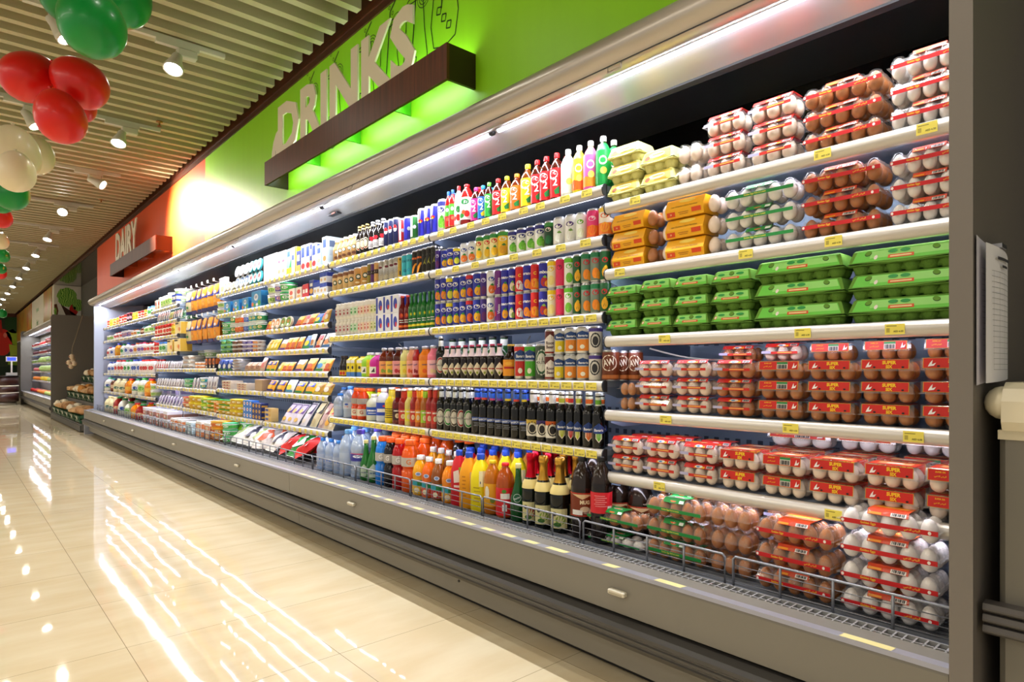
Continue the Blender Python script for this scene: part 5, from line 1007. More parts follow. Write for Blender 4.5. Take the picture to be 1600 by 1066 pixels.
def clearpack(key, desc, ny, nx, eg, style, name='clear_egg_pack'):
    P_, h = .0475, .066
    w, d = ny*P_+.012, nx*P_+.012
    def fn(p):
        r = empty(name)
        for i in range(nx):
            for j in range(ny):
                o = bpy.data.objects.new('egg', EGM[eg]); COL.objects.link(o); o.parent = r
                o.location = ((i-(nx-1)/2)*P_, (j-(ny-1)/2)*P_, .0315); o.rotation_euler = (rnd.uniform(-.12, .12), rnd.uniform(-.12, .12), rnd.uniform(0, 6))
        m = MB()      # lower cups
        m.lathe([(.012, .001), (.020, .006), (.0238, .020), (.0238, .031)], CLEAR, 10, cap=False); base = (m.v[:], m.f[:])
        m = MB()
        for i in range(nx):
            for j in range(ny):
                ox, oy = (i-(nx-1)/2)*P_, (j-(ny-1)/2)*P_; m.add([(x+ox, y+oy, z) for x, y, z in base[0]], base[1], CLEAR, True)
        m.build('lower_tray', r)
        m = MB(); e = .002
        # the rim all round, at mid height
        x1, y1 = d/2, w/2
        for (a, b, c_, d_) in ((-x1, -x1+.007, -y1, y1), (x1-.007, x1, -y1, y1), (-x1, x1, -y1, -y1+.006), (-x1, x1, y1-.006, y1)): m.box(a, b, c_, d_, .0315, .0335, CLEAR2)
        m.build('rim', r)
        m = MB()
        if style in ('super',):
            m.prism([(-d/2+.003, .033), (-d/2+.007, h-.004), (-d/2+.010, h), (d/2-.010, h), (d/2-.007, h-.004), (d/2-.003, .033)], -w/2+.004, w/2-.004, CLEAR2, caps=True)
        else:
            m.lathe([(.0238, .033), (.0225, .048), (.016, .060), (.004, .0635)], CLEAR, 10, cap=False); up = (m.v[:], m.f[:]); m = MB()
            for i in range(nx):
                for j in range(ny):
                    ox, oy = (i-(nx-1)/2)*P_, (j-(ny-1)/2)*P_; m.add([(x+ox, y+oy, z) for x, y, z in up[0]], up[1], CLEAR, True)
            m.prism([(-d/2+.005, .034), (-d/2+.018, .052), (d/2-.018, .052), (d/2-.005, .034)], -w/2+.010, w/2-.010, CLEAR2)
        m.build('clear_lid', r)
        m = MB(); F_ = lambda x, z0: (lambda u, v, e: (x-e, -u, z0+v))
        def top_sheet(y0, y1, c, ds):
            m.prism([(-d/2+.014, .0525), (-d/2+.024, .0648), (d/2-.024, .0648), (d/2-.024, .0655), (-d/2+.0236, .0655), (-d/2+.013, .0528)], y0, y1, c)
            def sl(u, v, e): return (-d/2+.013+v*.012/.0172-e, -u, .0530+v*.0122/.0172+e)
            put_decals(m, ds, sl)
            put_decals(m, [('r', -y1, -y0, .030, .062, c)], lambda u, v, e: (v-.05, u*-1, .0656+e)) if False else None
        if style == 'gold':
            m.box(-d/2-.0015, -d/2-.0005, -w/2+.004, w/2-.012, .0265, .0375, 'C8181E')
            put_decals(m, [('t', 'Golden Eggs', -w*.17, 0, .0075, 'F0C83A', w*.42), ('t', ARAB, w*.25, 0, .008, 'F0C83A', w*.3), ('e', -w*.43, 0, .004, .004, 'F4E8E0'), ('e', w*.41, 0, .004, .004, 'F4E8E0')], F_(-d/2-.0016, .032))
            top_sheet(-w*.20, w*.20, 'D8441A', [('t', '15 Fresh Golden Eggs', w*.02, .0125, .0042, 'F4C82A', w*.34), ('r', -w*.19, -w*.06, .001, .0075, 'E8961E'), ('r', w*.03, w*.18, .0, .0105, 'F0ECE6'), ('n', w*.105, .0055, w*.12, .008, '2A2A2E')])
            m.quad([(-.028, -w*.2, .0660), (.028, -w*.2, .0660), (.028, w*.2, .0660), (-.028, w*.2, .0660)], 'E86A1E')
            put_decals(m, [('r', -w*.16, w*.16, -.022, -.008, 'F0A82A'), ('r', -w*.12, w*.1, .004, .010, 'F0C03A')], lambda u, v, e: (v, -u, .0661+e))
        elif style == 'lutein':
            m.box(-d/2-.0015, -d/2-.0005, -w/2+.008, w/2-.02, .0265, .0365, '1E8A3E')
            put_decals(m, [('t', 'Golden Eggs Rich in Lutein', -w*.02, 0, .0065, 'E8D85A', w*.66)], F_(-d/2-.0016, .0315))
            top_sheet(-w*.16, w*.18, '1E8A3A', [('e', -w*.02, .008, .012, .005, 'E8641E'), ('r', w*.08, w*.15, .001, .012, 'E4E8E0')])
            m.quad([(-.026, -w*.16, .0660), (.026, -w*.16, .0660), (.026, w*.18, .0660), (-.026, w*.18, .0660)], '1E8A3A')
            put_decals(m, [('e', 0, -.004, .02, .009, 'F0EDE4'), ('e', 0, -.004, .015, .006, 'E05A1E'), ('e', .004, -.002, .006, .004, 'F4C83A')], lambda u, v, e: (v, -u, .0661+e))
        elif style == 'six':
            m.box(-d/2-.0015, -d/2-.0005, -w/2+.012, w/2-.045, .027, .036, 'C8281E'); m.box(-d/2-.0013, -d/2-.0004, w/2-.043, w/2-.008, .029, .038, 'B8B4D8')
            put_decals(m, [('r', -.008, .045, -.001, .002, 'F0C05A')], F_(-d/2-.0016, .0315))
            top_sheet(-w*.40, w*.40, 'D0241E', [('r', -w*.12, w*.16, .001, .016, 'F0B42A'), ('e', 0, .007, w*.1, .006, 'F4F0E8'), ('e', -w*.02, .006, w*.05, .003, '3A8AC8'), ('r', w*.2, w*.36, .002, .012, 'E8E4E0'), ('n', w*.28, .007, w*.13, .008, '3A3A3E')])
            m.quad([(-.020, -w*.40, .0660), (.020, -w*.40, .0660), (.020, w*.40, .0660), (-.020, w*.40, .0660)], 'D8301E')
            put_decals(m, [('r', -w*.36, -w*.16, -.014, .012, 'E8901E'), ('e', .0, .0, .014, .008, 'F4E8A0')], lambda u, v, e: (v, -u, .0661+e))
        elif style in ('super', 'superb'):
            pass
        if style == 'super':
            def fr(u, v, e): return (-d/2+.0035+(v)*.004/.033-e-.0006, -u, .033+v)
            plain = 'bar' in key
            put_decals(m, [('r', -w*.44, w*.40, .0035, .0315, 'D8A01E'), ('r', -w*.43, w*.39, .0045, .0305, 'CC2218')], fr, .0005)
            if not plain: put_decals(m, [('t', 'SUPER', w*.06, .0225, .0105, 'F4C81E', w*.5, 0, .05), ('t', 'SIX', w*.06, .0105, .0095, 'F4C81E', w*.3, 0, .05), ('p', [(-w*.36, .008), (-w*.27, .010), (-w*.24, .018), (-w*.30, .014), (-w*.29, .026), (-w*.33, .018)], 'F4F0F0'), ('e', -w*.2, .009, .004, .0025, '1E1414'), ('e', w*.3, .009, .004, .0025, '1E1414')], fr, .0012)
            else: put_decals(m, [('r', -w*.05, w*.18, .006, .029, 'ECE6DC'), ('r', -w*.05, w*.18, .022, .029, '2E8A4A'), ('n', w*.065, .0135, w*.2, .013, '2A2A2E'), ('t', 'SUPER SIX', -w*.24, .025, .004, 'F4C81E', w*.3), ('t', ARAB, -w*.24, .014, .006, 'F4C81E', w*.28), ('p', [(w*.28, .008), (w*.36, .010), (w*.38, .02), (w*.33, .014), (w*.32, .026)], 'F4F0F0')], fr, .0012)
            m.quad([(-d/2+.0105, -w*.40, h+.0006), (d/2-.0105, -w*.40, h+.0006), (d/2-.0105, w*.43, h+.0006), (-d/2+.0105, w*.43, h+.0006)], 'CC3A1E')
            put_decals(m, [('r', -w*.3, w*.3, -.02, .02, 'E8B070'), ('e', 0, 0, w*.16, .014, 'F4E8D8')], lambda u, v, e: (v, -u, h+.0008+e))
        if m.v: m.build('printed_band', r)
        return r
    Proto(key, name, desc, 'egg pack', w, d, h, fn, round_=False)
for k_, c_ in (('b', 'brown'), ('w', 'white')):
    clearpack('gold_'+k_, 'clear pack of fifteen %s eggs, red band' % c_, 5, 3, k_, 'gold'); clearpack('lut_'+k_, 'clear ten-pack of %s eggs, green band' % c_, 5, 2, k_, 'lutein')
clearpack('six_w', 'clear six-pack of pale eggs, red-yellow label', 3, 2, 'c', 'six'); clearpack('six_b', 'clear six-pack of brown eggs, red-yellow label', 3, 2, 'b', 'six'); clearpack('plain_w', 'bare end of clear pale egg pack', 2, 3, 'c', 'none'); clearpack('plain_b', 'bare clear pack of brown eggs', 3, 2, 'b', 'none')
clearpack('plain_t', 'bare end of clear brown egg pack', 2, 3, 't', 'none')
clearpack('sup_b', 'brown six-egg pack, large yellow lettering', 3, 2, 'b', 'super'); clearpack('supbar_b', 'brown six-egg pack, barcode label', 3, 2, 'b', 'super'); clearpack('sup_w', 'pale six-egg pack, large yellow lettering', 3, 2, 'c', 'super'); clearpack('supbar_w', 'pale six-egg pack, barcode label', 3, 2, 'c', 'super'); clearpack('supw_bar', 'white six-egg pack, orange barcode label', 3, 2, 'w', 'super')
def pulp(key, desc, ny, col, art, btn=0, name='pulp_egg_carton', nx=2):
    P_ = .0475; w, d, h = ny*P_+.016, nx*P_+.020, .070
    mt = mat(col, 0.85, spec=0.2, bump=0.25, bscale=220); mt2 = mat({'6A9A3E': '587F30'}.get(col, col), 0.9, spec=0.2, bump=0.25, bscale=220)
    def fn(p):
        r = empty(name); m = MB()
        for i in range(nx):
            for j in range(ny):
                m.lathe([(.015, 0), (.0195, .004), (.0258, .018), (.0268, .028)], mt2, 10, cx=(i-(nx-1)/2)*P_*1.02, cy=(j-(ny-1)/2)*P_)
        m.bbox(-d/2, d/2, -w/2, w/2, .0245, .0285, mt2, .002)
        m.bbox(-d/2+.022, d/2-.022, -w/2+.022, w/2-.022, .006, .0265, mt2, .005); m.build('base', r)
        # lid with a dip in the middle of the front edge and sloping ends
        m = MB(); y1 = w/2; x1 = d/2
        rings = [(x1, y1, .0285), (x1-.002, y1-.002, .033), (x1-.012, y1-.014, .065), (x1-.018, y1-.020, .070)]
        vs = []; ns = 12
        for (a, b, z) in rings:
            pts = []
            for q in range(ns+1): u = -1+2*q/ns; pts.append((-a, -u*b, z+(.005*(cos(pi*u)*.5-.5)*-1 if z < .030 else 0)-.002*(z < .030)))
            for q in range(1, 5): pts.append((-a+2*a*q/5, -b, z))
            for q in range(ns+1): u = 1-2*q/ns; pts.append((a, -u*b, z))
            for q in range(1, 5): pts.append((a-2*a*q/5, b, z))
            vs += pts
        n_ = len(vs)//4; fs = []
        for k in range(3):
            for i in range(n_): j = (i+1) % n_; fs.append((k*n_+i, k*n_+j, (k+1)*n_+j, (k+1)*n_+i))
        m.add(vs, fs, mt, False); m.add(vs, [tuple(3*n_+i for i in range(n_))], mt); m.build('lid', r)
        m = MB(); H_ = .0335
        def sl(u, v, e): return (-x1+.002+.010*v/H_-e*.95-.0003, -u*(1-.10*v/H_), .033+.032*v/H_+e*.3)
        art(m, w, sl, H_); m.build('printed_label', r)
        m = MB()
        m.quad([(-x1+.024, -y1+.024, .0706), (x1-.024, -y1+.024, .0706), (x1-.024, y1-.024, .0706), (-x1+.024, y1-.024, .0706)], art(None, w, None, None)); m.build('top_label', r)
        if btn:
            m = MB()
            for u in ([0] if btn == 1 else [-w*.33, w*.33]):
                put_decals(m, [('e', u, H_*.74, .0108, .0078, '2A4A1A'), ('e', u, H_*.77, .0096, .0068, 'p:'+col)], sl, .0014)
            m.build('button', r)
        return r
    Proto(key, name, desc, 'egg carton', w, d, h, fn, round_=False)
def art_y(m, w, sl, H_):
    if m is None: return 'F0C83A'
    put_decals(m, [('r', -w*.42, w*.40, .001, H_, 'F4D44A'), ('e', -w*.02, H_*.55, w*.26, H_*.3, 'F8E8A0'), ('e', -w*.30, H_*.35, w*.08, H_*.25, '8A4A1E'), ('r', -w*.15, w*.2, H_*.5, H_*.62, 'E8901E'), ('r', -w*.1, w*.3, H_*.15, H_*.25, 'C86A1E')], sl, .0008)
def art_g(m, w, sl, H_):
    if m is None: return '8AD858'
    put_decals(m, [('r', -w*.43, w*.43, .0005, H_, '6ED04A'), ('r', -w*.42, w*.42, H_*.3, H_*.95, '9AE078'), ('e', -w*.40, H_*.4, w*.035, H_*.2, 'E8842A'), ('e', -w*.40, H_*.4, w*.025, H_*.14, 'F0E8D8'), ('r', -w*.24, w*.2, H_*.12, H_*.36, 'DC5A2A'), ('r', -w*.2, w*.16, H_*.2, H_*.28, 'F0D8A0'), ('e', w*.22, H_*.66, w*.1, H_*.14, '2E9A4A'), ('e', -w*.26, H_*.66, w*.09, H_*.12, '2E9A4A')], sl, .0008)
def art_gl(m, w, sl, H_):
    if m is None: return '8AD858'
    put_decals(m, [('r', -w*.46, w*.46, .0005, H_, '6ED04A'), ('r', -w*.30, w*.45, H_*.3, H_*.95, '9AE078'), ('e', -w*.24, H_*.35, w*.018, H_*.2, 'F0E8E0'), ('r', -w*.12, w*.12, H_*.15, H_*.45, 'DC5A2A'), ('r', -w*.10, w*.10, H_*.24, H_*.36, 'F0D8A0'), ('e', w*.04, H_*.75, w*.05, H_*.16, '2E9A4A'), ('e', -w*.08, H_*.75, w*.05, H_*.16, '2E9A4A')], sl, .0008)
pulp('pulp_y', 'pale yellow pulp egg carton', 3, 'DCD888', art_y)
pulp('pulp_g6', 'small green pulp egg carton', 3, '6A9A3E', art_g, 1)
pulp('pulp_g12', 'long green pulp egg carton', 6, '6A9A3E', art_gl, 2)
def sleeve(key, desc, eg):
    P_ = .0475; ny = 5; w, d, h = ny*P_+.01, 2*P_+.012, .068
    def fn(p):
        r = empty('sleeved_egg_pack')
        for i in range(2):
            for j in (0, 1, 3, 4) if False else range(ny):
                if 0 < j < ny-1: continue
                o = bpy.data.objects.new('egg', EGM[eg]); COL.objects.link(o); o.parent = r; o.location = ((i-.5)*P_, (j-2)*P_, .0315)
        m = MB(); S_ = .5
        for j in (-2, 2):
            for i in (-.5, .5): m.ball(CLEAR, i*P_, j*P_, .032, .0238, .0238, .0305, 10, 8)
        m.box(-d/2+.01, d/2-.01, -w/2+.01, w/2-.01, .0315, .0325, CLEAR)
        m.build('clear_tray', r)
        pr = [(-d/2+.006, .004), (-d/2-.001, .030), (-d/2+.001, .036), (-d/2+.016, .067), (d/2-.016, .067), (d/2-.001, .036), (d/2, .03), (d/2-.006, .004)]
        y0, y1 = -w*.27, w*.36
        m = MB(); m.prism(pr, y0, y1, 'F0AE1A'); m.build('card_sleeve', r, label='yellow card sleeve')
        m = MB(); H_ = .0344; yc = -(y0+y1)/2
        def sl(u, v, e): return (-d/2+.001+.015*v/H_-e*.9, -u, .036+.031*v/H_+e*.44)
        ww = y1-y0
        put_decals(m, [('e', yc+ww*.05, H_*.7, ww*.22, H_*.2, 'F4D868'), ('t', 'Less Cholesterol Extra Nutritious', yc, H_*.12, .0058, '7A5A14', ww*.86)], sl, .0006)
        def lo(u, v, e): return (-d/2-.0005+(.026-v)*.006/.026-e, -u, .004+v)
        put_decals(m, [('r', yc-ww*.46, yc-ww*.24, .004, .020, 'D8481A'), ('t', '10', yc-ww*.35, .012, .006, 'F4E0A0'), ('r', yc+ww*.2, yc+ww*.44, .010, .024, 'D8481A'), ('r', yc-ww*.15, yc+ww*.12, .014, .016, 'A86A14'), ('r', yc-ww*.12, yc+ww*.1, .008, .010, 'A86A14')], lo, .0008)
        m.build('printed_label', r)
        return r
    Proto(key, 'sleeved_egg_pack', desc, 'egg pack', w, d, h, fn, round_=False)
sleeve('slv', 'yellow-sleeved pack of brown eggs', 'b'); sleeve('slv_w', 'yellow-sleeved pack of pale eggs', 'c')
# ================================================================ dairy and delicatessen
def wv(c): return c
carton('milk_white', 'tall white milk carton', .062, .062, .2, 'EEF0F4', lambda w, h: [('r', -w*.4, w*.4, .1*h, .3*h, 'C8D4EC'), ('e', 0, .6*h, w*.25, .08*h, 'B8C8E8')], lambda w, h: [('e', 0, .3*h, w*.3, .1*h, 'E0A878'), ('r', -w*.3, w*.3, .7*h, .85*h, '6A8AC8')], name='milk_carton')
carton('milk_pink', 'tall white-and-pink milk carton', .062, .062, .2, 'F0ECEA', lambda w, h: [('e', 0, .6*h, w*.28, .06*h, 'D86A8A'), ('e', 0, .2*h, w*.28, .08*h, 'D8B088')], lambda w, h: [('r', -w*.3, w*.3, .5*h, .8*h, 'B8A0C8')], name='milk_carton')
carton('milk_yg', 'tall carton, blue top, yellow foot', .07, .062, .2, '9ACCE8', lambda w, h: [('r', -w*.5, w*.5, .01*h, .24*h, 'F0D82A'), ('p', [(0, .24*h), (w*.5, .24*h), (w*.5, .6*h)], '3AA84A'), ('r', -w*.3, w*.2, .7*h, .9*h, '3A6AC8')], lambda w, h: [('r', -w*.5, w*.5, .01*h, .24*h, 'F0D82A'), ('e', 0, .8*h, w*.3, .08*h, '2A5AB8')], name='milk_carton')
carton('milk_gold', 'tall gold-and-white carton', .06, .062, .2, 'F0EEDC', lambda w, h: [('r', w*.2, w*.5, .01*h, .99*h, 'D8A020'), ('r', -w*.4, 0, .5*h, .7*h, '3A5AA0')], None, sidecol='D8A020', name='milk_carton')
carton('milk_bred', 'tall blue-white-red carton', .06, .062, .2, 'E8ECF6', lambda w, h: [('r', -w*.35, w*.3, .5*h, .9*h, '2A4AA8'), ('e', 0, .15*h, w*.4, .12*h, 'C82A2A')], lambda w, h: [('r', -w*.4, w*.4, .5*h, .95*h, '22308A'), ('e', 0, .15*h, w*.3, .1*h, 'C82A2A')], name='milk_carton')
carton('milk_bgold', 'tall dark blue carton, golden foot', .06, .062, .2, '2A3A8A', lambda w, h: [('r', -w*.5, w*.5, .01*h, .3*h, 'E0B050'), ('r', -w*.3, w*.3, .5*h, .8*h, 'E8ECF4')], lambda w, h: [('r', -w*.4, w*.4, .01*h, .28*h, 'D8A84A')], name='milk_carton')
carton('milk_lb', 'tall light blue carton', .06, .062, .2, 'B8D8EC', lambda w, h: [('r', -w*.3, w*.3, .6*h, .85*h, '3A5AB0'), ('e', 0, .25*h, w*.3, .1*h, 'E8C8A0')], lambda w, h: [('r', -w*.4, w*.4, .5*h, .9*h, '7AA8D0')], name='milk_carton')
carton('cereal', 'large pale blue cereal-and-milk box', .07, .1, .21, 'C8DCE8', lambda w, h: [('e', 0, .2*h, w*.3, .1*h, 'D8944A'), ('r', -w*.3, w*.3, .6*h, .9*h, '3A5AB0')], lambda w, h: [('r', -w*.35, w*.35, .62*h, .85*h, '4A5A78'), ('r', -w*.35, w*.35, .3*h, .5*h, '9AA4B0')], name='milk_carton', sidecol='A8B8C0')
carton('cheesebox', 'white cheese portion box', .12, .03, .14, 'EFECE6', lambda w, h: [('r', -w*.45, w*.45, .8*h, .9*h, '9A8A9A'), ('r', -w*.2, w*.3, .1*h, .4*h, 'D8C090')], lambda w, h: [('r', -w*.3, w*.3, .1*h, .9*h, 'F4F2EC')], name='cheese_box', cat='cheese box')
def disc(key, desc, R, t, c1, c2, c3, lean=.15):
    def fn(p):
        r = empty('round_cheese_box'); m = MB(); m.lathe([(R*.97, 0), (R, .003), (R, t-.003), (R*.97, t)], c1, 20); m.xf(Matrix.Translation((t*.3, 0, R)) @ Matrix.Rotation(-pi/2+lean, 4, 'Y')); m.build('round_box', r)
        m = MB(); put_decals(m, [('e', 0, 0, R*.85, R*.85, c2), ('e', 0, R*.1, R*.5, R*.35, c3), ('e', 0, -R*.5, R*.4, R*.22, 'F4F0EC')], lambda u, v, e: (-t/2-e, -u, v)); 
        m.xf(Matrix.Translation((t*.3-t*.5, 0, R)) @ Matrix.Rotation(lean, 4, 'Y')); m.build('printed_label', r)
        return r
    Proto(key, 'round_cheese_box', desc, 'cheese box', 2*R, t, 2*R, fn, round_=False)
disc('rd_teal', 'round teal-and-red cheese box', .055, .02, '3AA8B8', 'E8E4E0', 'D0303A'); disc('rd_blue', 'round white-and-blue cheese box', .055, .02, 'E8ECF4', '4A7AC0', 'F0F0F4'); disc('rd_or', 'round orange-and-white cheese box', .052, .02, 'EEE8DC', 'E0904A', 'F0E8D8'); disc('rd_green', 'round green-and-brown cheese box', .052, .02, 'E8E4C8', '6AA83A', 'C88A3A')
for k_, d_, a_, b_ in (('kiri_l', 'large sky-blue cheese box', .15, .1), ('kiri_s', 'small sky-blue cheese box', .11, .085)):
    carton(k_, d_, a_, .05, b_, '3A9ADA', lambda w, h: [('e', 0, .62*h, w*.22, .22*h, 'E8F0F8'), ('t', 'kiri', 0, .66*h, .22*h, '2A4A9A', w*.3), ('e', -w*.36, .2*h, w*.12, .14*h, 'E8742A'), ('e', w*.32, .25*h, w*.14, .18*h, '4AA83A'), ('e', w*.1, .15*h, w*.12, .1*h, 'F0E8D8'), ('e', -w*.15, .16*h, w*.1, .1*h, '3A9A3A')], lambda w, h: [('r', -w*.4, w*.4, .2*h, .7*h, '2A7AC0')], name='cheese_box', cat='cheese box')
carton('crm_y', 'cream-and-red dairy carton', .07, .06, .1, 'F0E4D8', lambda w, h: [('e', 0, .6*h, w*.3, .2*h, 'D85A4A'), ('e', 0, .2*h, w*.3, .12*h, 'E8B06A')], lambda w, h: [('e', 0, .5*h, w*.3, .2*h, 'E0885A')], name='cream_carton'); carton('crm_r', 'small red dairy carton', .05, .05, .1, 'D0303A', lambda w, h: [('r', -w*.3, w*.3, .3*h, .6*h, 'F0E8E0')], lambda w, h: [('e', 0, .3*h, w*.3, .2*h, 'E8A04A')], name='cream_carton'); carton('crm_b', 'white-and-blue dairy carton', .05, .05, .1, 'E8ECF4', lambda w, h: [('r', -w*.5, w*.5, .6*h, .99*h, '2A4AB0'), ('e', 0, .3*h, w*.3, .15*h, 'D8B88A')], lambda w, h: [('r', -w*.5, w*.5, .6*h, .99*h, '2A3E9A')], name='cream_carton'); carton('crm_bg', 'dark blue carton with gold', .05, .05, .125, '263A8A', lambda w, h: [('e', 0, .3*h, w*.4, .18*h, 'E0A84A'), ('r', -w*.3, w*.3, .6*h, .8*h, 'E8E4D8')], None, name='cream_carton')
def simple_tub(key, desc, R, H, col, lid, a, b, **k): tub(key, desc, R, H, col, lid, lambda R, H: [('r', -2.2*R, 2.6*R, .2*H, .7*H, a), ('e', .3*R, .48*H, .45*R, .16*H, b), ('e', -1*R, .45*H, .3*R, .12*H, b)], **k)
simple_tub('t_white', 'white dairy tub', .045, .07, 'F0F0EC', 'F4F4F2', 'C8DC8A', '6AA83A'); simple_tub('t_green', 'white tub with green lid', .05, .07, 'EEF0EA', '3AB86A', '4AB04A', 'F0F0EA'); simple_tub('t_purple', 'white-and-violet tub', .045, .07, 'EEEAF0', 'F0F0F4', '6A5AB0', 'E8B0A0')
simple_tub('c_or', 'orange yoghurt cup', .034, .075, 'F0E8E0', 'F4F0EC', 'E8602A', 'F0A04A'); simple_tub('c_bl', 'blue yoghurt cup', .034, .075, 'ECEEF4', 'F0F0F4', '4A62B8', '8AA0E0'); simple_tub('c_te', 'teal yoghurt cup', .034, .075, 'EEF0EC', 'E8F4F4', '3AA0A8', 'E0D880'); simple_tub('c_gr', 'green yoghurt cup', .034, .075, 'EEF0E8', 'E4F0E0', '2E8A4A', 'F0E0A0'); simple_tub('c_br', 'brown-and-gold cup', .034, .075, 'D8C89A', '8A3A2A', '9A6A3A', '4A2A1A')
simple_tub('s_brown', 'small dark pudding cup', .03, .045, 'E4DCD4', 'ECE8E4', '4A2A22', '8A5A3A'); simple_tub('s_orange', 'small orange pudding cup', .03, .045, 'E8E0D8', 'ECE8E4', 'D86A2A', 'F0C080'); simple_tub('s_violet', 'small violet pudding cup', .03, .045, 'E8E4EC', 'ECE8F0', '4A3A8A', 'A8A0D8'); simple_tub('s_green', 'small green pudding cup', .034, .05, 'DCE8DC', '2EC88A', '1E6A3A', '8AC84A'); simple_tub('s_white', 'small pale pudding cup', .03, .045, 'ECE8E0', 'F0EEEA', 'C8B8B0', '6A3A3A')
for k_, d_, c_, l_, b_ in (('m_yel', 'yellow margarine tub', 'E8C83A', 'F0DC1E', 'C89A2A'), ('m_grn', 'yellow tub with green lid', 'E8C83A', '3AA83E', 'D0A02A'), ('m_or', 'orange-rimmed margarine tub', 'E8B84A', 'F0A01E', 'D86A2A'), ('m_lime', 'lime margarine tub', 'D8DC3A', 'B8DC2A', '6AA83A'), ('m_red', 'red-lidded cream tub', 'E8D8B0', 'D8402A', 'C86A3A')):
    simple_tub(k_, d_, .052, .06, c_, l_, b_, 'F0E8C8', sq=4, asp=1.3, name='margarine_tub')
carton('bluecan', 'small blue-and-white cheese pack', .05, .05, .055, '3A7AD0', lambda w, h: [('e', 0, .5*h, w*.3, .3*h, 'F0F0F4'), ('e', 0, .5*h, w*.15, .15*h, 'C8302A')], lambda w, h: [('r', -w*.4, w*.4, .3*h, .7*h, 'D8ECF4')], name='cheese_pack', cat='cheese pack'); carton('navycan', 'small navy-and-gold cheese pack', .05, .05, .055, '26347A', lambda w, h: [('e', 0, .5*h, w*.3, .3*h, 'E0B040'), ('e', 0, .5*h, w*.12, .12*h, '8A2A2A')], lambda w, h: [('r', -w*.4, w*.4, .3*h, .6*h, 'D8A840')], name='cheese_pack', cat='cheese pack'); carton('goldpack', 'flat gold-and-blue butter pack', .09, .05, .04, 'E0C07A', lambda w, h: [('r', -w*.4, w*.1, .3*h, .8*h, '3A4A9A'), ('e', w*.3, .5*h, w*.1, .3*h, 'D8A03A')], None, name='butter_pack', cat='butter pack'); carton('flatcream', 'flat cream-coloured pastry box', .17, .09, .03, 'E0D0B8', lambda w, h: [('r', -w*.45, w*.45, .1*h, .6*h, 'C8B8A8'), ('e', -w*.2, .4*h, w*.08, .25*h, '9A4A3A'), ('e', w*.15, .4*h, w*.08, .25*h, 'A05A4A'), ('r', -w*.45, w*.45, .0, .14*h, 'C83A2A')], None, name='pastry_box', cat='box'); carton('cardbox', 'plain cardboard box', .13, .1, .1, 'B89A78', None, None, name='cardboard_box', cat='box')
def simple_pouch(key, desc, w, h, t, col, a, b, c, lean=.28, **k): pouch(key, desc, w, h, t, col, lambda w, h: [('r', -w*.42, w*.42, .58*h, .92*h, a), ('e', 0, .42*h, w*.3, .2*h, b), ('r', -w*.42, w*.42, .05*h, .2*h, c)], lean=lean, **k)
simple_pouch('p_pur', 'cheese packet, purple foot', .1, .14, .02, 'E8C060', 'D8C8E0', 'F0A83A', '7A3AA0', name='cheese_packet'); simple_pouch('p_or', 'cheese packet, orange-red foot', .1, .14, .02, 'EE9A3A', 'F0C83A', 'D8602A', 'E04A1E', name='cheese_packet'); simple_pouch('p_blu', 'blue-and-yellow cheese packet', .1, .14, .02, '3A9AD8', '2A5AB8', 'F0E03A', '3AA84A', name='cheese_packet'); simple_pouch('p_grn', 'cheese packet, green foot', .1, .14, .02, 'E8D8A0', '8AB84A', '3A8AC8', '3A9A3A', name='cheese_packet'); simple_pouch('p_red', 'red-striped cheese packet', .07, .14, .02, 'F0E0D0', 'D8302A', 'E8A060', 'C82A2A', name='cheese_packet'); simple_pouch('p_whi', 'white-and-gold cheese packet', .1, .15, .02, 'F0EAD8', 'F4F0E8', 'C8803A', '3A7AC0', name='cheese_packet'); simple_pouch('p_yel', 'yellow cheese packet', .06, .14, .02, 'F0D43A', 'E8A82A', 'F4E8B0', 'D8C02A', name='cheese_packet'); simple_pouch('p_crm', 'slim cream-coloured packet', .04, .14, .025, 'E8DCBC', 'F0E8D0', 'D8C8A0', 'E0D0A8', lean=.1, name='cheese_packet')
simple_pouch('p_by', 'blue-and-orange grated cheese bag', .1, .12, .03, 'F0A82A', '2A2A90', 'F0C84A', '26268A', name='grated_cheese_bag'); simple_pouch('p_wy', 'white-and-yellow grated cheese bag', .1, .13, .03, 'EEF0E8', 'F0F4F8', 'F0DC2A', '4AA8D8', name='grated_cheese_bag'); simple_pouch('p_by2', 'blue-windowed grated cheese bag', .1, .13, .03, 'F0C02A', '2A3AA0', 'F0A82A', '3A9A4A', name='grated_cheese_bag'); simple_pouch('p_gold', 'gold grated cheese bag', .11, .13, .03, 'C89A3A', 'A8803A', 'F0E8D8', 'E8D02A', name='grated_cheese_bag')
simple_pouch('p_brn', 'brown cheese wedge packet', .09, .12, .04, 'B89070', 'D8B890', '8A5A3A', 'C8A888', name='cheese_wedge'); simple_pouch('p_pink', 'tall pink-and-cream ham packet', .09, .15, .03, 'E0B0A0', 'D8A898', 'E07A7A', 'D8C0A8', name='ham_packet'); simple_pouch('p_bx', 'dark blue-and-green packet', .09, .14, .03, '2A4A9A', '3A5AB0', 'E8ECF0', '3A8A3A', lean=.1, name='cheese_packet')
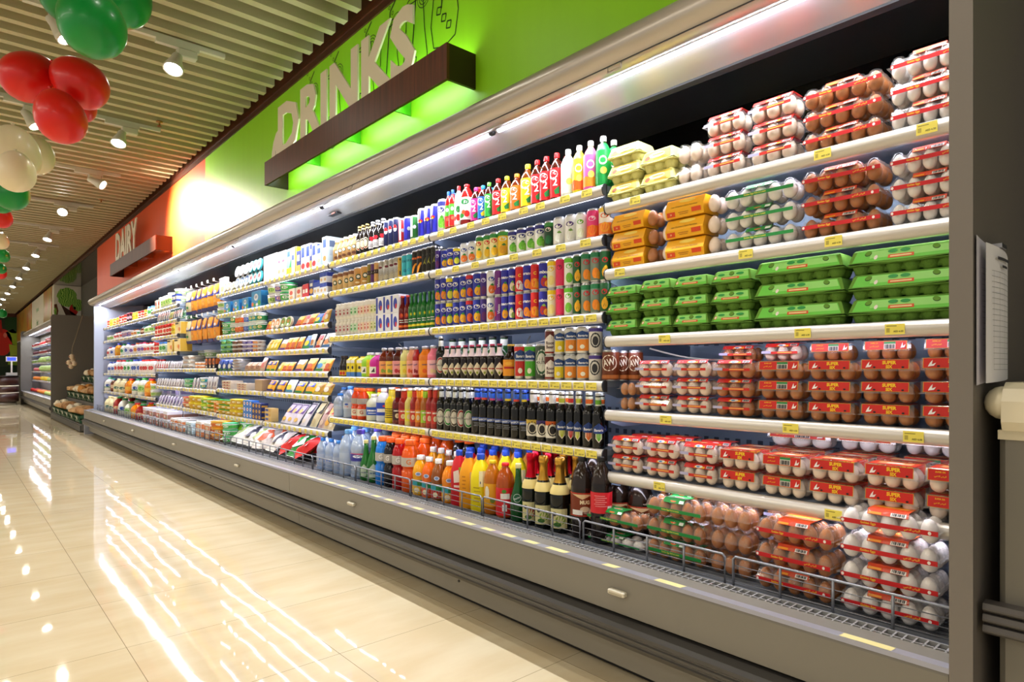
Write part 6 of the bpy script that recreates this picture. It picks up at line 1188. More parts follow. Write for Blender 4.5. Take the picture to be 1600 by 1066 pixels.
for k_, d_, c_, a_, b_ in (('w_purp', 'long leaning packet, purple label', 'E8E0EC', '5A2A8A', 'E8C060'), ('w_dkp', 'broad leaning packet, deep purple label', 'E8E4E8', '3A1A5A', 'E8DCC8'), ('w_blk', 'long leaning packet, black label', 'D8CCA0', '1E1A1A', 'C8B888'), ('w_red', 'long leaning packet, dark red label', 'C8A8A0', '7A1A1E', 'D8C0A8'), ('w_or', 'long leaning packet, orange-red label', 'E8D0A8', 'E04A1E', 'F0B03A'), ('w_crm', 'long leaning cream packet', 'E8D8B0', 'D8A080', 'F0E8D0')):
    pouch(k_, d_, .075, .21, .03, c_, (lambda a_, b_: lambda w, h: [('r', -w*.45, w*.45, .5*h, .95*h, a_), ('e', 0, .62*h, w*.25, .12*h, b_), ('e', 0, .2*h, w*.3, .1*h, b_)])(a_, b_), lean=.42, name='cheese_stick_packet')
for k_, d_, c_, a_, b_ in (('hb_or', 'hanging bag of orange cheese, navy top', 'F09A2A', '1E2A7A', 'F4B84A'), ('hb_gr', 'hanging bag of pale cheese, green print', 'D8CCA0', '1E2A7A', '3A8A4A')):
    pouch(k_, d_, .12, .19, .035, c_, (lambda a_, b_: lambda w, h: [('r', -w*.48, w*.48, .55*h, .98*h, a_), ('p', [(-w*.48, .56*h), (w*.48, .56*h), (0, .40*h)], a_), ('e', 0, .66*h, w*.2, .06*h, 'E8E8F0'), ('r', -w*.48, w*.48, .01*h, .12*h, a_), ('e', 0, .3*h, w*.18, .06*h, b_)])(a_, b_), lean=0, name='hanging_cheese_bag', cat='cheese bag', seam='1E2A7A')
simple_pouch('sach_r', 'small red-and-white sachet', .045, .09, .018, 'ECE4E0', 'F0ECE8', 'D0303A', 'C82A2E', lean=.2, name='sachet'); simple_pouch('sach_w', 'small white-and-grey sachet', .045, .09, .018, 'ECEAEC', 'D8D8E0', '8A7A8A', 'B8A8A8', lean=.2, name='sachet'); simple_pouch('sach_v', 'small silver-and-violet sachet', .045, .09, .018, 'D8D4E4', 'C0B8D8', '6A4AA0', 'E8E0F0', lean=.3, name='sachet'); simple_pouch('sach_m', 'slim multicoloured packet', .03, .1, .02, 'E8E0D8', 'C83A3A', '5A3A7A', '3A6AB0', lean=.15, name='slim_packet'); simple_pouch('sach_y', 'slim yellow-and-green packet', .03, .1, .02, 'E8E0A0', 'D8D03A', '3A8A4A', 'D8702A', lean=.15, name='slim_packet')
bottle('j_red', 'jar with red contents, red lid', 'jar', .034, .12, 'g:B02A1E', 'D8302A', (.2, .68, 'F0E0D0'), lambda R, H: [('e', .3*R, .45*H, .5*R, .15*H, 'D83A2A')], name='food_jar', cat='jar', seg=12); bottle('j_or', 'jar with orange contents', 'jar', .034, .12, 'g:E88A1E', 'F0A82A', (.2, .68, 'F4D8A0'), lambda R, H: [('e', .3*R, .45*H, .5*R, .15*H, 'E86A1E')], name='food_jar', cat='jar', seg=12); bottle('j_yel', 'jar with yellow label', 'jar', .034, .12, 'g:F0D04A', 'E88A2A', (.2, .68, 'F0E040'), lambda R, H: [('e', .3*R, .45*H, .5*R, .15*H, 'C8A02A')], name='food_jar', cat='jar', seg=12); bottle('j_grn', 'bottle with green-and-white label', 'jar', .034, .13, 'E8F0E4', '3A7AC8', (.1, .72, 'C8E0C0'), lambda R, H: [('e', .3*R, .45*H, .5*R, .18*H, '4A9A4A')], name='food_jar', cat='jar', seg=12); bottle('j_dk', 'dark purple bottle', 'jar', .034, .13, 'g:3A141E', '7A1A2A', (.2, .68, '5A2A3A'), lambda R, H: [('e', .3*R, .45*H, .5*R, .15*H, 'C8A0B0')], name='food_jar', cat='jar', seg=12)
def ymilk(key, d, c, cap, a, b, H=.16, R=.036): bottle(key, d, 'jar' if H < .14 else 'pet', R, H, c, cap, (.15, .62, a), lambda R, H: [('e', .3*R, .40*H, .5*R, .14*H, b), ('e', -1.2*R, .40*H, .4*R, .12*H, b)], name='yoghurt_drink_bottle', seg=12)
ymilk('y_red', 'white yoghurt bottle, red cap and print', 'F2F0EE', 'D8302E', 'F0E4E0', 'D0343A'); ymilk('y_blu', 'white yoghurt bottle, blue print', 'F2F2F4', '2A4AB0', 'E4E8F4', '3A5AB8'); ymilk('y_grn', 'white yoghurt bottle, green print', 'F2F4F0', '2A9A4A', 'E0F0E0', '3A9A4A'); ymilk('y_org', 'white yoghurt bottle, orange print', 'F4F0EA', 'E87A2A', 'F8E8D0', 'E8841E'); ymilk('y_pur', 'white yoghurt bottle, violet print', 'F2F0F4', 'D8406A', 'E8E0F0', '7A4AA8'); ymilk('y_orj', 'orange juice bottle, blue cap', 'g:F09A0E', '2A3AB0', 'F0A01E', 'F0B83A', R=.042, H=.18); ymilk('y_choc', 'brown milk drink bottle', 'g:5A2A14', '2E8A8A', '8A3A1E', 'E8D0B0')
bottle('jg_milk', 'milk jug with moulded handle', 'jug', .055, .24, 'F0EEE6', '2A9A5A', (.25, .55, 'E8ECF4'), lambda R, H: [('e', .3*R, .42*H, .5*R, .1*H, '2A4AA0'), ('r', -1.5*R, 2*R, .26*H, .32*H, '3A8A4A')], name='milk_jug', sq=3.4, extra={'handle': 'EEECE4'}); bottle('jg_crm', 'cream-coloured drink jug', 'jug', .055, .24, 'EADFB0', 'E8D8A0', (.2, .45, 'E8E0C0'), lambda R, H: [('e', .3*R, .33*H, .6*R, .1*H, '2A6A5A')], name='milk_jug', sq=3.4, extra={'handle': 'E8DCB0'}); bottle('jg_or', 'orange juice jug with handle', 'jug', .055, .24, 'g:F08A0A', 'E82A2A', (.2, .5, 'F0A030'), lambda R, H: [('e', .3*R, .36*H, .6*R, .1*H, 'F4C84A')], name='juice_jug', sq=3.4, extra={'handle': 'g:F08A0A'}); bottle('jg_red', 'dark red juice jug with handle', 'jug', .055, .24, 'g:A01A14', '1E8A3A', (.2, .5, 'C8301E'), lambda R, H: [('e', .3*R, .36*H, .6*R, .1*H, 'F0D8A0')], name='juice_jug', sq=3.4, extra={'handle': 'g:A01A14'}); bottle('jg_grn', 'white jug with lime print', 'jug', .055, .24, 'EEF2E0', '3A9A2A', (.2, .6, 'C8E09A'), lambda R, H: [('e', .3*R, .4*H, .6*R, .12*H, '6AB83A')], name='milk_jug', sq=3.4, extra={'handle': 'EEF2E0'})
carton('traypk', 'white-topped tray of yoghurt cups', .13, .13, .07, 'ECEAF2', lambda w, h: [('r', -w*.48, w*.48, .05*h, .6*h, 'C85A4A'), ('r', -w*.3, w*.1, .2*h, .5*h, 'E8D8D0'), ('r', w*.2, w*.4, .1*h, .5*h, '8A9A6A')], lambda w, h: [('r', -w*.48, w*.48, .05*h, .6*h, 'A87A6A')], name='yoghurt_tray', cat='yoghurt tray'); carton('traypv', 'white-and-lilac yoghurt tray', .13, .13, .07, 'EEECF6', lambda w, h: [('r', -w*.4, -w*.1, .1*h, .9*h, 'A088C8'), ('r', w*.05, w*.3, .1*h, .9*h, '8A78B8')], lambda w, h: [('r', -w*.4, w*.4, .2*h, .8*h, 'B8A8D8')], name='yoghurt_tray', cat='yoghurt tray'); carton('trayor', 'white-lidded orange salad tub', .12, .12, .07, 'F0ECE8', lambda w, h: [('r', -w*.48, w*.48, .05*h, .65*h, 'E0905A'), ('e', 0, .35*h, w*.25, .2*h, 'F0D8B0')], lambda w, h: [('r', -w*.48, w*.48, .05*h, .65*h, 'D8804A')], name='salad_tub', cat='tub'); carton('traybl', 'pale blue-lidded dairy tub', .14, .14, .06, 'D8ECF2', lambda w, h: [('r', -w*.48, w*.48, .05*h, .6*h, '8AA8B0'), ('e', 0, .3*h, w*.25, .2*h, 'E8F0F0')], lambda w, h: [('r', -w*.4, w*.4, .1*h, .6*h, 'A8C0C8')], name='dairy_tub', cat='tub'); carton('orbox', 'black-and-orange cheese box', .05, .05, .09, '26262E', lambda w, h: [('r', -w*.35, w*.35, .35*h, .9*h, 'E87A2A'), ('e', 0, .6*h, w*.2, .15*h, '26262E'), ('r', -w*.3, w*.3, .08*h, .25*h, 'D8C8B0')], lambda w, h: [('r', -w*.4, w*.4, .4*h, .9*h, 'D8702A')], name='cheese_box', cat='cheese box'); carton('crmbox', 'large cream tin, small orange fruit', .16, .1, .1, 'F0DCA0', lambda w, h: [('r', -w*.45, w*.1, .8*h, .92*h, '3A2A1E'), ('e', w*.3, .35*h, w*.1, .2*h, 'D8642A'), ('e', w*.1, .4*h, w*.1, .16*h, 'F0B84A')], lambda w, h: [('r', -w*.48, w*.48, .02*h, .98*h, 'C8A038')], name='cheese_tin', cat='tin')
tub('bigtub', 'big white bucket, pale green label', .07, .1, 'ECEEEA', 'F0F2F0', lambda R, H: [('r', -2.2*R, 2.4*R, .3*H, .7*H, '9AB87A'), ('e', .5*R, .5*H, .4*R, .12*H, 'E8ECE0')], name='cheese_bucket', cat='bucket'); tub('greytub', 'big pale grey tub', .06, .07, 'D8D4D0', 'E0DEDC', lambda R, H: [('e', .3*R, .45*H, .4*R, .2*H, 'B8A090')], name='cheese_bucket', cat='bucket')
for k_, d_, c_, a_ in (('bag_w', 'white bag of frozen food', 'F0F0EA', 'A8C060'), ('bag_g', 'white bag with lime print', 'ECF2E0', '8ACC2A'), ('bag_b', 'white bag, dark print', 'ECE8E0', '2A2A3E'), ('bag_o', 'white-and-orange bag', 'F0E8E0', 'E86A3A'), ('bag_r', 'red-and-white bag', 'D8201E', 'F4ECE8'), ('bag_gr', 'bright green bag', '2E9A3A', 'E8ECE0')):
    pouch(k_, d_, .17, .22, .055, c_, (lambda a_: lambda w, h: [('p', [(-w*.4, .3*h), (0, .25*h), (w*.4, .5*h), (w*.2, .7*h), (-w*.3, .6*h)], a_), ('e', 0, .75*h, w*.2, .08*h, a_)])(a_), lean=.95, name='food_bag', cat='bag', wavy=.45)
# ================================================================ setting the goods out
PLACED = []
RK = {2: ['left', 'right'], 3: ['leftmost', 'middle', 'rightmost']}
def rank(i, n):
    if n == 1: return ''
    if n == 2: return ['left one', 'right one'][i]
    if n == 3: return ['leftmost', 'middle one', 'rightmost'][i]
    if i == 0: return 'leftmost'
    if i == n-1: return 'rightmost'
    if i < n-i-1 or i < 3: return ORDN(i+1)+' from left'
    return ORDN(n-i)+' from right'
LAY = {1: [''], 2: ['bottom layer', 'top layer'], 3: ['bottom layer', 'middle layer', 'top layer'], 4: ['bottom layer', 'second layer', 'third layer', 'top layer']}
def put(key, loc, scale, where, yrank=None, layer='', row='', rz=0.0):
    p = PR[key]; o = p.get(); o.location = loc; o.scale = scale; o.rotation_euler = (0, 0, rz)
    PLACED.append((p, where, loc, layer, row, o)); return o
def row(where, z, X, specs, back=0, rzr=(.15, .55), inset=.004, fine=1.0):
    """specs: (kind, left column, right column, how many, row of the photograph its tops reach or None, layers, back rows)"""
    for sp in specs:
        key, a, b, n, yt = sp[:5]; lay = sp[5] if len(sp) > 5 else 1; bk = sp[6] if len(sp) > 6 else back
        opt = sp[7] if len(sp) > 7 else {}
        p = PR[key]; off = opt.get('x', 0.0)
        Xc = X+off+(p.d*.35 if p.round else .006)
        y0, y1 = ypx(a, Xc), ypx(b, Xc); pitch = (y0-y1)/n
        s = pitch*(.97 if p.round else .985)/p.w; s = max(.45, min(1.5, s))
        if opt.get('true'): s = opt['true']
        if yt is None: hz = p.h*opt.get('hs', 1.0)*lay
        else: hz = zpx((a+b)/2, yt, Xc)-z
        hz /= lay; szz = hz/p.h; sx = s if p.round else opt.get('sx', min(1.3, max(.75, s)))
        dx = p.d*sx/2
        for r_ in range(bk+1):
            for l_ in range(lay-(opt.get('backless', 0) if r_ else 0)):
                for i in range(n):
                    y = y0-pitch*(i+.5)
                    if y+p.w*s/2 > Y1-.004: continue
                    jit = .0 if lay > 1 else .003
                    xx = X+off+inset+dx+r_*(p.d*sx*1.04+.002)+rnd.uniform(0, jit*2)
                    yy = y+rnd.uniform(-jit, jit)*.4
                    rz = rnd.uniform(*rzr) if p.round and 'rz' not in opt else (opt.get('rz', 0)+rnd.uniform(-.02, .02))
                    if p.round and PR[key].cat in ('can',): rz = rnd.uniform(.05, .4)
                    put(key, (xx, yy, z+l_*hz), (sx, s, szz), where, None, LAY[lay][l_] if lay in LAY else '', ['', 'second row', 'third row', 'fourth row'][r_], rz)
# ---- eggs
W = ['top', 'second', 'third', 'fourth', 'fifth']
ew = ['%s egg shelf' % w_ for w_ in W]; dw = ['%s drinks shelf' % w_ for w_ in W]; DECKZ = .398
Z = lambda z: z-.003
row(ew[0], Z(AZ[0]), XF, [('pulp_y', 948, 999, 1, 224, 3), ('pulp_y', 999, 1053, 1, 231, 2), ('plain_w', 1051, 1093, 1, 219, 2), ('six_w', 1096, 1161, 1, 173, 3), ('six_w', 1164, 1243, 1, 148, 3), ('gold_b', 1248, 1380, 1, 118, 3), ('gold_w', 1384, 1520, 1, 66, 3)], inset=.008)
row(ew[1], Z(AZ[1]), XF, [('slv', 945, 1024, 1, 330, 3), ('slv_w', 1026, 1122, 1, 306, 3), ('lut_w', 1124, 1244, 1, 283, 3), ('gold_b', 1246, 1378, 1, 253, 3), ('gold_w', 1384, 1520, 1, 222, 3)], inset=.008)
row(ew[2], Z(AZ[2]), XF, [('pulp_g6', 945, 996, 1, 446, 3), ('pulp_g6', 997, 1049, 1, 436, 3), ('pulp_g6', 1050, 1107, 1, 430, 3), ('pulp_g6', 1109, 1175, 1, 421, 3), ('pulp_g12', 1177, 1320, 1, 402, 3), ('pulp_g12', 1323, 1500, 1, 382, 3)], inset=.008)
row(ew[3], Z(AZ[3]), XF, [('plain_t', 963, 988, 1, 596, 2, 0, {'sx': .9}), ('six_w', 989, 1046, 1, 563, 3), ('six_w', 1047, 1108, 1, 562, 3), ('six_b', 1110, 1177, 1, 562, 3), ('supbar_b', 1180, 1254, 1, 564, 3), ('sup_b', 1257, 1336, 1, 563, 3), ('sup_b', 1339, 1430, 1, 561, 3), ('sup_b', 1434, 1545, 1, 558, 3)], inset=.008)
row(ew[3], Z(AZ[3]), XF, [('six_b', 1120, 1180, 1, 540, 4, 0, {'x': .13}), ('six_w', 1186, 1252, 1, 536, 4, 0, {'x': .13}), ('supbar_b', 1262, 1332, 1, 536, 4, 0, {'x': .13}), ('supbar_b', 1345, 1425, 1, 532, 4, 0, {'x': .13}), ('supbar_b', 1440, 1530, 1, 528, 4, 0, {'x': .13})], inset=.008)
row(ew[4], Z(AZ[4]), XF, [('six_w', 947, 1000, 1, 684, 2, 1), ('six_w', 1001, 1057, 1, 687, 2, 1), ('six_w', 1059, 1118, 1, 694, 2, 1), ('sup_w', 1120, 1184, 1, 704, 2, 1), ('supbar_w', 1186, 1257, 1, 713, 2, 1), ('sup_w', 1259, 1342, 1, 720, 2, 1), ('sup_w', 1345, 1437, 1, 728, 2, 1), ('supbar_w', 1441, 1550, 1, 736, 2, 1)], inset=.008)
row(ew[4], Z(AZ[4]), XF, [('supw_bar', 1195, 1300, 1, 672, 3, 0, {'x': .24, 'sx': 1}), ('supw_bar', 1304, 1402, 1, 676, 3, 0, {'x': .24, 'sx': 1}), ('supw_bar', 1406, 1500, 1, 680, 3, 0, {'x': .24, 'sx': 1})], inset=.008)
XD = 1.915
row('egg deck', DECKZ+.002, XD, [('lut_w', 912, 1002, 1, 838, 1, 0, {'x': .02}), ('lut_b', 1004, 1100, 1, 781, 3, 0, {'x': .02}), ('plain_b', 1102, 1172, 1, 794, 3, 0, {'x': .03}), ('gold_b', 1176, 1302, 1, 816, 3), ('gold_w', 1306, 1470, 1, 800, 4)], inset=.004)
put('lut_b', (XD+.024+PR['lut_b'].d*.5, (ypx(912, XD+.03)+ypx(1002, XD+.03))/2, DECKZ+.002+.076), (1, (ypx(912, XD+.03)-ypx(1002, XD+.03))/PR['lut_b'].w*.98, 1.05), 'egg deck', None, 'stacked on white eggs', '')
row('egg deck', DECKZ+.002, XD+.2, [('lut_b', 1020, 1110, 1, 772, 3, 0), ('plain_b', 1110, 1180, 1, 780, 3, 0), ('six_b', 1190, 1260, 1, 790, 3, 0)], inset=.004)
# ---- drinks
row(dw[0], Z(BZ[0]), XF, [('frap', 520, 556, 5, 370), ('malt', 557, 575, 3, 352), ('heart', 576, 600, 3, 344), ('pcola', 600, 622, 3, 343), ('en_red', 622, 630, 1, 342), ('en_blue', 630, 640, 1, 339), ('en_green', 640, 651, 1, 337), ('bull', 652, 682, 3, 323), ('coco', 682, 694, 1, 312), ('smallred', 695, 710, 2, 298), ('straw', 711, 720, 1, 291), ('bigred', 720, 734, 1, 288),
 ('tea_magenta', 736, 747, 1, 293), ('tea_blue', 747, 758, 1, 290), ('tea_green', 758, 768, 1, 285), ('tea_red', 768, 781, 1, 279), ('tea_yellow', 782, 795, 1, 275), ('tea_orange', 796, 811, 1, 271), ('tea_yellow', 812, 828, 1, 256), ('tea_red', 828, 874, 3, 244), ('ft_white', 875, 892, 1, 233), ('ft_yellow', 893, 910, 1, 227), ('ft_pink', 910, 928, 1, 220), ('ft_green', 929, 948, 1, 212)], back=1)
row(dw[1], Z(BZ[1]), XF, [('cup_s', 519, 553, 4, 425), ('cup_l', 553, 574, 2, 417), ('cof_o', 574, 580, 1, 412), ('cof_p', 580, 585, 1, 411), ('cof_t', 585, 591, 1, 409), ('silv', 591, 623, 4, 405), ('yblk', 623, 628, 1, 401), ('cyan', 628, 643, 2, 397), ('blkor', 643, 659, 2, 391), ('blkgr', 659, 680, 3, 386), ('fz_berry', 681, 687, 1, 390), ('fz_mango', 687, 708, 2, 389), ('fz_lemon', 708, 717, 1, 387), ('fz_white', 718, 742, 2, 379),
 ('pine_white', 743, 776, 3, 366), ('pine_y', 776, 791, 1, 360), ('coco', 792, 849, 4, 355), ('dkred', 850, 863, 1, 346), ('ivy', 863, 898, 2, 338), ('ivyg', 899, 914, 1, 333), ('pinkor', 915, 933, 1, 327), ('whor', 934, 954, 1, 322)], back=1)
L2 = dict()
row(dw[2], Z(BZ[2]), XF, [('mp_red', 521, 534, 1, 475, 2), ('mp_red', 534, 545, 1, 473, 2), ('mp_green', 545, 557, 1, 471, 2), ('mp_pink', 557, 567, 1, 470, 2), ('mp_pink', 567, 577, 1, 468, 2), ('mp_lime', 577, 588, 1, 467, 2), ('bluepk', 588, 623, 3, 462, 2), ('pom_red', 624, 638, 2, 462), ('pom_green', 638, 680, 6, 457),
 ('fz_orange', 680, 697, 2, 434, 2), ('fz_lemon', 697, 707, 1, 433, 2), ('fz_mango', 707, 728, 2, 431, 2), ('fz_red', 728, 738, 1, 428, 2), ('fz_mango', 738, 751, 1, 426, 2), ('fz_berry', 751, 760, 1, 425, 2), ('fz_white', 760, 772, 1, 423, 2), ('vim', 773, 783, 1, 421, 2), ('jo_mango', 783, 794, 1, 420, 2), ('jo_guava', 795, 804, 1, 418, 2), ('jc_white', 805, 817, 1, 415, 2), ('jo_orange', 817, 829, 1, 413, 2), ('jc_orange', 829, 841, 1, 411, 2), ('jo_mixed', 841, 855, 1, 409, 2), ('y_white', 855, 868, 1, 406, 2), ('pinkcan', 868, 881, 1, 403, 2), ('lime_white', 881, 895, 1, 401, 2), ('dg_pine', 895, 907, 1, 398, 2), ('dg_orange', 907, 937, 2, 393, 2), ('dg_pine', 937, 951, 1, 390, 2)])
row(dw[3], Z(BZ[3]), XF, [('mini', 530, 541, 2, 556), ('yb', 541, 553, 2, 557), ('yb', 556, 566, 1, 557), ('limebt', 566, 579, 1, 551), ('magbt', 579, 592, 1, 551), ('sn_tea', 592, 602, 1, 544), ('sn_lem', 602, 612, 1, 544), ('sn_ras', 612, 625, 1, 543), ('sn_y', 625, 635, 1, 543), ('sn_p', 635, 646, 1, 542), ('sn_r', 646, 653, 1, 542), ('sn_o', 653, 667, 1, 541), ('sn_pk', 667, 680, 1, 540), ('hol_r', 680, 690, 1, 526), ('diam', 690, 784, 9, 539), ('gold', 785, 802, 1, 538), ('bc_red', 803, 819, 1, 538), ('bc_green', 819, 835, 1, 538), ('bc_hol', 835, 851, 1, 537), ('rootbeer', 852, 866, 1, 515, 2), ('bc_yellow', 866, 881, 1, 514, 2), ('bc_orange', 881, 919, 2, 511, 2), ('lion', 920, 937, 1, 510, 2), ('aw', 938, 960, 1, 547)])
row(dw[3], Z(BZ[3]), XF+.068, [('tallgr', 694, 790, 6, 527), ('aw', 963, 1000, 2, 548)])
row(dw[4], Z(BZ[4]), XF, [('w_small', 518, 534, 1, 615), ('w_tall', 535, 548, 1, 604), ('iso_or', 550, 568, 2, 607), ('poc', 570, 586, 1, 616), ('poc2', 587, 600, 1, 607), ('shorty', 600, 612, 1, 606), ('vod_d', 612, 622, 1, 608), ('vod_r', 622, 632, 1, 608), ('vod_y', 632, 641, 1, 607), ('vod_r', 641, 649, 1, 607), ('vod_o', 649, 656, 1, 607), ('vod_g', 656, 665, 1, 607), ('vod_r', 665, 682, 2, 606), ('hol_k', 682, 692, 1, 605), ('hol_g', 692, 703, 1, 605), ('hol_k', 703, 713, 1, 606), ('hol_r', 713, 723, 1, 606), ('hol_g', 723, 734, 1, 606), ('bb_pink', 735, 748, 1, 608), ('bb_red', 748, 760, 1, 608), ('bb_pink', 760, 772, 1, 609), ('bb_pur', 772, 784, 1, 609), ('bb_yel', 784, 797, 1, 609), ('bb_red', 797, 810, 1, 610), ('bb_yel', 810, 822, 1, 610), ('ln_y', 822, 838, 1, 610), ('ln_p', 838, 852, 1, 611), ('ln_o', 852, 868, 1, 611), ('bv_y', 868, 883, 1, 612), ('bv_r', 883, 896, 1, 612), ('bv_y', 896, 908, 1, 612), ('bv_o', 908, 925, 1, 613), ('bv_g', 925, 941, 1, 614)])
row(dw[4], Z(BZ[4]), XF+.07, [('w_tall', 524, 540, 1, 605), ('iso_y', 545, 600, 3, 607), ('iso_or', 602, 640, 2, 606), ('vod_o', 642, 684, 4, 606), ('hol_g', 690, 740, 4, 605), ('bb_pur', 745, 825, 6, 608), ('bv_o', 832, 945, 7, 612)])
dk = 'drinks deck'
row(dk, DECKZ, XD, [('w_red', 480, 491, 1, 688), ('w_deck', 491, 528, 3, 687), ('w_big', 528, 542, 1, 672), ('w_purple', 543, 562, 1, 672), ('perr', 562, 572, 1, 688), ('perr', 572, 584, 1, 682), ('g_blue', 585, 598, 1, 682), ('g_dark', 598, 610, 1, 684), ('g_red', 611, 624, 1, 686), ('g_or', 625, 641, 1, 688), ('pu_y', 642, 657, 1, 712), ('pu_o', 657, 671, 1, 715), ('pu_b', 672, 686, 1, 718), ('pu_n', 687, 703, 1, 721), ('fr_red', 704, 718, 1, 704), ('fr_or', 718, 735, 1, 707), ('fr_y', 736, 754, 1, 710), ('amb', 754, 772, 1, 720), ('redlab', 773, 793, 1, 724), ('perr2', 794, 812, 1, 725), ('ch_red', 812, 832, 1, 709), ('ch_gold', 832, 853, 1, 713), ('ch_gold', 855, 879, 1, 716), ('mug', 888, 917, 1, 714), ('mugred', 920, 947, 1, 714)], inset=.014)
row(dk, DECKZ, XD+.105, [('w_red', 480, 500, 2, 682), ('w_deck', 500, 536, 3, 680), ('w_big', 536, 570, 2, 668), ('w_purple', 570, 590, 1, 668), ('g_blue', 590, 604, 1, 682), ('g_red', 604, 634, 2, 680), ('g_or', 634, 664, 2, 684), ('pu_y', 664, 690, 2, 700), ('pu_b', 690, 715, 2, 705), ('fr_red', 718, 736, 1, 700), ('fr_or', 736, 772, 2, 702), ('fr_y', 774, 812, 2, 705), ('ch_red', 822, 862, 2, 706), ('ch_gold', 864, 905, 2, 706), ('mug', 910, 938, 1, 700), ('mug', 942, 1010, 2, 742)], inset=.014)
row(dk, DECKZ, XD+.205, [('w_deck', 490, 540, 4, 676), ('w_big', 545, 600, 3, 664), ('g_red', 605, 650, 3, 678), ('g_or', 652, 700, 3, 678), ('g_dark', 702, 735, 2, 684), ('fr_red', 738, 775, 2, 696), ('fr_or', 776, 832, 3, 696), ('ch_red', 838, 895, 3, 702)], inset=.014)
# ---- dairy near the drinks
cw = ['%s shelf beside the drinks' % w_ for w_ in ORD]; cv = ['%s shelf beside the cheese bags' % w_ for w_ in ORD]
row(cw[0], Z(CZ[0]), XF, [('milk_white', 412, 433, 3, 398), ('milk_pink', 433, 446, 2, 393), ('milk_yg', 447, 455, 1, 389), ('milk_gold', 455, 463, 1, 386), ('milk_bgold', 463, 469, 1, 392), ('milk_bred', 470, 484, 2, 382), ('milk_bgold', 484, 487, 1, 382), ('milk_bred', 487, 494, 1, 380), ('milk_lb', 494, 502, 1, 383), ('cereal', 503, 511, 1, 370)])
row(cv[0], Z(CZ[0]), XF, [('cheesebox', 342, 352, 1, 434), ('rd_or', 349, 361, 2, 442, 1, 0, {'true': .8}), ('rd_green', 361, 368, 1, 440), ('rd_blue', 368, 390, 3, 414, 2), ('rd_teal', 390, 409, 3, 406, 2)])
row(cw[1], Z(CZ[1]), XF, [('t_white', 417, 431, 1, 446, 2), ('t_purple', 431, 439, 1, 444, 2), ('t_green', 439, 450, 1, 442, 2), ('crm_y', 450, 472, 2, 450), ('crm_r', 472, 482, 2, 444), ('crm_bg', 482, 489, 1, 438), ('crm_b', 489, 500, 2, 441), ('crm_b', 500, 511, 2, 426, 2)])
row(cv[1], Z(CZ[1]), XF, [('t_white', 341, 348, 1, 472, 2), ('kiri_s', 348, 362, 1, 472), ('kiri_s', 362, 390, 2, 467), ('kiri_l', 391, 408, 1, 455)])
row(cw[2], Z(CZ[2]), XF, [('p_or', 412, 424, 2, 501), ('rd_or', 424, 438, 2, 498), ('rd_green', 438, 455, 2, 495), ('p_or', 455, 466, 1, 493), ('p_red', 466, 474, 1, 491), ('p_or', 474, 485, 1, 489), ('p_blu', 485, 496, 1, 489), ('p_red', 496, 503, 1, 486), ('p_gold', 503, 511, 1, 483)])
row(cv[2], Z(CZ[2]), XF, [('t_green', 347, 358, 1, 504, 2), ('c_gr', 358, 368, 1, 492, 2), ('c_or', 368, 379, 2, 493, 2), ('c_bl', 379, 389, 1, 492, 2), ('c_te', 389, 400, 2, 490, 2), ('c_gr', 400, 408, 1, 489, 2)])
row(cw[3], Z(CZ[3]), XF, [('p_yel', 411, 428, 3, 530), ('p_pur', 429, 441, 1, 530), ('p_or', 441, 466, 3, 527), ('p_blu', 467, 479, 1, 524), ('p_whi', 479, 486, 1, 522), ('p_red', 487, 495, 1, 522), ('p_whi', 495, 511, 1, 520)])
row(cv[3], Z(CZ[3]), XF, [('s_green', 344, 361, 2, 532, 3), ('s_brown', 362, 378, 2, 532, 3), ('s_violet', 378, 393, 2, 532, 3), ('s_orange', 393, 403, 1, 532, 3), ('s_white', 403, 408, 1, 532, 3)])
row(cw[4], Z(CZ[4]), XF, [('p_by2', 412, 426, 2, 564), ('p_yel', 426, 435, 1, 566), ('p_or', 435, 452, 2, 566), ('p_pur', 453, 468, 1, 562), ('p_or', 468, 485, 1, 560), ('p_grn', 485, 500, 1, 560), ('p_or', 500, 511, 1, 560)])
row(cv[4], Z(CZ[4]), XF, [('p_bx', 338, 360, 3, 562), ('greytub', 362, 377, 1, 561, 4), ('p_brn', 378, 403, 3, 566), ('p_pink', 403, 409, 1, 559)])
row(cw[5], Z(CZ[5]), XF, [('p_by', 411, 440, 2, 595), ('p_wy', 440, 454, 1, 594), ('p_by2', 454, 485, 2, 597), ('p_gold', 485, 511, 2, 598)])
row(cv[5], Z(CZ[5]), XF, [('flatcream', 342, 366, 1, 595, 3), ('flatcream', 366, 390, 1, 599, 3), ('cardbox', 398, 409, 1, 593)])
row(cw[6], Z(CZ[6]), XF, [('goldpack', 410, 428, 1, 638, 3), ('w_purp', 428, 454, 3, 632), ('w_dkp', 454, 470, 1, 631), ('w_blk', 470, 484, 1, 628), ('w_red', 484, 493, 1, 629), ('w_or', 493, 503, 1, 628), ('w_crm', 503, 511, 1, 630)])
row(cv[6], Z(CZ[6]), XF, [('m_or', 338, 346, 1, 628, 3), ('m_grn', 346, 364, 2, 625, 3), ('m_yel', 364, 379, 2, 624, 3), ('bluecan', 380, 394, 3, 626, 3), ('navycan', 394, 408, 3, 630, 3)])
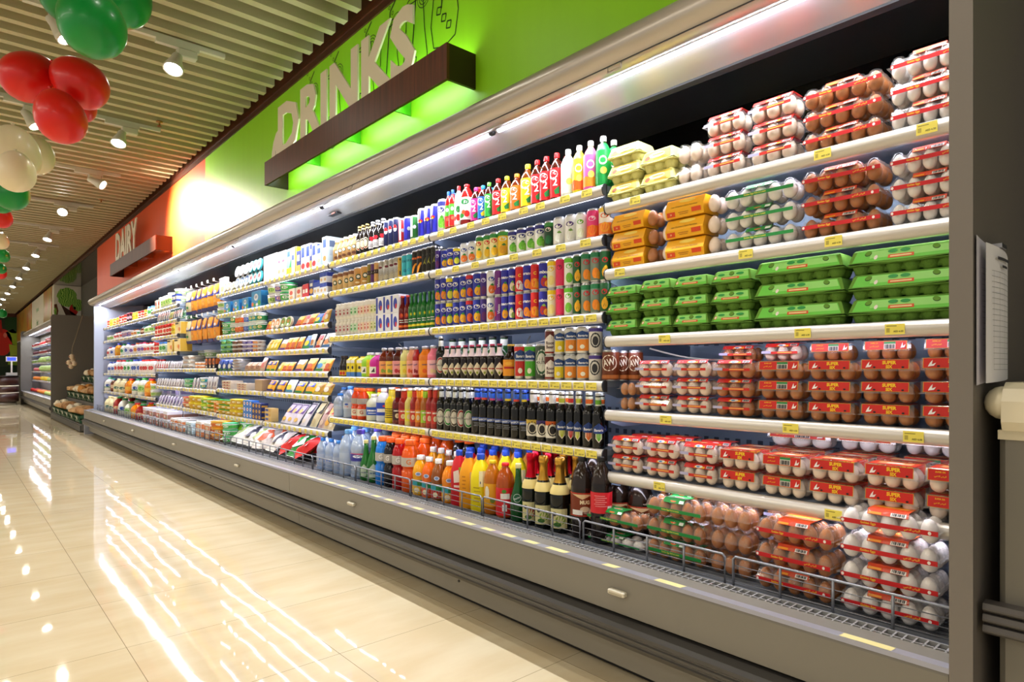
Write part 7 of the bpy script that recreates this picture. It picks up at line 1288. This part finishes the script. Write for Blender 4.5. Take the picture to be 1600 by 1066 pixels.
# hanging bags
hk = MB()
def peg_row(z, where, n=6):
    r = empty('peg_rail', (2.30, 7.28, z)); m = MB(); m.box(0, .012, -.58, .58, -.012, .012, GREY); m.build('bar', r)
    for k in range(n):
        yk_ = -.5+1.0*k/(n-1); m = MB(); m.tube([(0, yk_, 0), (-.30, yk_, .012), (-.31, yk_, .03)], .0035, 'm:C0C4C8', 6); m.build('peg', r)
        m = MB(); m.box(-.318, -.312, yk_-.02, yk_+.02, .015, .045, 'E4E2DC'); m.build('price_card', r)
    tag(r, 'steel rail of pegs above the %s row of hanging bags' % where, 'peg rail'); 
    return r
for (z, wh) in ((1.985, 'upper'), (1.655, 'lower')):
    peg_row(z, wh)
    for k in range(6):
        for q in range(2):
            o = put('hb_gr' if k == 5 else 'hb_or', (2.02+.05*q, 7.28-.5+1.0*k/5, z-.262), (1.3, 1.5, 1.36), '%s peg rail' % wh, None, '', ['', 'second row'][q], rnd.uniform(-.1, .1))
row('cheese bags gap, high', 1.25, XF, [('greytub', 284, 304, 2, None, 2, 0), ('greytub', 304, 334, 2, None, 2, 0)]) if False else None
row('highest shelf under cheese bags', Z(DZ[4]), XF, [('greytub', 286, 305, 2, 556, 3), ('s_orange', 305, 320, 3, 566, 2), ('orbox', 320, 337, 3, 559)])
row('highest shelf under cheese bags', Z(DZ[4]), XF+.14, [('bigtub', 290, 334, 3, 548, 2)])
row('middle shelf under cheese bags', Z(DZ[5]), XF, [('t_green', 288, 298, 1, 592, 2), ('sach_w', 298, 312, 3, 591), ('c_te', 312, 320, 1, 590, 2), ('sach_w', 320, 337, 4, 589)])
row('lowest shelf under cheese bags', Z(DZ[6]), XF, [('m_red', 288, 300, 1, 620, 2), ('m_yel', 300, 316, 2, 619, 2), ('m_lime', 316, 328, 1, 622, 2), ('m_grn', 328, 337, 1, 624, 3)])
ux = ['%s shelf left of hanging bags' % w_ for w_ in ORD]
row(ux[0], Z(DZ[0]), XF-.05, [('crm_y', 241, 250, 2, 469), ('t_white', 250, 268, 4, 463), ('crm_b', 268, 277, 2, 460, 2), ('bigtub', 276, 284, 1, 452, 2)])
row(ux[0], Z(DZ[0]), XF+.12, [('bigtub', 262, 292, 2, 455, 2)])
row(ux[1], Z(DZ[1]), XF-.05, [('sach_m', 243, 262, 6, 488), ('sach_y', 262, 268, 2, 487), ('sach_m', 268, 282, 4, 484)])
row(ux[1], Z(DZ[1]), XF+.12, [('t_green', 262, 296, 4, 486, 2)])
row(ux[2], Z(DZ[2]), XF-.05, [('j_red', 242, 268, 6, 508), ('j_yel', 268, 272, 1, 506), ('crmbox', 272, 283, 1, 503)])
row(ux[3], Z(DZ[3]), XF-.05, [('j_red', 241, 248, 2, 536), ('j_grn', 248, 258, 2, 535), ('crmbox', 259, 283, 2, 530)])
row(ux[4], Z(DZ[4]), XF, [('sach_r', 241, 262, 6, 565), ('sach_w', 262, 282, 6, 565)], back=1)
row(ux[5], Z(DZ[5]), XF, [('sach_w', 242, 283, 11, 592)], back=1)
row(ux[6], Z(DZ[6]), XF, [('sach_v', 243, 283, 9, 620)], back=1)
row(ux[6], Z(DZ[6]), XF+.2, [('traypv', 245, 285, 3, 606, 2)])
# ---- yoghurts and juices at the far end
yw = ['%s far yoghurt shelf' % w_ for w_ in W]
row(yw[0], Z(EZ[0]), XF, [('j_or', 155, 163, 2, 506), ('j_red', 163, 171, 2, 502), ('j_yel', 171, 176, 1, 499), ('j_or', 176, 186, 2, 497), ('j_red', 186, 198, 3, 493), ('j_dk', 198, 206, 2, 489), ('j_yel', 207, 216, 2, 488), ('j_red', 216, 225, 2, 486), ('j_or', 225, 230, 1, 484), ('j_grn', 230, 240, 2, 479)], back=1)
row(yw[1], Z(EZ[1]), XF, [('y_org', 155, 163, 2, 524), ('t_white', 163, 176, 3, 525), ('y_red', 177, 191, 3, 519), ('t_purple', 191, 204, 3, 517), ('y_org', 205, 213, 2, 515), ('y_grn', 213, 220, 1, 515), ('y_choc', 220, 228, 2, 510), ('jg_grn', 228, 240, 2, 507)])
row(yw[2], Z(EZ[2]), XF, [('y_red', 155, 160, 1, 548), ('y_grn', 160, 166, 1, 543), ('y_red', 166, 172, 1, 543), ('y_blu', 172, 177, 1, 541), ('y_orj', 177, 187, 1, 537), ('y_grn', 187, 193, 1, 538), ('y_blu', 193, 201, 1, 536), ('y_pur', 201, 207, 1, 538), ('y_org', 207, 214, 1, 536), ('y_pur', 214, 224, 2, 535), ('y_red', 224, 240, 3, 535)], back=1)
row(yw[3], Z(EZ[3]), XF, [('t_purple', 155, 163, 2, 570, 2), ('y_blu', 163, 178, 3, 566), ('y_red', 179, 192, 3, 563), ('y_grn', 192, 204, 2, 563), ('y_blu', 204, 218, 3, 562), ('y_red', 218, 240, 5, 562)], back=1)
row(yw[4], Z(EZ[4]), XF, [('jg_milk', 156, 172, 2, 590), ('y_choc', 172, 178, 1, 592), ('jg_crm', 178, 195, 2, 592), ('jg_or', 195, 206, 1, 592), ('jg_milk', 207, 216, 1, 592), ('jg_grn', 216, 226, 1, 591), ('jg_or', 227, 236, 1, 592), ('t_white', 236, 241, 1, 600, 2)])
fd = 'far dairy deck'
row(fd, DECKZ, XD, [('jg_red', 157, 163, 1, 618), ('jg_crm', 163, 176, 2, 620), ('jg_red', 176, 184, 1, 620), ('jg_milk', 184, 192, 1, 623), ('jg_grn', 192, 203, 1, 628), ('jg_or', 203, 212, 1, 630), ('jg_red', 212, 218, 1, 632)], back=1, inset=.02)
row(fd, DECKZ, XD, [('traypk', 219, 262, 4, 640, 2), ('trayor', 262, 284, 2, 655, 2), ('traybl', 284, 300, 1, 660, 2)], back=2, inset=.02)
row(fd, DECKZ, XD, [('trayor', 301, 328, 2, 660, 2), ('m_or', 329, 345, 1, 658, 3), ('t_green', 345, 356, 1, 661, 3)], back=1, inset=.02)
row(fd, DECKZ, XD+.28, [('traypv', 224, 290, 6, 632, 3), ('m_or', 345, 400, 4, 652, 3)], inset=.02)
md = 'near dairy deck'
k = 0
for (px0, kk) in ((362, 'bag_g'), (374, 'bag_w'), (388, 'bag_b'), (402, 'bag_w'), (416, 'bag_o'), (430, 'bag_b'), (446, 'bag_r'), (462, 'bag_gr'), (470, 'bag_r')):
    for q in range(3):
        y_ = ypx(px0, XD+.1); kq = kk if q < 2 else {'bag_r': 'bag_o', 'bag_gr': 'bag_w', 'bag_w': 'bag_g', 'bag_g': 'bag_w', 'bag_b': 'bag_w', 'bag_o': 'bag_b'}[kk]
        sc_ = 1.15 if px0 > 400 else 1.35
        put(kq, (XD+.05+.13*q, y_-.05*(q % 2), DECKZ+.03+.026*q), (sc_, sc_, 1.15), md, None, '', ['', 'second row', 'third row', 'fourth row'][q], rnd.uniform(-.5, .5))
# ================================================================ far case: fruit and vegetables
def fruit(key, desc, h, rx=.038, rz=.036, name='fruit', plural=None, stem=None):
    def fn(p):
        m = MB(); m.ball(mat(h, .4, coat=.1), 0, 0, rz, rx, rx, rz, 10, 7)
        if stem: m.lathe([(.006, rz*1.85), (.004, rz*2.25)], stem, 5)
        return m.build(name)
    Proto(key, name, desc, 'fruit' if name not in ('bell_pepper', 'lettuce') else 'vegetable', 2*rx, 2*rx, 2*rz, fn, plural=plural)
fruit('ff_or', 'orange', 'E8841A', name='orange'); fruit('ff_red', 'red apple', 'B8221E', name='apple'); fruit('ff_grn', 'pale green apple', 'B8C86A', name='apple'); fruit('ff_yel', 'yellow lemon', 'E8C82A', .034, .042, name='lemon'); fruit('ff_pur', 'dark purple plum', '5A2236', name='plum'); fruit('ff_pep', 'red bell pepper', 'C8281E', .04, .045, name='bell_pepper', stem='3E7A1E'); fruit('ff_let', 'pale green lettuce head', 'A8C878', .06, .055, name='lettuce'); fruit('ff_pk', 'pink apple', 'D86A70', name='apple')
tub('fpack', 'dark red berry punnet', .06, .07, 'w:E8E8EC', 'w:F0F0F4', lambda R, H: [('r', -2.2*R, 2.2*R, .1*H, .7*H, '8A2A2A')], name='berry_punnet', sq=4, cat='punnet'); tub('gpack', 'clear-lidded green salad punnet', .06, .07, 'w:E8E8EC', 'w:F0F4F0', lambda R, H: [('r', -2.2*R, 2.2*R, .1*H, .7*H, '7A9A4A')], name='salad_punnet', sq=4, cat='punnet')
FZ = [1.84, 1.58, 1.32, 1.06, .78]
fn_ = ['%s shelf of the far produce case' % w_ for w_ in W]
for i, z in enumerate(FZ):
    for j in range(2):
        shelf(17.75+4.1*j, 17.75+4.1*(j+1), z, '%s, %s half' % (fn_[i], ['near', 'far'][j]), [], light=True)
def fill(where, z, X, ya, yb, plan, n, rows, layers=1, slope=0.0):
    n = int(n*.7); pit = (yb-ya)/n
    for r_ in range(rows):
        for i in range(n):
            y = yb-pit*(i+.5); key = plan[int(i/n*len(plan))]
            p = PR[key]; hh = z+r_*slope
            for l_ in range(layers):
                put(key, (X+.07+r_*.12+rnd.uniform(-.008, .008), y+rnd.uniform(-.01, .01), hh+l_*p.h*.8), (1.5, 1.5, 1.5) if 'pack' not in key else (1.35, 1.35, 1.3), where, None, LAY[layers][l_] if layers > 1 else '', ['', 'second row', 'third row', 'fourth row'][r_], rnd.uniform(0, 3))
fill(fn_[0], FZ[0]-.002, XF, 17.85, 21.85, ['fpack', 'fpack', 'ff_red'], 26, 1, 2)
fill(fn_[1], FZ[1]-.002, XF, 17.85, 21.85, ['ff_pur', 'fpack', 'ff_pur'], 28, 2, 1)
fill(fn_[2], FZ[2]-.002, XF, 17.85, 21.85, ['gpack', 'ff_let', 'gpack', 'ff_let'], 24, 1, 1)
fill(fn_[3], FZ[3]-.002, XF, 17.85, 21.85, ['ff_let', 'ff_pk', 'ff_pur', 'ff_let', 'ff_grn'], 28, 2, 1)
fill(fn_[4], FZ[4]-.002, XF, 17.85, 21.85, ['ff_grn', 'ff_yel', 'ff_or', 'ff_yel', 'ff_or'], 32, 2, 1, .02)
for i in range(4): fill(fn_[i], FZ[i]-.002, XF, 21.95, 25.9, [['fpack', 'ff_red'], ['ff_pur', 'fpack'], ['gpack', 'ff_let'], ['ff_pk', 'ff_let']][i], 16, 1)
fill(fn_[4], FZ[4]-.002, XF, 21.95, 25.9, ['ff_or', 'ff_yel'], 16, 1)
fill('deck of the far produce case', DECKZ, XD, 17.85, 21.85, ['ff_grn', 'ff_grn', 'ff_or', 'ff_red', 'ff_pep', 'ff_red'], 32, 4, 1, .0)
fill('far end of the produce deck', DECKZ, XD, 21.95, 25.9, ['ff_red', 'ff_or'], 20, 2, 1, .0)
# ================================================================ stand of root vegetables between the cases
r = empty('tiered_stand', (2.35, 15.4, 0))
for k in range(4):
    x0 = -.65+.27*k; m = MB(); m.box(x0, .45, -2.15, 2.2, .02 if k == 0 else .14+.34*k-.34, .14+.34*k, mat('55514A', .5)); m.build('step', r)
m = MB(); m.box(-.67, -.65, -2.15, 2.2, .02, .12, mat('3A3834', .4)); m.build('kick_board', r)
tag(r, 'dark tiered stand holding crates between the two cold cases', 'stand')
def crate(name='produce_crate'):
    r = empty(name); m = MB(); c = mat('1E4A2A', .45); L, D, h = .60, .25, .13
    m.box(-D/2, D/2, -L/2, L/2, 0, .008, c)
    for (a, b, c_, d_) in ((-D/2, -D/2+.008, -L/2, L/2), (D/2-.008, D/2, -L/2, L/2), (-D/2, D/2, -L/2, -L/2+.008), (-D/2, D/2, L/2-.008, L/2)): m.box(a, b, c_, d_, 0, h*.35, c); m.box(a, b, c_, d_, h*.65, h, c)
    for q in range(9): y_ = -L/2+L*q/8; m.box(-D/2, -D/2+.008, y_-.006, y_+.006, 0, h, c)
    for q in range(6): x_ = -D/2+D*q/5; m.box(x_-.006, x_+.006, -L/2, -L/2+.008, 0, h, c)
    m.build('crate_body', r); m = MB(); m.box(-D/2-.004, D/2+.004, -L/2-.004, L/2+.004, h-.01, h, c); m = MB(); m.box(-D/2-.003, -D/2, -.05, .05, h*.4, h*.9, 'D8D4C0'); m.build('price_card', r); return learn(r)
c0 = crate(); nc = 0
def root_veg(key, desc, h, name, rx, ry, rz):
    def fn(p):
        m = MB(); mt = mat(h, .75, bump=.4, bscale=60); m.ball(mt, 0, 0, rz, rx, ry, rz, 9, 6); m.ball(mt, rx*.6, ry*.5, rz*1.1, rx*.5, ry*.45, rz*.7, 8, 5); m.ball(mt, -rx*.3, -ry*.7, rz, rx*.5, ry*.5, rz*.8, 8, 5)
        return m.build(name)
    Proto(key, name, desc, 'vegetable', 2*rx, 2*ry, 2*rz, fn)
root_veg('ging', 'knobbly tan ginger root', 'C8A070', 'ginger_root', .05, .085, .028); root_veg('garl', 'cream garlic bulb', 'E4D8BE', 'garlic_bulb', .04, .04, .035); root_veg('pot', 'brown potato', 'A87A4A', 'potato', .045, .06, .035); root_veg('onion', 'golden onion', 'C8883A', 'onion', .045, .045, .042)
levels = ['lowest', 'second', 'third', 'highest']
for k in range(4):
    for j in range(6):
        yc = 17.1-.66*j-.05
        if yc < 13.3: continue
        o = c0 if nc == 0 else copy_tree(c0); nc += 1
        X0 = 2.35-.65+.27*k+.135; z0 = .14+.34*k+.004
        o.location = (X0, yc, z0+.034); o.rotation_euler = (0, radians(-14), 0)
        tag(o, 'dark green crate on the %s step of stand, %s from the far end' % (levels[k], ORDN(j+1)), 'crate', 'crates on the tiered stand')
        kk = [['garl', 'ging', 'pot', 'garl', 'ging', 'pot'], ['ging', 'garl', 'onion', 'ging', 'pot', 'garl'], ['garl', 'pot', 'ging', 'onion', 'garl', 'ging'], ['ging', 'onion', 'garl', 'pot', 'ging', 'onion']][k][j]
        for a in range(2):
            for b in range(5):
                xx = -.07+.11*a; put(kk, (X0+xx, yc-.21+.105*b+rnd.uniform(-.01, .01), z0+.12+(xx+.11)*.26+rnd.uniform(0, .02)+.03*(b % 2)), (1.4, 1.25, 1.5), 'crate %s from far end, %s step' % (ORDN(j+1), levels[k]), None, '', ['', 'second row', 'third row'][a], rnd.uniform(0, 3))
# bunch of straw flowers / twig ball fixed to the grey panel edge
r = empty('garlic_braid', (1.84, 15.6, 1.25))
for q, (a, b, c_) in enumerate(((0, 0, .12), (.03, .12, .06), (-.02, .25, .0), (.03, -.1, -.02), (0, .1, -.08))):
    m = MB(); m.ball(mat('D8C4A8', .8), a, b, c_, .05, .06, .055, 9, 6); m.ball(mat('8A5A4A', .8), a-.035, b-.01, c_, .025, .022, .022, 8, 5); m.build('bulb', r)
m = MB(); m.tube([(0, 0, .15), (.02, .1, .3), (.1, .1, .6), (.2, .1, 1.0)], .006, '8A7A5A', 5); m.tube([(0, 0, .12), (.03, .12, .06), (-.02, .25, 0), (0, .1, -.08)], .012, '9A8A6A', 6); m.build('cord', r)
tag(r, 'bunch of dried bulbs hanging above the tiered stand', 'garlic bunch')
# ================================================================ counter, scale and clerk at the far end
r = empty('round_counter', (1.15, 25.6, 0))
DK = wood('counter_veneer', '2A1410', '4A261C', 'Y', .35)
for nm, z0, z1, rr, c in (('base', 0, .10, .52, 'm:B8B4AC'), ('lower_band', .10, .36, .60, DK), ('light_stripe', .36, .39, .605, 'E8E0CC'), ('middle_band', .39, .58, .60, DK), ('light_stripe', .58, .61, .605, 'E8E0CC'), ('upper_band', .61, .88, .60, DK), ('worktop', .88, .92, .63, mat('1A1614', .2, coat=.3))):
    m = MB(); m.lathe([(rr, z0), (rr, z1)], c, 32, sx=.78, sy=1.0); m.build(nm, r)
tag(r, 'round dark wooden counter with two light stripes, far left', 'counter')
r = empty('weighing_scale', (1.42, 25.35, .92)); m = MB(); m.bbox(-.14, .14, -.16, .16, 0, .09, 'm:C8C8C8', .01); m.build('platform', r)
m = MB(); m.box(-.02, .02, -.02, .02, .09, .44, 'm:E4E0DC'); m.build('pole', r); m = MB(); m.box(-.14, .14, -.03, .03, .44, .60, 'D8D4D0'); m.build('display_head', r); m = MB(); m.box(-.11, .11, -.034, -.03, .47, .57, emis('3A4AF0', 1.6)); m.build('screen', r, label='glowing blue screen')
tag(r, 'pole scale with glowing blue display on the round counter', 'scale')
# the clerk: one skinned figure leaning forward behind the counter, mostly outside the frame
def person(loc):
    r = empty('person', loc)
    J = {'pel': (0, 0, .95), 'spi': (0, -.05, 1.15), 'che': (0, -.14, 1.33), 'nec': (0, -.20, 1.46), 'hea': (0, -.24, 1.56), 'top': (0, -.26, 1.66), 'ls': (.18, -.14, 1.38), 'le': (.24, -.22, 1.12), 'lw': (.20, -.44, 1.02), 'lh': (.18, -.53, 1.01), 'rs': (-.18, -.14, 1.38), 're': (-.24, -.2, 1.12), 'rw': (-.2, -.42, 1.02), 'rh': (-.18, -.51, 1.01), 'lk': (.1, -.02, .5), 'la': (.1, .04, .08), 'lt': (.1, -.12, .04), 'rk': (-.1, -.02, .5), 'ra': (-.1, .04, .08), 'rt': (-.1, -.12, .04), 'lp': (.09, 0, .88), 'rp': (-.09, 0, .88)}
    Rr = {'pel': .13, 'spi': .12, 'che': .145, 'nec': .055, 'hea': .085, 'top': .07, 'ls': .06, 'le': .042, 'lw': .03, 'lh': .035, 'rs': .06, 're': .042, 'rw': .03, 'rh': .035, 'lk': .06, 'la': .04, 'lt': .035, 'rk': .06, 'ra': .04, 'rt': .035, 'lp': .09, 'rp': .09}
    E = [('pel', 'spi'), ('spi', 'che'), ('che', 'nec'), ('nec', 'hea'), ('hea', 'top'), ('che', 'ls'), ('ls', 'le'), ('le', 'lw'), ('lw', 'lh'), ('che', 'rs'), ('rs', 're'), ('re', 'rw'), ('rw', 'rh'), ('pel', 'lp'), ('lp', 'lk'), ('lk', 'la'), ('la', 'lt'), ('pel', 'rp'), ('rp', 'rk'), ('rk', 'ra'), ('ra', 'rt')]
    for s_, sg in (('l', 1), ('r', -1)):
        hx = J[s_+'h']
        for f_ in range(5):
            off = (-.03+.018*f_)*1.0; ln = [.045, .055, .06, .055, .045][f_]
            if f_ == 0: a = (hx[0]-sg*.035, hx[1]+.01, hx[2]); b = (hx[0]-sg*.055, hx[1]-.02, hx[2]-.01)
            else: a = (hx[0]+sg*(off-.005), hx[1]-.03, hx[2]); b = (hx[0]+sg*(off-.005), hx[1]-.03-ln, hx[2]-.015)
            J['%sf%d' % (s_, f_)] = a; J['%sg%d' % (s_, f_)] = b; Rr['%sf%d' % (s_, f_)] = .010; Rr['%sg%d' % (s_, f_)] = .008
            E += [(s_+'h', '%sf%d' % (s_, f_)), ('%sf%d' % (s_, f_), '%sg%d' % (s_, f_))]
    ks = list(J); me = bpy.data.meshes.new('body'); me.from_pydata([J[k] for k in ks], [(ks.index(a), ks.index(b)) for a, b in E], [])
    o = bpy.data.objects.new('body', me); COL.objects.link(o); o.parent = r
    sk = o.modifiers.new('skin', 'SKIN'); sk.use_smooth_shade = True
    for i, k in enumerate(ks): me.skin_vertices[0].data[i].radius = (Rr[k], Rr[k]); me.skin_vertices[0].data[i].use_root = (k == 'pel')
    su = o.modifiers.new('sub', 'SUBSURF'); su.levels = 1; su.render_levels = 2
    me.materials.append(mat('B88864', .6))
    def garment(name, zs, c, arms=False):
        m = MB(); m.lathe(zs, c, 14, sx=1.25, sy=.85, cap=False); return m
    m = MB(); m.lathe([(.15, .93), (.15, 1.1), (.165, 1.3), (.15, 1.42), (.075, 1.47)], 'DCE4D8', 16, sx=1.2, sy=.9, cap=False)
    for i, p in enumerate(m.v): f_ = max(0, (p[2]-.95)); m.v[i] = (p[0], p[1]-f_*.38, p[2])
    for sg in (1, -1): m.tube([(.16*sg, -.14, 1.38), (.235*sg, -.19, 1.2), (.243*sg, -.22, 1.12)], .062, 'DCE4D8', 10)
    m.build('light_shirt', r)
    m = MB()
    for sg in (1, -1): m.tube([(.09*sg, 0, .92), (.1*sg, -.02, .5), (.1*sg, .04, .09)], .085, '22242A', 10)
    m.lathe([(.14, .86), (.145, .97)], '22242A', 14, sx=1.2, sy=.9); m.build('trousers', r)
    m = MB(); m.ball(mat('15100C', .7), 0, -.235, 1.64, .098, .11, .085, 14, 9); m.build('hair', r)
    m = MB()
    for sg in (1, -1): m.ball('F0ECE4', .03*sg, -.335, 1.60, .012, .008, .008, 8, 6); m.ball('1A1410', .03*sg, -.342, 1.60, .006, .004, .006, 6, 5)
    m.ball(mat('B88864', .6), 0, -.35, 1.575, .013, .018, .02, 8, 6); m.ball('8A4A40', 0, -.338, 1.535, .024, .008, .006, 8, 5)
    for sg in (1, -1): m.ball(mat('B88864', .6), .09*sg, -.24, 1.58, .012, .02, .028, 8, 6)
    m.build('face', r)
    tag(r, 'person in a light shirt leaning over the round counter, far left', 'person'); return r
person((.70, 26.75, 0))
# ---------------------------------------------------------------- the labels, once everything stands
byk = {}
for e in PLACED: byk.setdefault((e[0].desc, e[1], e[3], e[4]), []).append(e)
SHORTW = []
for (desc, where, lay, rowp), es in byk.items():
    es.sort(key=lambda e: -e[2][1]); n = len(es)
    for i, e in enumerate(es):
        rk = rank(i, n); bits = [b for b in (rk, lay, rowp, where) if b]
        lab = desc+', '+', '.join(bits)
        if len(lab.split()) > 16: SHORTW.append(lab)
        tag(e[5], lab, e[0].cat, '%s, %s' % (e[0].plural, where))
print('PLACED', len(PLACED), 'kinds', len(PR), 'unused', [k for k in PR if not PR[k].used], 'long', len(SHORTW), SHORTW[:5])
# ================================================================ light
def area(name, loc, size, e, col=(1, 1, 1), rot=(0, 0, 0)):
    L = bpy.data.lights.new(name, 'AREA'); L.shape = 'RECTANGLE'; L.size, L.size_y = size; L.energy = e; L.color = col
    o = bpy.data.objects.new(name, L); COL.objects.link(o); o.location = loc; o.rotation_euler = rot; return o
# the canopy's tubes, one long lamp per stretch of case
for k in range(7):
    area('canopy_tube_light', (1.93, Y0+0.04+1.82*k+0.9, 2.195), (0.02, 1.75), TUBE_W, (0.94, 0.96, 1.0), (0, radians(4), 0))
area('far_case_light', (1.925, 21.8, 2.2), (0.03, 8.0), TUBE_W*4, (0.95, 0.97, 1.0), (0, radians(4), 0))
# lamps inside the two sign boxes, up and down
for a, b, c in ((2.82, 5.4, (0.75, 1.0, 0.85)),):
    area('sign_lamp_down', (2.10, (a+b)/2, 2.76), (0.05, b-a), SIGN_W, c, (0, 0, 0)); area('sign_lamp_up', (2.15, (a+b)/2, 2.85), (0.03, b-a), SIGN_W*1.0, c, (pi, 0, 0))
# unseen fill lights, added at ceiling height left of the view to brighten the room
for x in (-2.6, -5.2):
    for y in (-1, 4, 9, 14, 19, 25, 31): area('shop_fill_light', (x, y, 3.5), (0.5, 3.0), SHOP_W, (1.0, 0.92, 0.8))
wd = bpy.data.worlds.new('World'); SC.world = wd; wd.use_nodes = True
wd.node_tree.nodes['Background'].inputs['Color'].default_value = (1.0, 0.94, 0.85, 1); wd.node_tree.nodes['Background'].inputs['Strength'].default_value = WORLD_S
SC.view_settings.view_transform = 'Standard'; SC.view_settings.look = 'None'; SC.view_settings.exposure = EXPO; SC.view_settings.gamma = 1.0
SC.view_settings.use_curve_mapping = False
cy = SC.cycles; cy.max_bounces = 10; cy.diffuse_bounces = 3; cy.glossy_bounces = 3; cy.transmission_bounces = 4; cy.transparent_max_bounces = 24
cy.caustics_reflective = False; cy.caustics_refractive = False; cy.sample_clamp_indirect = 4.0; cy.use_denoising = True
try: cy.denoiser = 'OPENIMAGEDENOISE'
except Exception: pass
